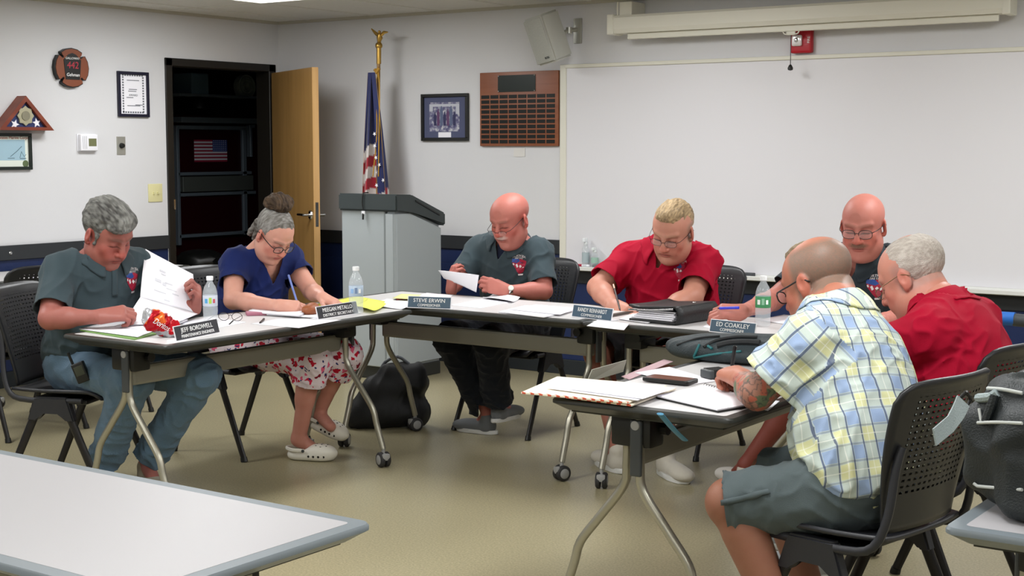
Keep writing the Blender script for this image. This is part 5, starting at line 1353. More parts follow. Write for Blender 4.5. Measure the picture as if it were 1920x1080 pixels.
def P2():
    SKF[0] = np.array([.98, .88, .90])
    f = unit((1, -.12, 0)); J = dict(pelvis=(-5.20, 5.09, .56), waist=(-5.16, 5.09, .70), chest=(-5.11, 5.08, .84), neck=(-5.03, 5.07, 1.005), shR=(-5.07, 4.915, .945), shL=(-5.04, 5.245, .955),
        elR=tuple(onz(436, 563, .785)), wrR=tuple(onz(523, 573, .785)), elL=(-4.84, 5.20, .80), wrL=tuple(onz(603, 556, .79)), knR=(-4.68, 5.03, .50), knL=(-4.64, 5.20, .50), anR=tuple(onz(560, 823, .10)), anL=tuple(ony(596, 775, 5.22)), toR=tuple(onz(600, 850, .03)), toL=tuple(ony(620, 800, 5.18)))
    J.update(seat_J(J['pelvis'], f, None, None))
    p = Person(J, f, '#cfa08c', (-5.2, 5.08, 0), 'person with a grey bun and glasses in a navy top writing on papers', .92, .98, '#c77464')
    H = Head(ony(513, 441, 5.02), RT*.50-AW*.50-UP*.62, UP*.62+RT*.50-AW*.45, 1.0)
    p.body(H, dict(jowl=.010, nose=.95), dict(brow=('#7c6558', .6), lips='#b5605f'),
        dict(R=dict(d=RT*.85+AW*.2-UP*.10, back=UP*.75-AW*.6, curl=(.75, .85, 1.0, 1.1), thumb='pinch', rad=1.05), L=dict(d=RT*.70-AW*.35-UP*.28, back=UP*.9+RT*.2-AW*.2, curl=(.12, .1, .12, .15), thumb='wide', spread=1.6, rad=1.0)), belly=.13, bwide=.16, wide=.16, bare_legs=('R', 'L'), legcol='#c08a78', calf=.98)
    p.shirt(m_tee, .012, .55, belly=.14, bwide=.17, wide=.165, deep=.135, seed=8, sl_r=.066, vneck=.35, neckcut=.080, neck_off=-.012, name='top', vcut=(.125, 1.7))
    # neckline band
    V = hairvol(H); k = H.k
    V.ell(H.p((0, -.020, .046)), [.083*k, .102*k, .088*k], H.M, 0); V.ell(H.p((0, .080, -.035)), [.088*k, .080*k, .088*k], H.M, .010, '-')
    V.ell(H.p((0, .0, -.10)), [.12*k, .11*k, .06*k], H.M, .02, '-')
    for q in (-1, 1): V.ell(H.p((q*.085, .002, -.008)), [.022*k, .026*k, .034*k], H.M, .008, '-')
    hair_obj(p, V, '#a3a19d', .0022, .010, 31, dark='#5b5650', streak=(.35, 1, .35))
    V = hairvol(H, .003, .2); V.ell(H.p((0, -.065, .150)), [.060*k, .056*k, .044*k], H.M, 0); V.ell(H.p((.02, -.085, .135)), [.05*k, .04*k, .036*k], H.M, .01); V.cone(H.p((0, -.05, .115)), H.p((0, -.06, .14)), .03, .032, .01)
    V.ell(H.p((-.035, -.055, .165)), [.03*k, .03*k, .028*k], H.M, .01)
    b = hair_obj(p, V, '#5f4c3a', .007, .012, 33, name='hair_bun', dark='#241a14'); 
    bm = BM(); add_tube(bm, [Vector(H.p((.032*math.cos(t), -.052+.030*math.sin(t), .122+.006*math.sin(t)))) for t in np.linspace(0, 2*PI, 20)], .008, 8, cap=False); p.child('hair_tie', bm, m_black)
    V = hairvol(H, .003, .2); V.cone(H.p((.03, -.095, -.01)), H.p((.045, -.10, -.085)), .026, .012, .01); V.cone(H.p((.05, -.06, -.02)), H.p((.06, -.05, -.07)), .014, .006, .01); hair_obj(p, V, '#8f8a84', .004, .01, 35, name='loose_hair', dark='#4a443e')
    glasses(p, m_blackrim, .004, .0019, .024, .018)
    p.pants(m_floral, .018, frac=.30, hemr=.074, thigh=.085, name='floral_trousers', seed=14)
    clog(p, J['anR'], RT*.97-AW*.2+UP*0); clog(p, J['anL'], RT*.86-AW*.35-UP*.34, (0, 0, 1))
    return p
# ---- bald man with spectacles on his nose, slate polo
m_sneaker = fabric('grey_mesh_sneaker', '#6d7073', .4); m_sneakw = mat('white_sole', '#d5d5d2', .5)
def P3():
    SKF[0] = np.array([.80, .64, .66])
    f = unit((-.06, -1, 0)); J = dict(pelvis=(-4.39, 6.33, .56), waist=(-4.39, 6.31, .72), chest=(-4.39, 6.28, .86), neck=(-4.355, 6.23, 1.025), shR=(-4.585, 6.25, .955), shL=(-4.20, 6.25, .950),
        elR=(-4.63, 6.10, .80), wrR=tuple(ony(846, 547, 5.99)), elL=(-4.11, 6.16, .765), wrL=tuple(ony(948, 545, 5.99)), knR=(-4.50, 5.87, .52), knL=(-4.25, 5.88, .52), anR=tuple(onz(915, 778, .10)), anL=tuple(onz(935, 762, .16)), toR=tuple(onz(893, 800, .03)), toL=tuple(onz(965, 775, .10)))
    J.update(seat_J(J['pelvis'], f, None, None))
    p = Person(J, f, '#c58677', (-4.38, 6.3, 0), 'person with a bald head and white moustache in a slate polo reading a held sheet', 1.0, 1.02, '#b8584a')
    H = Head(ony(957, 413, 6.14), RT*-.60-AW*.70-UP*.40, UP, 1.09)
    p.body(H, dict(jowl=.008, nose=1.1, wide=1.12), dict(brow=('#7a5a4c', .45), mus=('#cdbdb2', .85), stubble=('#b98c7d', .35), buzz=('#b89a8a', .35, .02)),
        dict(R=dict(d=RT*.10+UP*.85-AW*.3, back=-RT*.7-AW*.5, curl=(.7, .75, .8, .9), thumb='pinch', rad=1.05), L=dict(d=-RT*.85+UP*.30-AW*.1, back=-AW*.85+UP*.35, curl=(.8, .85, .9, .95), thumb='pinch', rad=1.08)), belly=.12, bwide=.155)
    p.shirt(m_polo_grey, .015, .80, belly=.13, bwide=.165, deep=.125, seed=21, sl_r=.066, vneck=.3, neckcut=.078, vcut=(.085, 1.9))
    p.collar(m_polo_grey, .045, 30, .066, .04)
    V = Vol(*bbox([J['neck'], J['chest']], .15), .005); V.cone(np.array(J['chest'])+UP*.05+f*.035, np.array(J['neck'])+f*.012-UP*.006, .10, .064, 0, flat=(f, 1.0)); P, Q = V.mesh(); to_obj('undershirt', P, Q, m_undernavy, p.e)
    p.emblem(np.array(J['chest'])-p.r*.135+UP*.035, -p.r, UP, p.f, .085)
    glasses(p, m_wire, .022, .0012, .023, .012, full=False)
    p.pants(m_navytr, .014, frac=.92, hemr=.068, amp=.01)
    for q in ('R', 'L'): shoe(p, J['an'+q], J['to'+q], m_sneaker, m_sneakw, .95)
    # wrist watch and ring
    d = unit(np.array(J['wrL'])-np.array(J['elL'])); c = np.array(J['wrL'])-d*.02; u = unit(np.cross(d, UP)); v = np.cross(d, u)
    bm = BM(); add_grid(bm, lambda a, t: Vector(c+d*(t-.5)*.020+(u*math.cos(2*PI*a)*.028+v*math.sin(2*PI*a)*.0265)), 24, 2, closed_u=True); w_ = p.child('wrist_watch', bm, m_chrome); solid(w_, .003)
    bm = BM(); n = unit(-AW*.8+UP*.5); n = unit(n-d*np.dot(n, d)); add_lathe(bm, [(0, .006), (.013, .006), (.015, .003), (.015, -.003)], frame_M(Vector(c+n*.029), d, np.cross(n, d), n), 18); o = obj('watch_face', bm, mat('watch_dial', '#d9dcd0', .2), None, True); o.parent = w_
    return p
# ---- large man in crimson polo writing
def P4():
    SKF[0] = np.array([.84, .72, .74])
    f = unit((.02, -1, 0)); J = dict(pelvis=(-3.46, 6.40, .57), waist=(-3.46, 6.36, .72), chest=(-3.45, 6.31, .86), neck=(-3.415, 6.23, 1.025), shR=(-3.66, 6.27, .945), shL=(-3.25, 6.27, .945),
        elR=(-3.72, 6.05, .815), wrR=tuple(ony(1150, 574, 5.84)), elL=(-3.18, 6.02, .80), wrL=tuple(ony(1225, 592, 5.76)), knR=(-3.66, 5.95, .50), knL=(-3.28, 5.95, .50), anR=tuple(onz(1160, 845, .10)), anL=tuple(onz(1248, 850, .10)), toR=tuple(onz(1135, 862, .03)), toL=tuple(onz(1252, 880, .03)))
    J.update(seat_J(J['pelvis'], f, None, None, .12))
    p = Person(J, f, '#cf9c84', (-3.45, 6.35, 0), 'person with short fair hair and glasses in a crimson polo writing beside a black binder', 1.05, 1.22, '#bd6a58')
    H = Head(ony(1262, 433, 6.10), RT*-.46-AW*.74-UP*.48, UP+RT*.14, 1.14, roll=0)
    p.body(H, dict(jowl=.014, nose=1.1, wide=1.03), dict(brow=('#b08e72', .5), stubble=('#bd8674', .25), buzz=('#9d8a76', .75, .06)),
        dict(R=dict(d=RT*.42-AW*.75-UP*.22, back=UP*.7-RT*.6-AW*.1, curl=(.7, .8, .9, 1.0), thumb='pinch', rad=1.15), L=dict(d=-RT*.8-AW*.25-UP*.12, back=UP*.85-AW*.3, curl=(.2, .2, .25, .3), thumb='rest', rad=1.15)), wide=.20, belly=.17, bwide=.20, deep=.14, neck=.066, bare_legs=('R', 'L'), calf=1.1, legcol='#a87460')
    p.shirt(m_polo_red, .016, .80, belly=.18, bwide=.215, wide=.205, deep=.155, seed=41, sl_r=.068, vneck=.25, neckcut=.084, amp=.008, vcut=(.07, 2.2))
    p.collar(m_polo_red, .045, 26, .072, .042)
    p.emblem(np.array(J['chest'])-p.r*.128+UP*.055, -p.r, UP, p.f, .085)
    V = hairvol(H); k = H.k
    V.ell(H.p((0, -.020, .048)), [.0795*k, .0985*k, .082*k], H.M, 0); V.ell(H.p((0, .030, .103)), [.052*k, .050*k, .026*k], H.M, .025); V.ell(H.p((0, .090, -.02)), [.12*k, .070*k, .105*k], H.M, .010, '-'); V.ell(H.p((0, .0, -.10)), [.12*k, .13*k, .07*k], H.M, .02, '-')
    for q in (-1, 1): V.ell(H.p((q*.088, .004, -.005)), [.022*k, .028*k, .036*k], H.M, .008, '-')
    hair_obj(p, V, '#c9ad84', .0035, .008, 43, dark='#7d6a52')
    glasses(p, m_wire, .002, .0011, .025, .015)
    p.pants(m_blackshort, .012, frac=-.95, hemr=.085, thigh=.10, bwide=.20, belly=.15, name='shorts')
    for q in ('R', 'L'): shoe(p, J['an'+q], J['to'+q], fabric('cream_sneaker', '#c5bfb2', .3), m_sneakw, 1.05)
    return p
# ---- bald man with moustache, dark polo, arm stretched across the table
def P5():
    SKF[0] = np.array([.80, .64, .66])
    f = unit((-.25, -1, 0)); J = dict(pelvis=(-2.38, 6.38, .57), waist=(-2.40, 6.34, .72), chest=(-2.41, 6.28, .86), neck=(-2.41, 6.16, 1.035), shR=(-2.62, 6.20, .98), shL=(-2.21, 6.26, .98),
        elR=(-2.77, 6.02, .81), wrR=tuple(onz(1392, 584, .80)), elL=(-2.10, 6.06, .80), wrL=tuple(onz(1652, 600, .79)), knR=(-2.50, 5.78, .48), knL=(-2.22, 5.85, .50), anR=tuple(onz(1400, 872, .11)), anL=(-2.2, 5.9, .11), toR=tuple(onz(1372, 895, .03)), toL=(-2.25, 5.75, .03))
    J.update(seat_J(J['pelvis'], f, None, None, .12))
    p = Person(J, f, '#cb8f7e', (-2.4, 6.35, 0), 'person with a shiny bald head, moustache and glasses in a dark polo', 1.05, 1.1, '#bf6552')
    H = Head(ony(1619, 425, 6.07), RT*-.42-AW*.82-UP*.26, UP, 1.12)
    p.body(H, dict(jowl=.012, nose=1.12, wide=1.02), dict(brow=('#8a6453', .45), mus=('#7a5f4c', .95), stubble=('#b27d6c', .25)),
        dict(R=dict(d=-RT*.85-AW*.15+UP*.02, back=UP*.75-AW*.5, curl=(.75, .85, .95, 1.0), thumb='pinch', rad=1.15), L=dict(d=-RT*.8-AW*.3, back=UP, curl=(.3, .3, .3, .3), thumb='rest')), wide=.18, belly=.15, bwide=.18, neck=.066, bare_legs=('R',), calf=1.05, legcol='#8a4f42')  # bare leg's dark red carries the shade under the table in its colour
    p.shirt(m_polo_dark, .015, .72, belly=.15, bwide=.19, wide=.19, deep=.135, seed=51, sl_r=.068, vneck=.2, neckcut=.084, vcut=(.075, 2.2))
    p.collar(m_polo_dark, .045, 26, .072, .044)
    p.emblem(np.array(J['chest'])-p.r*.125+UP*.03, -p.r, UP, p.f, .088)
    glasses(p, m_blackrim, .003, .0014, .0255, .0175)
    p.pants(m_blackshort, .012, frac=-.95, hemr=.082, thigh=.095, bwide=.19, name='shorts')
    for q in ('R', 'L'): shoe(p, J['an'+q], J['to'+q], fabric('pale_sneaker', '#cfcac2', .3), m_sneakw)
    return p
# ---- man in plaid shirt, seen from behind
m_plaid = mat('plaid_cotton', '#a9bcc8', .8, spec=.2, bump=(700, .2))
def plaid(m):
    g = NT(m); uv = g.n('ShaderNodeUVMap'); uv.uv_map = 'cloth'; sp = g.n('ShaderNodeSeparateXYZ'); g.l(uv.outputs[0], sp.inputs[0]); U, V_ = sp.outputs[0], sp.outputs[1]
    T = .094
    def fr(v, off=0): return g.math('FRACT', g.math('ADD', g.math('DIVIDE', v, T), 40+off))
    def band(f, c, w): return g.math('LESS_THAN', g.math('ABSOLUTE', g.math('SUBTRACT', f, c)), w)
    fu, fv = fr(U), fr(V_)
    base = lin('#b9c6c3')
    def warp(f): return g.ramp(f, [(0, lin('#8ba3c6')), (.40, lin('#93aacb')), (.41, lin('#c9d2cc')), (.5, lin('#d9dca8')), (.90, lin('#dadd9f')), (.91, lin('#c5cfcc'))], 'CONSTANT')
    a = warp(fu); b = warp(fv)
    c = g.mix(.5, a, b)
    wk = g.mix(.55, c, lin('#c3cfca'))
    both = g.math('MULTIPLY', band(fu, .70, .2), band(fv, .70, .2)); c = g.mix(g.math('MULTIPLY', both, .8), wk, lin('#dad9a0'))
    blue = g.math('MULTIPLY', band(fu, .2, .2), band(fv, .2, .2)); c = g.mix(g.math('MULTIPLY', blue, .8), c, lin('#8ea4cb'))
    for f, amt in ((fu, .8), (fv, .38)):
        for ce, w in ((.445, .028), (.955, .028)): c = g.mix(g.math('MULTIPLY', band(f, ce, w), amt), c, lin('#31406b'))
        c = g.mix(g.math('MULTIPLY', band(f, .70, .015), .5), c, lin('#f2f2ea'))
    nz = g.n('ShaderNodeTexNoise'); nz.inputs['Scale'].default_value = 900; tc = g.n('ShaderNodeTexCoord'); g.l(tc.outputs['Object'], nz.inputs['Vector'])
    c = g.mix(g.math('MULTIPLY', nz.outputs['Fac'], .12), c, lin('#7f8a90')); g.l(c, g.b.inputs['Base Color'])
plaid(m_plaid)
def plaid_uv(P, Q, s):
    J = s.J; up = unit(J['neck']-J['pelvis']); f = unit(s.f-up*(s.f@up)); r = np.cross(f, up); c0 = J['chest']
    cen = P[Q].mean(1)
    def cls(X):
        out = np.zeros(len(X), int)
        for i, q in ((1, 'R'), (2, 'L')):
            sh, el = J['sh'+q], J['el'+q]; d = unit(el-sh); sd = r if q == 'R' else -r
            lat = (X-sh)@sd; t = (X-sh)@d
            rr = np.linalg.norm(X-sh-np.outer(t, d), axis=1); m = (lat > -.015-.5*np.clip(t, 0, .12)) & (t > -.07) & (rr < .14); out[m] = i
        return out
    k = cls(cen); uv = np.zeros((len(Q), 4, 2)); X = P[Q]
    # torso: arc length round the back, height along the spine
    L = X-c0; a = L@r; b = L@f; ang = np.arctan2(a, -b); th = np.where(np.abs(ang) > 3.0, np.sign(ang[:, :1])*np.abs(ang), ang)
    uv[..., 0] = a*1.0+np.sign(a)*np.clip(b+.12, 0, 1)*.9; uv[..., 1] = L@up
    for i, q in ((1, 'R'), (2, 'L')):
        sh, el = J['sh'+q], J['el'+q]; d = unit(el-sh); v = unit(np.cross(d, f)); w = np.cross(d, v); Y = X[k == i]-sh
        an = np.arctan2(Y@v, Y@w); ref = an[:, :1]; an = ref+np.angle(np.exp(1j*(an-ref)))
        uv[k == i, :, 0] = an*.068; uv[k == i, :, 1] = Y@d
    return uv.reshape(-1, 2)
def P6():
    SKF[0] = np.array([.80, .64, .62])
    f = unit((-1, .12, 0)); J = dict(pelvis=(-1.46, 3.87, .57), waist=(-1.50, 3.90, .70), chest=(-1.565, 3.96, .845), neck=(-1.635, 4.00, 1.035), shR=(-1.66, 4.19, .96), shL=(-1.63, 3.80, .955),
        elR=(-1.82, 4.36, .80), wrR=(-1.86, 4.14, .79), elL=tuple(onz(1420, 738, .80)), wrL=tuple(onz(1390, 705, .80)), knR=(-1.84, 4.02, .50), knL=(-1.795, 3.64, .50), anR=(-1.66, 3.97, .10), anL=(-1.60, 3.66, .10), toR=(-1.85, 3.97, .03), toL=(-1.82, 3.62, .03))
    J['wrL'] = tuple(np.array(J['elL'])+unit(np.array(onz(1375, 697, .81))-np.array(J['elL']))*.235)
    J.update(seat_J(J['pelvis'], f, None, None, .11))
    def tattoo(P, c):
        el, wr = np.array(J['elL']), np.array(J['wrL']); d = unit(wr-el); t = (P-el)@d; rr = np.linalg.norm(P-el-np.outer(t, d), axis=1)
        m = (t > -.06) & (t < .185) & (rr < .075)
        n1 = vnoise(P/.018, 61); n2 = vnoise(P/.022, 62); n3 = np.abs(vnoise(P/.012, 63)); w = vnoise(P/.05, 64)
        base = np.array(lin('#8e7468')[:3]); red = np.array(lin('#b5523f')[:3]); grn = np.array(lin('#3f6d50')[:3]); ink = np.array(lin('#3f4140')[:3])
        cc = c.copy(); cc[m] = cc[m]*.55+base*.45
        a = m & (n1 > .18); cc[a] = cc[a]*.35+red*.65; b = m & (n2 > .30) & ~a; cc[b] = cc[b]*.25+grn*.75
        l = m & (n3 < .12); cc[l] = cc[l]*.35+ink*.65; return cc
    p = Person(J, f, '#c08a72', (-1.48, 3.88, 0), 'person in a blue and yellow plaid shirt and grey shorts with a tattooed forearm', 1.08, 1.12, '#b0604f')
    H = Head(onx(1535, 533, -1.735), unit((-.87, .16, -.42)), (-.35, .1, .9), 1.10)
    p.body(H, dict(jowl=.008, wide=1.03), dict(brow=('#6d5547', .5), stubble=('#a08a7c', .5), buzz=('#82776a', .97, .110)),
        dict(R=dict(d=(-.3, -1, 0), back=UP, curl=(.8, .8, .8, .8), thumb='grip'), L=dict(d=unit(np.array(onz(1348, 690, .81))-np.array(J['wrL'])), back=UP*.8-AW*.5, curl=(1.0, 1.05, 1.1, 1.1), thumb='pinch', rad=1.15)), wide=.19, belly=.15, bwide=.18, neck=.068, bare_legs=('R', 'L'), calf=1.14, ares=.003, legcol='#9c7661', extra=tattoo)
    p.shirt(m_plaid, .020, .74, belly=.165, bwide=.20, wide=.20, deep=.14, seed=61, sl_r=.082, neckcut=.080, uvf=plaid_uv, amp=.008, res=.0065, hem=((-1.50, 3.88, .545), (-.35, 0, -1)))
    # collar carries the plaid too
    c = p.collar(m_plaid, .03, 24, .072, .042); me = c.data; ul = me.uv_layers.new(name='cloth')
    for l in me.loops:
        v = me.vertices[l.vertex_index].co; ul.data[l.index].uv = ((v.y)*1.0, v.x*.8+v.z*.6)
    V = hairvol(H); k = H.k
    V.ell(H.p((0, .030, .098)), [.040*k, .034*k, .024*k], H.M, 0); V.ell(H.p((.0, .000, .106)), [.044*k, .040*k, .020*k], H.M, .02)
    hair_obj(p, V, '#9c8b74', .004, .006, 65, name='hair_tuft', dark='#75654f')
    glasses(p, m_blackrim, .004, .0022, .026, .017)
    p.pants(m_greyshort, .016, frac=-1.03, hemr=.070, thigh=.098, bwide=.185, belly=.15, name='shorts', amp=.009, res=.006)
    # pocket flap on the thigh
    pm_ = p.pantso.data; bvp = bvhtree.BVHTree.FromPolygons([tuple(v.co) for v in pm_.vertices], [tuple(q.vertices) for q in pm_.polygons])
    def on_thigh(px, py):
        d = _ray(px, py); h = bvp.ray_cast(Vector((0, 0, CAM_H)), Vector(d/np.linalg.norm(d)), 9); return h[0]+h[1]*.006 if h[0] else Vector(onx(px, py, -1.7))
    c00, c10, c11, c01 = (1352, 938), (1440, 918), (1446, 926), (1353, 948)
    bm = BM(); add_grid(bm, lambda u, v: on_thigh((c00[0]*(1-u)+c10[0]*u)*(1-v)+(c01[0]*(1-u)+c11[0]*u)*v, (c00[1]*(1-u)+c10[1]*u)*(1-v)+(c01[1]*(1-u)+c11[1]*u)*v), 12, 2); fl_ = p.child('pocket_flap', bm, m_greyshort); solid(fl_, .004, 0)
    for q in ('R', 'L'): shoe(p, J['an'+q], J['to'+q], fabric('grey_trainer', '#8f8f90', .3), m_sneakw)
    return p
# ---- elderly man in crimson polo, in profile
def P7():
    SKF[0] = np.array([.90, .72, .72])
    f = unit((-1, .10, 0)); J = dict(pelvis=(-1.40, 4.54, .57), waist=(-1.42, 4.56, .70), chest=(-1.455, 4.59, .83), neck=(-1.535, 4.61, 1.00), shR=(-1.47, 4.785, .925), shL=(-1.50, 4.415, .925),
        elR=(-1.80, 4.85, .80), wrR=(-2.0, 4.75, .785), elL=(-1.76, 4.42, .80), wrL=(-1.99, 4.52, .785), knR=(-1.85, 4.68, .50), knL=(-1.85, 4.45, .50), anR=(-1.95, 4.66, .10), anL=tuple(onz(1483, 985, .09)), toR=(-2.1, 4.66, .03), toL=tuple(onz(1462, 1012, .03)))
    J.update(seat_J(J['pelvis'], f, None, None, .11))
    p = Person(J, f, '#cf9d88', (-1.42, 4.55, 0), 'person with thin white hair and wire glasses in a crimson polo bent over the table', 1.0, 1.02, '#c07060')
    H = Head(onx(1713, 522, -1.63), unit((-.86, .06, -.50)), (-.4, .05, .9), 1.10)
    p.body(H, dict(jowl=.012, nose=1.15, wide=1.0), dict(brow=('#b8a596', .4), stubble=('#bb8b7a', .2), buzz=('#a39a92', .5, .06)),
        dict(R=dict(d=(-.9, -.3, 0), back=UP, curl=(.4, .4, .4, .4), thumb='rest'), L=dict(d=(-.9, .2, 0), back=UP, curl=(.4, .4, .4, .4), thumb='rest')), wide=.175, belly=.13, bwide=.16, neck=.056)
    p.shirt(m_polo_red, .018, .80, belly=.15, bwide=.18, wide=.185, deep=.135, seed=71, sl_r=.076, neckcut=.074, amp=.007)
    p.collar(m_polo_red, .035, 24, .064, .040)
    V = hairvol(H); k = H.k
    V.ell(H.p((0, -.020, .045)), [.0795*k, .0988*k, .0825*k], H.M, 0); V.ell(H.p((0, .092, -.012)), [.10*k, .070*k, .095*k], H.M, .010, '-'); V.ell(H.p((0, .005, -.105)), [.12*k, .125*k, .07*k], H.M, .018, '-')
    for q in (-1, 1): V.ell(H.p((q*.088, -.002, -.004)), [.022*k, .027*k, .037*k], H.M, .008, '-')
    V.ell(H.p((0, -.045, .140)), [.040*k, .045*k, .030*k], H.M, .010, '-')
    hair_obj(p, V, '#cdc5bc', .0014, .007, 75, dark='#a89d93')
    glasses(p, m_gold, .006, .0011, .025, .016)
    p.pants(m_navytr, .012, frac=.92)
    for q in ('R', 'L'): shoe(p, J['an'+q], J['to'+q], fabric('grey_velcro_shoe', '#a5a8aa', .3), m_sneakw)
    return p
import time as _t
people = {}
for fn in (P1, P2, P3, P4, P5, P6, P7):
    _a = _t.time(); people[fn.__name__] = fn(); print(fn.__name__, round(_t.time()-_a, 1))
# ================================================================== THINGS ON THE TABLES
ZT = .7405
_z = [0]
def sheet(name, quad, m, label, cat='paper', z=None, group=None, thick=.0012, curl=.0, parent=None):
    """loose sheet on a table: quad = four picture corners measured on the table plane, or four world points"""
    if z is None: _z[0] += 1; z = ZT+.0006+.0013*(_z[0] % 12)
    pts = [Vector(q) if len(q) == 3 else onz(q[0], q[1], z) for q in quad]
    bm = BM(); N = 8
    def fn(u, v):
        p = (pts[0]*(1-u)+pts[1]*u)*(1-v)+(pts[3]*(1-u)+pts[2]*u)*v
        return p+Vector((0, 0, curl*(u*(1-u)*4*.3+(abs(2*v-1)**3)*.7)))
    add_grid(bm, fn, N, N); bmesh.ops.recalc_face_normals(bm, faces=bm.faces[:])
    o = obj(name, bm, m, None, True, None); solid(o, thick, 0); tag(o, label, cat, group); return o
# ---- name plates
m_np_dark = mat('engraved_black', '#33353a', .4); m_np_blue = mat('engraved_slate_blue', '#3d5569', .4)
def plate(l, r, name, title, m, label, hgt=.058, back=False):
    a, b = onz(*l, ZT), onz(*r, ZT); d = (b-a); Lg = d.length; d.normalize(); n = Vector((d.y, -d.x, 0))     # n faces the viewer side
    e = empty('name_plate', (a+b)/2); tag(e, label, 'name plate')
    tilt = R(14); up = (Vector((0, 0, 1))*math.cos(tilt)-n*math.sin(tilt)).normalized(); nn = (n*math.cos(tilt)+Vector((0, 0, 1))*math.sin(tilt)).normalized()
    M = frame_M((0, 0, 0), d, up, nn)
    bm = BM(); add_box(bm, (-Lg/2, .0, -.004), (Lg/2, hgt, -.001), M, bev=.0006, seg=1); add_prism(bm, [(0, 0), (.045, 0), (.045, .004), (.003, .004)], -Lg/2, Lg/2, frame_M((0, 0, 0), -n, (0, 0, 1), d)); obj('stand', bm, m_white_pl, e)
    bm = BM(); add_box(bm, (-Lg/2+.004, .004, -.001), (Lg/2-.004, hgt-.003, .0008), M, bev=.0004, seg=1); obj('engraved_face', bm, m, e)
    text_obj(name, .026, M @ Matrix.Translation((0, hgt*.64, .0012)), m_white_ink, e, wid=Lg*.72)
    text_obj(title, .018, M @ Matrix.Translation((0, hgt*.25, .0012)), m_white_ink, e, wid=Lg*(.52 if len(title) < 14 else .74))
    return e
plate((331, 641), (413, 624), 'JEFF BORDWELL', 'MAINTENANCE ENGINEER', m_np_dark, 'black name plate with white letters beside the red chip bag', .062)
plate((597, 600), (673, 588), 'MEEGAN METALLO', 'DISTRICT SECRETARY', m_np_dark, 'black name plate in front of the woman in navy', .060)
plate((763, 577), (845, 580), 'STEVE ERWIN', 'COMMISSIONER', m_np_blue, 'slate blue name plate in front of the bald man reading', .058)
plate((1071, 594), (1146, 603), 'RANDY REINHARDT', 'COMMISSIONER', m_np_blue, 'slate blue name plate left of the black binder', .058)
plate((1329, 622), (1415, 631), 'ED COAKLEY', 'COMMISSIONER', m_np_blue, 'slate blue name plate right of the black binder', .055)
# ---- water bottles
m_water = mat('water', '#ffffff', .0, trans=1, ior=1.33); m_cap = mat('bottle_cap_white', '#eef0f2', .4)
def bottle(px, py, hgt, lab, kind, z=ZT):
    p = onz(px, py, z); e = empty('water_bottle', p); tag(e, lab, 'bottle'); k = hgt/.21
    prof = [(0, .003), (.018, 0), (.030, .004), (.0325, .012), (.031, .03), (.0325, .036), (.031, .045), (.0325, .052), (.0325, .075), (.0315, .08), (.0315, .125), (.0325, .132), (.031, .145), (.025, .165), (.015, .182), (.0125, .188), (.0125, .196), (0, .196)]
    bm = BM(); add_lathe(bm, [(r*k, z_*k) for r, z_ in prof], None, 28); obj('bottle_body', bm, m_clearpet, e, True)
    bm = BM(); add_lathe(bm, [(0, .196*k), (.015*k, .194*k), (.0155*k, .208*k), (.0145*k, .212*k), (0, .2125*k)], None, 20); obj('cap', bm, m_cap, e, True, 50)
    bm = BM(); add_lathe(bm, [(.0322*k, .080*k), (.0326*k, .0805*k), (.0326*k, .127*k), (.0322*k, .1275*k)], None, 28)
    for v in bm.verts: pass
    m = mat('bottle_label_'+kind, {'blue': '#b7c9dc', 'green': '#3f8d5a', 'pale': '#c9d0dd'}[kind], .5); obj('label_band', bm, m, e, True, 50)
    bm = BM(); bx = Vector((0-p.x, 0-p.y, 0)).normalized(); side = Vector((-bx.y, bx.x, 0))
    cols = {'blue': ['#8fb6e0', '#7a8fb0', '#ffffff'], 'green': ['#e9efe9', '#8fc0a0', '#ffffff'], 'pale': ['#4f9fd0', '#a8c84f', '#c05060']}[kind]
    for i, (ang, zz, w, h_) in enumerate(((-32, .104, .013, .020), (0, .106, .012, .026), (30, .104, .010, .018))):
        d = Matrix.Rotation(R(ang), 3, 'Z') @ bx; s_ = Vector((-d.y, d.x, 0)); add_box(bm, (-w/2*k, -h_/2*k, 0), (w/2*k, h_/2*k, .0012), frame_M(d*.0322*k+Vector((0, 0, zz*k)), s_, (0, 0, 1), d), mi=i)
    obj('label_print', bm, [mat('label_ink', c, .5) for c in cols], e)
    return e
bottle(395, 607, .205, 'clear water bottle behind the name plate on the near left table', 'pale')
bottle(668, 588, .215, 'clear water bottle at the corner in front of the lectern', 'blue')
bottle(1430, 612, .215, 'clear water bottle with green label on the right table', 'green')
# ---- left table: papers
PW = m_paper
sheet('clipboard_folder', [(150, 620), (252, 637), (300, 625), (200, 603)], mat('folder_green', '#6b8f4a', .6), 'green edged folder under the white papers at the left table end', 'folder', z=ZT+.002, thick=.004)
sheet('paper_sheet', [(148, 617), (258, 632), (312, 612), (215, 600)], PW, 'white sheet on the green edged folder at the left table end', z=ZT+.007)
sheet('paper_sheet', [(215, 612), (300, 622), (352, 600), (270, 592)], PW, 'white sheet under the raised booklet of the grey haired man', z=ZT+.010, thick=.004)
sheet('paper_sheet', [(330, 606), (398, 617), (462, 604), (392, 594)], PW, 'white sheet between the first bottle and the folded spectacles', z=ZT+.001)
sheet('paper_sheet', [(470, 607), (560, 615), (640, 600), (520, 597)], PW, 'white sheet along the table edge in front of the woman', z=ZT+.001)
sheet('paper_sheet', [(500, 590), (600, 596), (655, 578), (560, 572)], PW, 'white sheet under the writing hand of the woman', z=ZT+.006, thick=.004)
sheet('paper_stack', [(466, 584), (560, 592), (592, 578), (500, 572)], PW, 'thin stack of white paper left of the writing hand of the woman', z=ZT+.014, thick=.010)
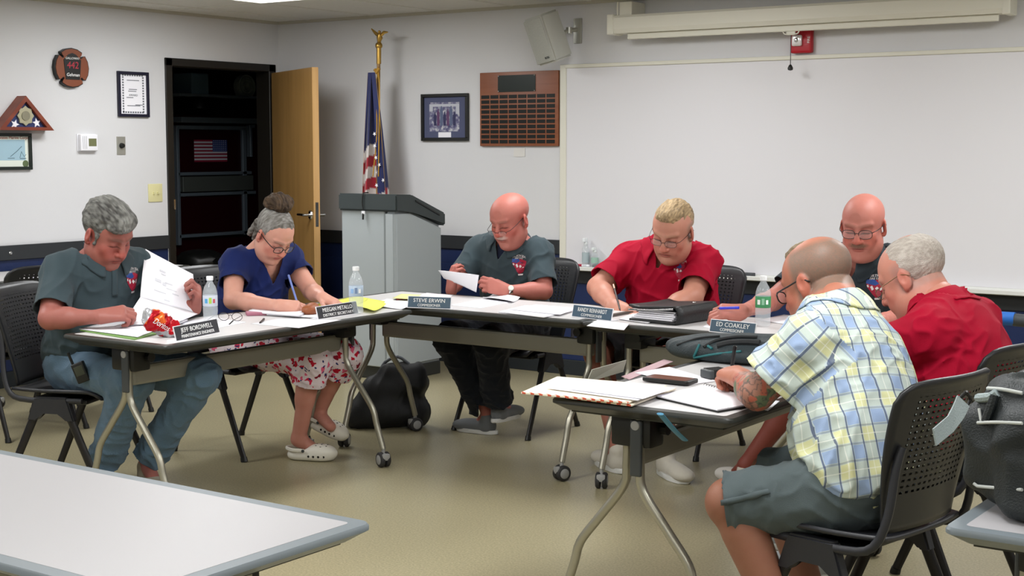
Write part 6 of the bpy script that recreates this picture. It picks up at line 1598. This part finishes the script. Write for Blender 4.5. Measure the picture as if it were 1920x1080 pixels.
sheet('yellow_pad', [(588, 572), (640, 582), (722, 566), (668, 556)], mat('legal_yellow', '#d9de52', .7), 'bright yellow pad under the flat hand of the woman', 'notepad', z=ZT+.003, thick=.006)
sheet('yellow_sheet', [(660, 575), (700, 585), (724, 572), (690, 562)], mat('highlight_yellow', '#e2e65f', .7), 'yellow sheet sticking out beside the corner water bottle', 'paper', z=ZT+.010, curl=.01)
sheet('paper_sheet', [(690, 572), (752, 580), (790, 566), (725, 560)], PW, 'white sheet at the left end of the table of the bald man', z=ZT+.001)
p = onz(510, 592, ZT); bm = BM(); a, b = onz(470, 592, ZT), onz(538, 590, ZT); d = (b-a).normalized(); add_box(bm, (-(b-a).length/2, -.035, .0), ((b-a).length/2, .035, .016), frame_M((a+b)/2+Vector((-.03, .0, 0)), d, (-d.y, d.x, 0), (0, 0, 1)), bev=.005, seg=3); tag(obj('pink_notebook', bm, mat('dusty_pink_cover', '#a8697c', .5), None, True), 'small dusty pink notebook in front of the woman in navy', 'notebook')
# brown pouch
p = onz(583, 592, ZT); V = Vol((p.x-.08, p.y-.09, ZT-.02), (p.x+.08, p.y+.09, ZT+.09), .004); V.ell((p.x, p.y, ZT+.028), (.035, .05, .026), None, 0); V.ell((p.x-.01, p.y+.025, ZT+.04), (.02, .025, .016), None, .02); V.half((0, 0, ZT+.001), (0, 0, -1)); P_, Q_ = V.mesh(); o = to_obj('leather_pouch', P_, Q_, mat('tan_leather', '#93522f', .45, bump=(90, .3))); tag(o, 'small brown leather pouch left of the second black name plate', 'pouch')
# folded spectacles on the table
def specs_on_table(px, py, lab, rz, m):
    p = onz(px, py, ZT); e = empty('spectacles', p, rz); tag(e, lab, 'glasses'); bm = BM()
    for q in (-1, 1):
        add_tube(bm, [(q*.032+.025*math.cos(t), 0, .020+.018*math.sin(t)) for t in np.linspace(0, 2*PI, 20)], .0013, 6, cap=False)
        add_tube(bm, [(q*.058, 0, .026), (q*.062, .01, .028), (q*.06, .09, .016), (q*.056, .125, .002)], .0013, 6, smooth=.02)
    add_tube(bm, [(-.008, 0, .024), (0, 0, .028), (.008, 0, .024)], .0013, 6); fr = obj('frame', bm, m, e)
    bm = BM()
    for q in (-1, 1): add_tube(bm, [(q*.0593, .095, .0145), (q*.056, .127, .002)], .003, 6)
    obj('temple_tip', bm, m_black, fr)
    bm = BM()
    for q in (-1, 1): bm.faces.new([bm.verts.new((q*.032+.024*math.cos(t), 0, .020+.017*math.sin(t))) for t in np.linspace(0, 2*PI, 20)[:-1]])
    obj('lens', bm, m_lens, fr)
specs_on_table(432, 602, 'wire spectacles lying open on the left table between the two black name plates', R(200), m_wire)
def pen(a, b, col, label, r=.0048, name='pen', tip='#222222', capc=None):
    a, b = Vector(a), Vector(b); d = b-a; e = empty(name, a); tag(e, label, 'pen')
    bm = BM(); add_tube(bm, [d*.0, d*.12], [.0008, r*.8], 10); obj('point', bm, mat('pen_tip', tip, .35, metal=.4), e, True)
    bm = BM(); add_tube(bm, [d*.11, d*.85], r, 12); obj('barrel', bm, mat('pen_barrel', col, .35), e, True)
    bm = BM(); add_tube(bm, [d*.84, d*.985, d], [r*1.06, r, r*.5], 12); obj('pen_end', bm, mat('pen_end', capc or col, .3, metal=.3), e, True)
pen(onz(487, 606, ZT+.004), onz(495, 598, ZT+.006), '#2a2a2c', 'short dark pen tip lying on the sheet right of the spectacles')
pen(onz(738, 562, ZT+.006), onz(782, 558, ZT+.006), '#8d2f3a', 'dark red pen lying behind the first slate blue name plate')
sheet('yellow_sheet', [(736, 559), (772, 561), (790, 553), (752, 551)], mat('pad_yellow', '#d8d890', .7), 'pale yellow note at the left end of the bald man\'s table', 'paper', z=ZT+.012)
# crinkled red chip bag
m_chip = mat('chip_bag_red', '#b3121f', .28, metal=.25, spec=.6); m_foil = mat('silver_foil', '#c9c9cc', .25, metal=.8)
a, b = onz(283, 625, ZT), onz(330, 640, ZT); cb = empty('chip_bag', ((a.x+b.x)/2-.01, (a.y+b.y)/2, ZT)); tag(cb, 'crumpled shiny red chip bag at the left of the first name plate', 'chip bag')
ax = Vector((.62, .40, -.10)).normalized(); V = Vol((cb.location.x-.16, cb.location.y-.16, ZT-.03), (cb.location.x+.16, cb.location.y+.16, ZT+.14), .0035)
c0 = np.array(cb.location)+np.array([0, 0, .048]); dx = unit((.35, .60, -.45)); dz = unit(np.cross(dx, (1, -.2, 0)));
V.cone(c0-dx*.035, c0+dx*.038, .048, .040, 0, flat=((-.57, .8, 0), 1.25)); V.half((0, 0, ZT+.001), (0, 0, -1), .004)
P_, Q_ = V.mesh(); N_ = vnormals(P_, Q_); cr = creases(P_, (.5, 1, .6), 91, .028, 1.6); c2r = vnoise(P_/.016, 92); P_ = P_+N_*(cr*.014+c2r*.005-.005)[:, None]; P_[:, 2] = np.maximum(P_[:, 2], ZT+.0005)
L_ = P_-c0; mk = (L_@dx); colb = np.tile(np.array(lin('#b0101e')[:3]), (len(P_), 1)); colb[(L_[:, 2] > .012) & (mk < -.0) & (vnoise(P_/.02, 93) > .1)] = lin('#e0662a')[:3]; colb[(mk > .066) | (mk < -.066)] = lin('#a9a9ad')[:3]; colb[(L_[:, 2] < -.020) & (vnoise(P_/.02, 94) > -.2)] = lin('#a9a9ad')[:3]
m_chipv = vcol_mat('chip_bag_film', .25, (60, .15)); NT(m_chipv).b.inputs['Metallic'].default_value = .3
o = to_obj('bag_body', P_, Q_, m_chipv, cb, colb); o.modifiers.clear()
bv = bvhtree.BVHTree.FromPolygons([tuple(x) for x in P_], [tuple(int(i) for i in q) for q in Q_])
t = text_obj('Doritos', .034, Matrix.Identity(4), m_white_ink, None, 'brand_lettering', ext=0, wid=.07, shear=.3); bm = BM(); bm.from_mesh(t.data); bpy.data.objects.remove(t)
bmesh.ops.subdivide_edges(bm, edges=[e for e in bm.edges if e.calc_length() > .004], cuts=1)
vd = unit(np.array([0, 0, 1.5])-c0); rt_ = unit(dx-vd*(dx@vd)); upv = np.cross(vd, rt_)
for v in bm.verts:
    q = c0+rt_*v.co.x+upv*(v.co.y+.002); h = bv.ray_cast(Vector(q+vd*.2), Vector(-vd), .4); v.co = (h[0]+Vector(vd)*.0015) if h[0] else Vector(q)
o = obj('brand_lettering', bm, m_white_ink, None); o.parent = cb; o.matrix_parent_inverse = Matrix.Translation(cb.location).inverted()
# raised booklet of the first man
Y0 = 4.30
A1, A2, A3_, A4 = ony(273, 467, 4.34), ony(362, 514, 4.50), ony(372, 588, 4.47), ony(263, 557, 4.16)
def bent(pa, pb, pc, pd, nrm, amp, name, label, n=14):
    bm = BM()
    def fn(u, v):
        p = (pa*(1-u)+pb*u)*(1-v)+(pd*(1-u)+pc*u)*v
        return p+nrm*amp*(math.sin(u*PI)*.6+math.sin(v*PI)*.6+.12*math.sin(u*9+v*3))
    add_grid(bm, fn, n, n); o = obj(name, bm, m_paper, None, True, None); solid(o, .0010, 0); return o
bk = empty('open_booklet', onz(300, 600, ZT)); tag(bk, 'large white printed booklet held half open by the grey haired man', 'booklet')
def kid(o, e): o.parent = e; o.matrix_parent_inverse = Matrix.Translation(e.location).inverted(); return o
kid(bent(A1, A2, A3_, A4, Vector(-AW), .012, 'raised_page', ''), bk)
B4 = onz(232, 609, ZT+.018); B3 = onz(330, 606, ZT+.02)
kid(bent(A4, A3_, B3, B4, Vector(-AW), .018, 'lower_page', ''), bk)
bm = BM()
def on_page(u, v): return (A1*(1-u)+A2*u)*(1-v)+(A4*(1-u)+A3_*u)*v
for (u, v, w, h_) in ((.38, .28, .05, .012), (.40, .34, .04, .01), (.30, .52, .05, .02), (.42, .55, .03, .02), (.5, .5, .06, .008), (.55, .62, .08, .006), (.34, .75, .09, .006), (.62, .7, .05, .01), (.46, .9, .04, .01)):
    q = [on_page(u+a*w*1.2, v+b*h_*1.5)+Vector(-AW)*(.012*(math.sin((u+a*w)*PI)*.6+math.sin((v+b*h_)*PI)*.6)+.003) for a, b in ((-1, -1), (1, -1), (1, 1), (-1, 1))]; bm.faces.new([bm.verts.new(x) for x in q])
kid(obj('printed_marks', bm, mat('faint_print', '#d0d1d8', .7)), bk)
# ---- middle tables
pc, pd = ony(822, 507, 5.92), ony(898, 516, 5.86)
pe, pf = ony(893, 548, 5.90), ony(832, 522, 5.98)
hs = bent(pc, pd, pe, pf, Vector((0, -.4, .9)), .004, 'held_sheet', ''); tag(hs, 'white sheet held in both hands of the bald man with moustache', 'paper')
sheet('paper_sheet', [(845, 572), (900, 578), (960, 566), (905, 560)], PW, 'white sheet on the table below the held sheet', z=ZT+.001)
sheet('paper_sheet', [(770, 560), (830, 566), (850, 553), (800, 549)], PW, 'white sheet behind the slate blue plate of the bald reader', z=ZT+.002)
sheet('paper_sheet', [(905, 560), (960, 568), (975, 560), (925, 553)], PW, 'small white sheet under the left forearm of the bald reader', z=ZT+.003, curl=.012)
sheet('paper_stack', [(935, 585), (1020, 595), (1075, 583), (985, 573)], PW, 'fanned white sheets left of the plate beside the binder', z=ZT+.004, thick=.005)
sheet('paper_sheet', [(955, 580), (1050, 590), (1085, 578), (1005, 571)], PW, 'top white sheet of the fan between the two seated men', z=ZT+.009)
sheet('paper_sheet', [(1100, 611), (1170, 619), (1180, 607), (1120, 600)], PW, 'white sheet at the near edge below the third name plate', z=ZT+.001)
sheet('paper_sheet', [(1160, 598), (1215, 606), (1250, 592), (1195, 585)], PW, 'white sheet under the pen of the large man in red', z=ZT+.004)
# black zip binder
b0, b1, b2, b3 = onz(1184, 603), onz(1264, 611), onz(1336, 600), onz(1255, 590)
c_ = (b0+b1+b2+b3)/4; ang = math.atan2((b1-b0).y, (b1-b0).x)
e = empty('zip_binder', (c_.x, c_.y, ZT), ang); tag(e, 'thick black leather binder stuffed with papers on the right middle table', 'binder')
m_leather = mat('black_leather', '#17181a', .42, bump=(180, .25))
wL, dL = .125, .15
bm = BM(); add_box(bm, (-wL, -dL, .0), (wL, dL, .014), bev=.005, seg=3); obj('bottom_cover', bm, m_leather, e, True)
bm = BM(); add_grid(bm, lambda u, v: Vector((-wL+2*wL*u, -dL+2*dL*v, .060+.018*u-.004*math.sin(v*PI)+.012*math.exp(-((u)/.1)**2))), 10, 10); o = obj('top_cover', bm, m_leather, e, True, None); solid(o, .010, 0)
bm = BM(); add_grid(bm, lambda u, v: Vector((wL-.002+.022*math.sin(v*PI), -dL+2*dL*u, .006+.072*v)), 8, 10); o = obj('spine', bm, m_leather, e, True, None); solid(o, .010, 0)
bm = BM()
for k in range(5): add_box(bm, (-wL+.01*k+.006, -dL+.012+.004*k, .015+.008*k), (wL-.02, dL-.02, .021+.008*k), Matrix.Rotation(R((k % 3-1)*1.5), 4, 'Z'))
obj('paper_block', bm, m_paper, e)
bm = BM(); add_tube(bm, [(-wL, -dL-.002, .052), (0, -dL-.004, .058), (wL-.01, -dL-.002, .070)], .004, 6, smooth=.03); add_lathe(bm, [(0, .003), (.008, .003), (.009, 0)], Matrix.Translation((wL*.6, dL*.4, .08)), 12); obj('zipper', bm, m_chrome, e)
sheet('paper_sheet', [(1318, 612), (1345, 620), (1362, 610), (1332, 606)], PW, 'white sheet corner left of the last slate blue plate', z=ZT+.001)
sheet('paper_sheet', [(1420, 600), (1500, 612), (1560, 598), (1470, 590)], PW, 'white sheets behind the bottle with green label', z=ZT+.002)
bm = BM(); a, b = onz(1355, 592, ZT), onz(1408, 586, ZT); d = (b-a).normalized(); add_box(bm, (-.07, -.035, 0), (.07, .035, .010), frame_M((a+b)/2, d, (-d.y, d.x, 0), (0, 0, 1)), bev=.004, seg=3); tag(obj('mobile_phone', bm, m_black, None, True), 'dark phone lying under the outstretched hand behind the name plate', 'phone')
# pens in hands
h2 = people['P2'].hands['R']; t0 = h2[0][0]; q0 = np.array(onz(558, 570, ZT+.012)); q1 = np.array(ony(541, 516, 5.02))
pen(q0, q0+unit(q1-q0)*.15, '#7f93d6', 'pale blue pen upright in the hand of the woman', .0052)
q0 = np.array(ony(1164, 586, 5.78)); q1 = np.array(ony(1150, 533, 5.90)); pen(q0, q1, '#3a2f2c', 'slim dark brown pen in the hand of the large man in red', .0045, capc='#c9a58a')
pen(np.array(ony(1345, 578, 5.52)), np.array(ony(1386, 577, 5.52)), '#3038c8', 'bright blue pen in the outstretched hand', .006)
p6 = people['P6']; q0 = np.array(onz(1372, 690, .80)); pen(q0, q0+np.array([.02, -.02, .075]), '#1c1c1e', 'black pen standing up in the fist of the tattooed man', .006)
# ---- right foreground table
def stripes_mat():
    m = mat('airmail_edge', '#efe6d3', .7); g = NT(m); tc = g.n('ShaderNodeTexCoord'); sp = g.n('ShaderNodeSeparateXYZ'); g.l(tc.outputs['Object'], sp.inputs[0])
    s = g.math('ADD', sp.outputs[0], g.math('MULTIPLY', sp.outputs[1], 1.6)); f = g.math('FRACT', g.math('DIVIDE', g.math('ADD', s, 9), .034)); g.l(g.mix(g.math('LESS_THAN', f, .42), lin('#efe6d3'), lin('#cf5b42')), g.b.inputs['Base Color']); return m
m_air = stripes_mat()
def envelope(quad, z, label):
    pts = [onz(q[0], q[1], z) for q in quad]; c = sum(pts, Vector())/4; e = empty('airmail_envelope', (c.x, c.y, z)); tag(e, label, 'envelope', 'envelopes at the table end')
    L = [p-Vector(e.location) for p in pts]; L = [Vector((p.x, p.y, 0)) for p in L]
    bm = BM(); add_prism(bm, [(p.x, p.y) for p in L], 0, .004); obj('envelope_body', bm, m_manila, e)
    bm = BM(); n0 = (L[0]-L[3]).normalized(); a, b = L[0], L[1]; w = -n0*.012; add_prism(bm, [(a.x, a.y), (b.x, b.y), (b.x+w.x, b.y+w.y), (a.x+w.x, a.y+w.y)], .0041, .0046); add_prism(bm, [(a.x+n0.x*.0005, a.y+n0.y*.0005), (b.x+n0.x*.0005, b.y+n0.y*.0005), (b.x, b.y), (a.x, a.y)], -.0002, .0046); obj('striped_edge', bm, m_air, e)
envelope([(977, 738), (1178, 757), (1250, 725), (1045, 708)], ZT+.012, 'upper cream envelope with red striped edge overhanging the right table end')
envelope([(1062, 747), (1185, 762), (1268, 730), (1110, 718)], ZT+.004, 'lower cream envelope with striped edge under the white letters')
sheet('paper_sheet', [(1025, 728), (1195, 751), (1262, 728), (1100, 716)], PW, 'white letter on top of the striped envelopes', z=ZT+.020)
sheet('paper_sheet', [(1070, 730), (1205, 748), (1268, 727), (1130, 717)], PW, 'second white letter topmost on the striped envelopes', z=ZT+.023)
sheet('paper_sheet', [(1190, 699), (1290, 722), (1345, 714), (1255, 688)], PW, 'white sheet under the far end of the phone on the right table', z=ZT+.002)
# spiral pad
e = empty('spiral_pad', onz(1300, 755, ZT)); tag(e, 'white spiral notepad near the tattooed forearm', 'notepad')
pts = [onz(1232, 748, ZT), onz(1345, 774, ZT), onz(1440, 758, ZT), onz(1320, 727, ZT)]; L = [p-Vector(e.location) for p in pts]
bm = BM(); add_prism(bm, [(p.x, p.y) for p in L], .006, .010); obj('page', bm, m_paper, e); bm = BM(); add_prism(bm, [(p.x*1.03, p.y*1.03) for p in L], .001, .006); obj('cover', bm, m_black, e)
bm = BM(); A_, B_ = L[3], L[2]
for k in range(24):
    c = A_.lerp(B_, (k+.5)/24); d = (B_-A_).normalized(); n = Vector((-d.y, d.x, 0)); add_tube(bm, [c+n*.007*math.cos(t)+Vector((0, 0, .008+.007*math.sin(t))) for t in np.linspace(0, 2*PI, 10)], .0008, 5, cap=False)
obj('wire_spiral', bm, m_wire, e)
sheet('paper_sheet', [(1395, 760), (1440, 770), (1462, 752), (1420, 745)], PW, 'white paper edge under the tattooed elbow', z=ZT+.0005)
# phone
a, b = onz(1214, 713, ZT), onz(1300, 722, ZT); d = (b-a).normalized(); e = empty('mobile_phone', (a+b)/2, math.atan2(d.y, d.x)); tag(e, 'dark cased phone lying on papers on the right table', 'phone'); Lp = (b-a).length/2
bm = BM(); add_prism(bm, round_rect(-Lp, -.042, Lp, .042, .012, 4), .004, .016); bmesh.ops.bevel(bm, geom=[x for x in bm.edges], offset=.002, segments=1, affect='EDGES'); obj('case', bm, m_black, e, True)
bm = BM(); add_prism(bm, round_rect(-Lp+.010, -.036, Lp-.010, .036, .008, 4), .0155, .0168); obj('screen', bm, mat('reflecting_screen', '#5a3a33', .12), e)
# ridged black case
a, b = onz(1316, 712, ZT), onz(1360, 708, ZT); d = (b-a).normalized(); e = empty('ridged_case', (a+b)/2, math.atan2(d.y, d.x)); tag(e, 'small dark ridged case between the fist and the backpack', 'case')
bm = BM(); add_box(bm, (-.035, -.03, .004), (.05, .03, .032), bev=.006, seg=3); obj('shell', bm, m_grey_pl, e, True)
bm = BM()
for k in range(9): add_box(bm, (-.018+.007*k, -.032, .006), (-.015+.007*k, .032, .0335))
obj('ridges', bm, m_black, e)
# standing grey folder
e = empty('document_holder', onz(1140, 705, ZT)); tag(e, 'pale grey folder standing open behind the envelopes', 'folder')
f0, f1, t1, t0 = onz(1100, 717, ZT), onz(1168, 697, ZT), ony(1174, 675, onz(1168, 697, ZT).y+.02), ony(1110, 693, onz(1100, 717, ZT).y+.02)
m_fold = mat('grey_card_folder', '#8f8f84', .6)
bm = BM(); vs = [bm.verts.new(v-Vector(e.location)) for v in (f0, f1, t1, t0)]; bm.faces.new(vs); o = obj('upright_cover', bm, m_fold, e); solid(o, .003, 0)
g2, g3 = onz(1180, 722, ZT+.001), onz(1232, 700, ZT+.001)
sheet('pink_sheet', [(1165, 706), (1180, 712), (1262, 678), (1245, 674)], mat('pale_pink_paper', '#b99aa0', .7), 'narrow dusty pink paper edge left of the backpack', 'paper', z=ZT+.0006)
# backpack
e = empty('backpack', onz(1335, 672, ZT)); tag(e, 'dark slate backpack with teal zips lying on the right table', 'backpack')
m_bp = mat('slate_nylon', '#283236', .6, bump=(240, .35), var=(30, .12)); m_teal = mat('teal_cord', '#1e6468', .5); m_bpin = mat('backpack_dark', '#16191b', .7)
c0 = np.array((-2.375, 4.72, ZT)); xx = unit((1, .0, 0)); yy = np.array((0, 1, 0.))
V = Vol((c0[0]-.36, c0[1]-.30, ZT-.02), (c0[0]+.50, c0[1]+.32, ZT+.26), .007)
Mb = np.stack([unit((1, 0, 0)), unit((0, 1, 0)), (0, 0, 1)], 1)
V.ell(c0+np.array([.16, -.02, .036]), (.34, .17, .046), Mb, 0); V.ell(c0+np.array([.26, -.01, .044]), (.22, .14, .046), Mb, .04); V.ell(c0+np.array([-.02, -.02, .032]), (.18, .14, .034), Mb, .04); V.half((0, 0, ZT+.001), (0, 0, -1), .01)
P_, Q_ = V.mesh(); P_ = relax(P_, Q_, 2); N_ = vnormals(P_, Q_); P_ = P_+N_*((creases(P_, (1, .3, 0), 101, .07, 3)-.4)*.008)[:, None]; P_[:, 2] = np.maximum(P_[:, 2], ZT+.0005)
kid(to_obj('main_body', P_, Q_, m_bp), e)
bvb = bvhtree.BVHTree.FromPolygons([tuple(x) for x in P_], [tuple(int(i) for i in q) for q in Q_])
def on_bag(px, py, off=.004):
    d = _ray(px, py); h = bvb.ray_cast(Vector((0, 0, CAM_H)), Vector(d/np.linalg.norm(d)), 20)
    return (h[0]+h[1]*off) if h[0] else None
def surf_tube(pts, r, m, name, flat=None, off=.004):
    q = [on_bag(x, y, off) for x, y in pts]; q = [x for x in q if x is not None]
    if len(q) < 2: return None
    bm = BM(); add_tube(bm, q, r, 8, smooth=.012); return kid(obj(name, bm, m, None, True), e)
surf_tube([(1312, 647), (1306, 660), (1302, 668)], .0045, m_teal, 'zip_pull'); surf_tube([(1328, 650), (1336, 655)], .005, m_teal, 'zip_pull')
surf_tube([(1320, 652), (1345, 640), (1380, 634), (1420, 634)], .006, m_bpin, 'main_zip'); surf_tube([(1302, 670), (1340, 664), (1390, 660)], .004, m_teal, 'side_zip'); surf_tube([(1245, 665), (1270, 648), (1310, 636), (1350, 632)], .004, m_bpin, 'seam')
surf_tube([(1345, 650), (1370, 645), (1400, 643), (1425, 645)], .012, m_bpin, 'open_mouth'); surf_tube([(1374, 660), (1386, 688)], .006, m_chrome, 'strap_buckle'); surf_tube([(1392, 655), (1402, 690)], .013, m_bpin, 'shoulder_strap')
# blue strap under the right table
e = empty('blue_strap', onx(1255, 800, -2.0)); a, b, c_ = [Vector(onx(x, y, -1.98)) for x, y in ((1238, 776), (1262, 804), (1284, 825))]
bm = BM(); add_tube(bm, [Vector(q)-Vector(e.location) for q in (a, b, c_)], .012, 8, smooth=.02, flat=((0, 1, 0), .35)); obj('webbing', bm, mat('light_blue_webbing', '#4a86a8', .5), e, True); tag(e, 'light blue strap hanging under the right foreground table', 'strap')
# ---- black shoulder bag on the floor
p0 = np.array((-4.95, 5.93, 0)); e = empty('shoulder_bag', tuple(p0)); tag(e, 'slumped black shoulder bag on the floor below the corner of the tables', 'bag')
V = Vol((-5.3, 5.62, -.03), (-4.6, 6.3, .5), .008); dd = unit((.819, .574, 0)); 
V.cone(p0-dd*.13+UP*.08, p0+dd*.12+UP*.08, .10, .09, 0); V.cone(p0-dd*.08+UP*.20, p0+dd*.13+UP*.24, .085, .075, .06); V.cone(p0-dd*.02+UP*.30, p0+dd*.15+UP*.31, .045, .04, .05); V.ell(p0-dd*.17+UP*.04, (.08, .08, .05), None, .05); V.half((0, 0, .001), (0, 0, -1), .01)
P_, Q_ = V.mesh(); P_ = relax(P_, Q_, 2); N_ = vnormals(P_, Q_); P_ = P_+N_*((creases(P_, (.3, .3, 1), 111, .07, 3)-.4)*.014)[:, None]; P_[:, 2] = np.maximum(P_[:, 2], .001)
m_blk = mat('black_nylon', '#0d0e10', .6, bump=(300, .2)); kid(to_obj('bag_body', P_, Q_, m_blk), e)
bm = BM(); h0 = Vector(p0-dd*.05+UP*.33); add_tube(bm, [Vector(p0-dd*.06+UP*.29), Vector(p0-dd*.03+UP*.35), Vector(p0+dd*.04+UP*.38), Vector(p0+dd*.10+UP*.34)], .009, 8, smooth=.02); kid(obj('handle', bm, mat('webbing_grey', '#5b6066', .5), None, True), e)
# ---- two-way radio and holster at the first man's hip
c = ony(152, 698, 3.90); e = empty('two_way_radio', tuple(c)); tag(e, 'black two way radio resting against the jeans of the grey haired man', 'radio')
Mq = frame_M((0, 0, 0), RT*.9+UP*.35, UP*.9-RT*.35, np.cross(RT*.9+UP*.35, UP*.9-RT*.35))
bm = BM(); add_box(bm, (-.028, -.045, -.016), (.028, .045, .016), Mq, bev=.006, seg=3); obj('case', bm, m_black, e, True)
bm = BM(); add_box(bm, (-.020, -.012, .015), (.020, .030, .018), Mq, bev=.002); obj('display', bm, mat('dim_lcd', '#3d4236', .3), e)
bm = BM(); add_tube(bm, [Mq @ Vector((-.02, .04, 0)), Mq @ Vector((-.02, .10, 0))], .006, 8); obj('antenna', bm, m_black, e, True)
# ---- big black bag on the corner table at the right
p0 = np.array((-.74, 3.13, ZT)); e = empty('travel_bag', tuple(p0)); tag(e, 'large black travel bag with grey strap and white piping at the right edge', 'bag')
m_tb = mat('black_polyester', '#1c2224', .5, bump=(260, .3), var=(14, .15)); m_pipe = mat('white_piping', '#b9bdba', .5); m_grs = mat('grey_webbing', '#93a0a2', .6, bump=(300, .4))
V = Vol((-1.05, 2.8, ZT-.03), (-.15, 3.6, ZT+.42), .008)
def rbox(c, s, r, k=.03):
    c = np.array(c, float)
    for ix in (-1, 1):
        for iy in (-1, 1):
            V.cone(c+np.array([ix*s[0], iy*s[1], -s[2]]), c+np.array([ix*s[0], iy*s[1], s[2]]), r, r, k)
    V.cone(c-np.array([s[0], 0, 0]), c+np.array([s[0], 0, 0]), s[1]+r*.9, s[1]+r*.9, k, flat=((0, 0, 1), (s[1]+r)/(s[2]+r)))
V.box(p0+np.array([.12, .0, .142]), (.29, .14, .142), .055, 0); V.box(p0+np.array([.13, -.13, .12]), (.26, .055, .115), .04, .02); V.box(p0+np.array([-.16, -.01, .125]), (.055, .11, .095), .04, .03); V.box(p0+np.array([.13, -.17, .075]), (.235, .03, .07), .025, .012)
V.half((0, 0, ZT+.001), (0, 0, -1), .015); pass
P_, Q_ = V.mesh(); P_ = relax(P_, Q_, 2); N_ = vnormals(P_, Q_); P_ = P_+N_*((creases(P_, (.2, .4, 1), 121, .09, 2.5)-.4)*.014+vnoise(P_/.05, 122)*.003)[:, None]; P_[:, 2] = np.maximum(P_[:, 2], ZT+.0005)
kid(to_obj('bag_body', P_, Q_, m_tb), e); bvb = bvhtree.BVHTree.FromPolygons([tuple(x) for x in P_], [tuple(int(i) for i in q) for q in Q_])
surf_tube([(1835, 793), (1870, 793), (1918, 795)], .0035, m_pipe, 'piping'); surf_tube([(1855, 730), (1880, 732), (1918, 739)], .004, m_pipe, 'piping'); surf_tube([(1828, 905), (1835, 910), (1918, 918)], .0035, m_pipe, 'piping'); surf_tube([(1838, 768), (1842, 790)], .0035, m_pipe, 'piping')
surf_tube([(1815, 752), (1838, 750), (1862, 745), (1872, 738)], .010, m_grs, 'top_strap', off=.006); surf_tube([(1868, 742), (1862, 765), (1852, 790)], .010, m_tb, 'side_strap', off=.006)
q = [onx(x, y, -.865) for x, y in ((1806, 752), (1797, 772), (1782, 795), (1752, 820))]
bm = BM(); 
for i in range(3):
    pass
nrm_ = Vector(-AW); vs = []
for i, p_ in enumerate(q):
    d = (Vector(q[min(i+1, 3)])-Vector(q[max(i-1, 0)])).normalized(); s_ = d.cross(nrm_).normalized()*.016; vs.append((bm.verts.new(Vector(p_)+s_-Vector(e.location)), bm.verts.new(Vector(p_)-s_-Vector(e.location))))
for i in range(3): bm.faces.new((vs[i][0], vs[i][1], vs[i+1][1], vs[i+1][0]))
o = obj('loose_strap', bm, m_grs, e); solid(o, .003, 0)
bm = BM(); b_ = Vector(onx(1811, 750, -.862))-Vector(e.location); add_tube(bm, [b_+Vector((0, 0, .016)), b_+Vector((.006, .012, .0)), b_+Vector((0, 0, -.016)), b_+Vector((-.012, -.008, 0)), b_+Vector((0, 0, .016))], .004, 8); obj('buckle', bm, m_black, e, True)
# grey lever strap lying over the further chair back
# blue cylinder at the right by the back wall
c = ony(1880, 597, 7.2); e = empty('rolled_chart', tuple(c)); tag(e, 'blue and grey roll on a dark stand at the right below the whiteboard', 'roll')
bm = BM(); add_tube(bm, [(-.05, 0, 0), (.06, 0, 0)], .034, 18); obj('blue_sleeve', bm, mat('bright_blue_sleeve', '#2465b8', .6), e, True)
bm = BM(); add_tube(bm, [(.055, 0, -.003), (.5, 0, -.02)], .032, 18); obj('grey_tube', bm, m_grey_pl, e, True)
bm = BM(); add_tube(bm, [(.3, 0, -.04), (.3, 0, -c.z+.02)], .015, 10); add_lathe(bm, [(0, 0), (.18, 0), (.18, .015), (.02, .03), (0, .03)], Matrix.Translation((.3, 0, -c.z)), 20); obj('stand', bm, m_black, e, True)
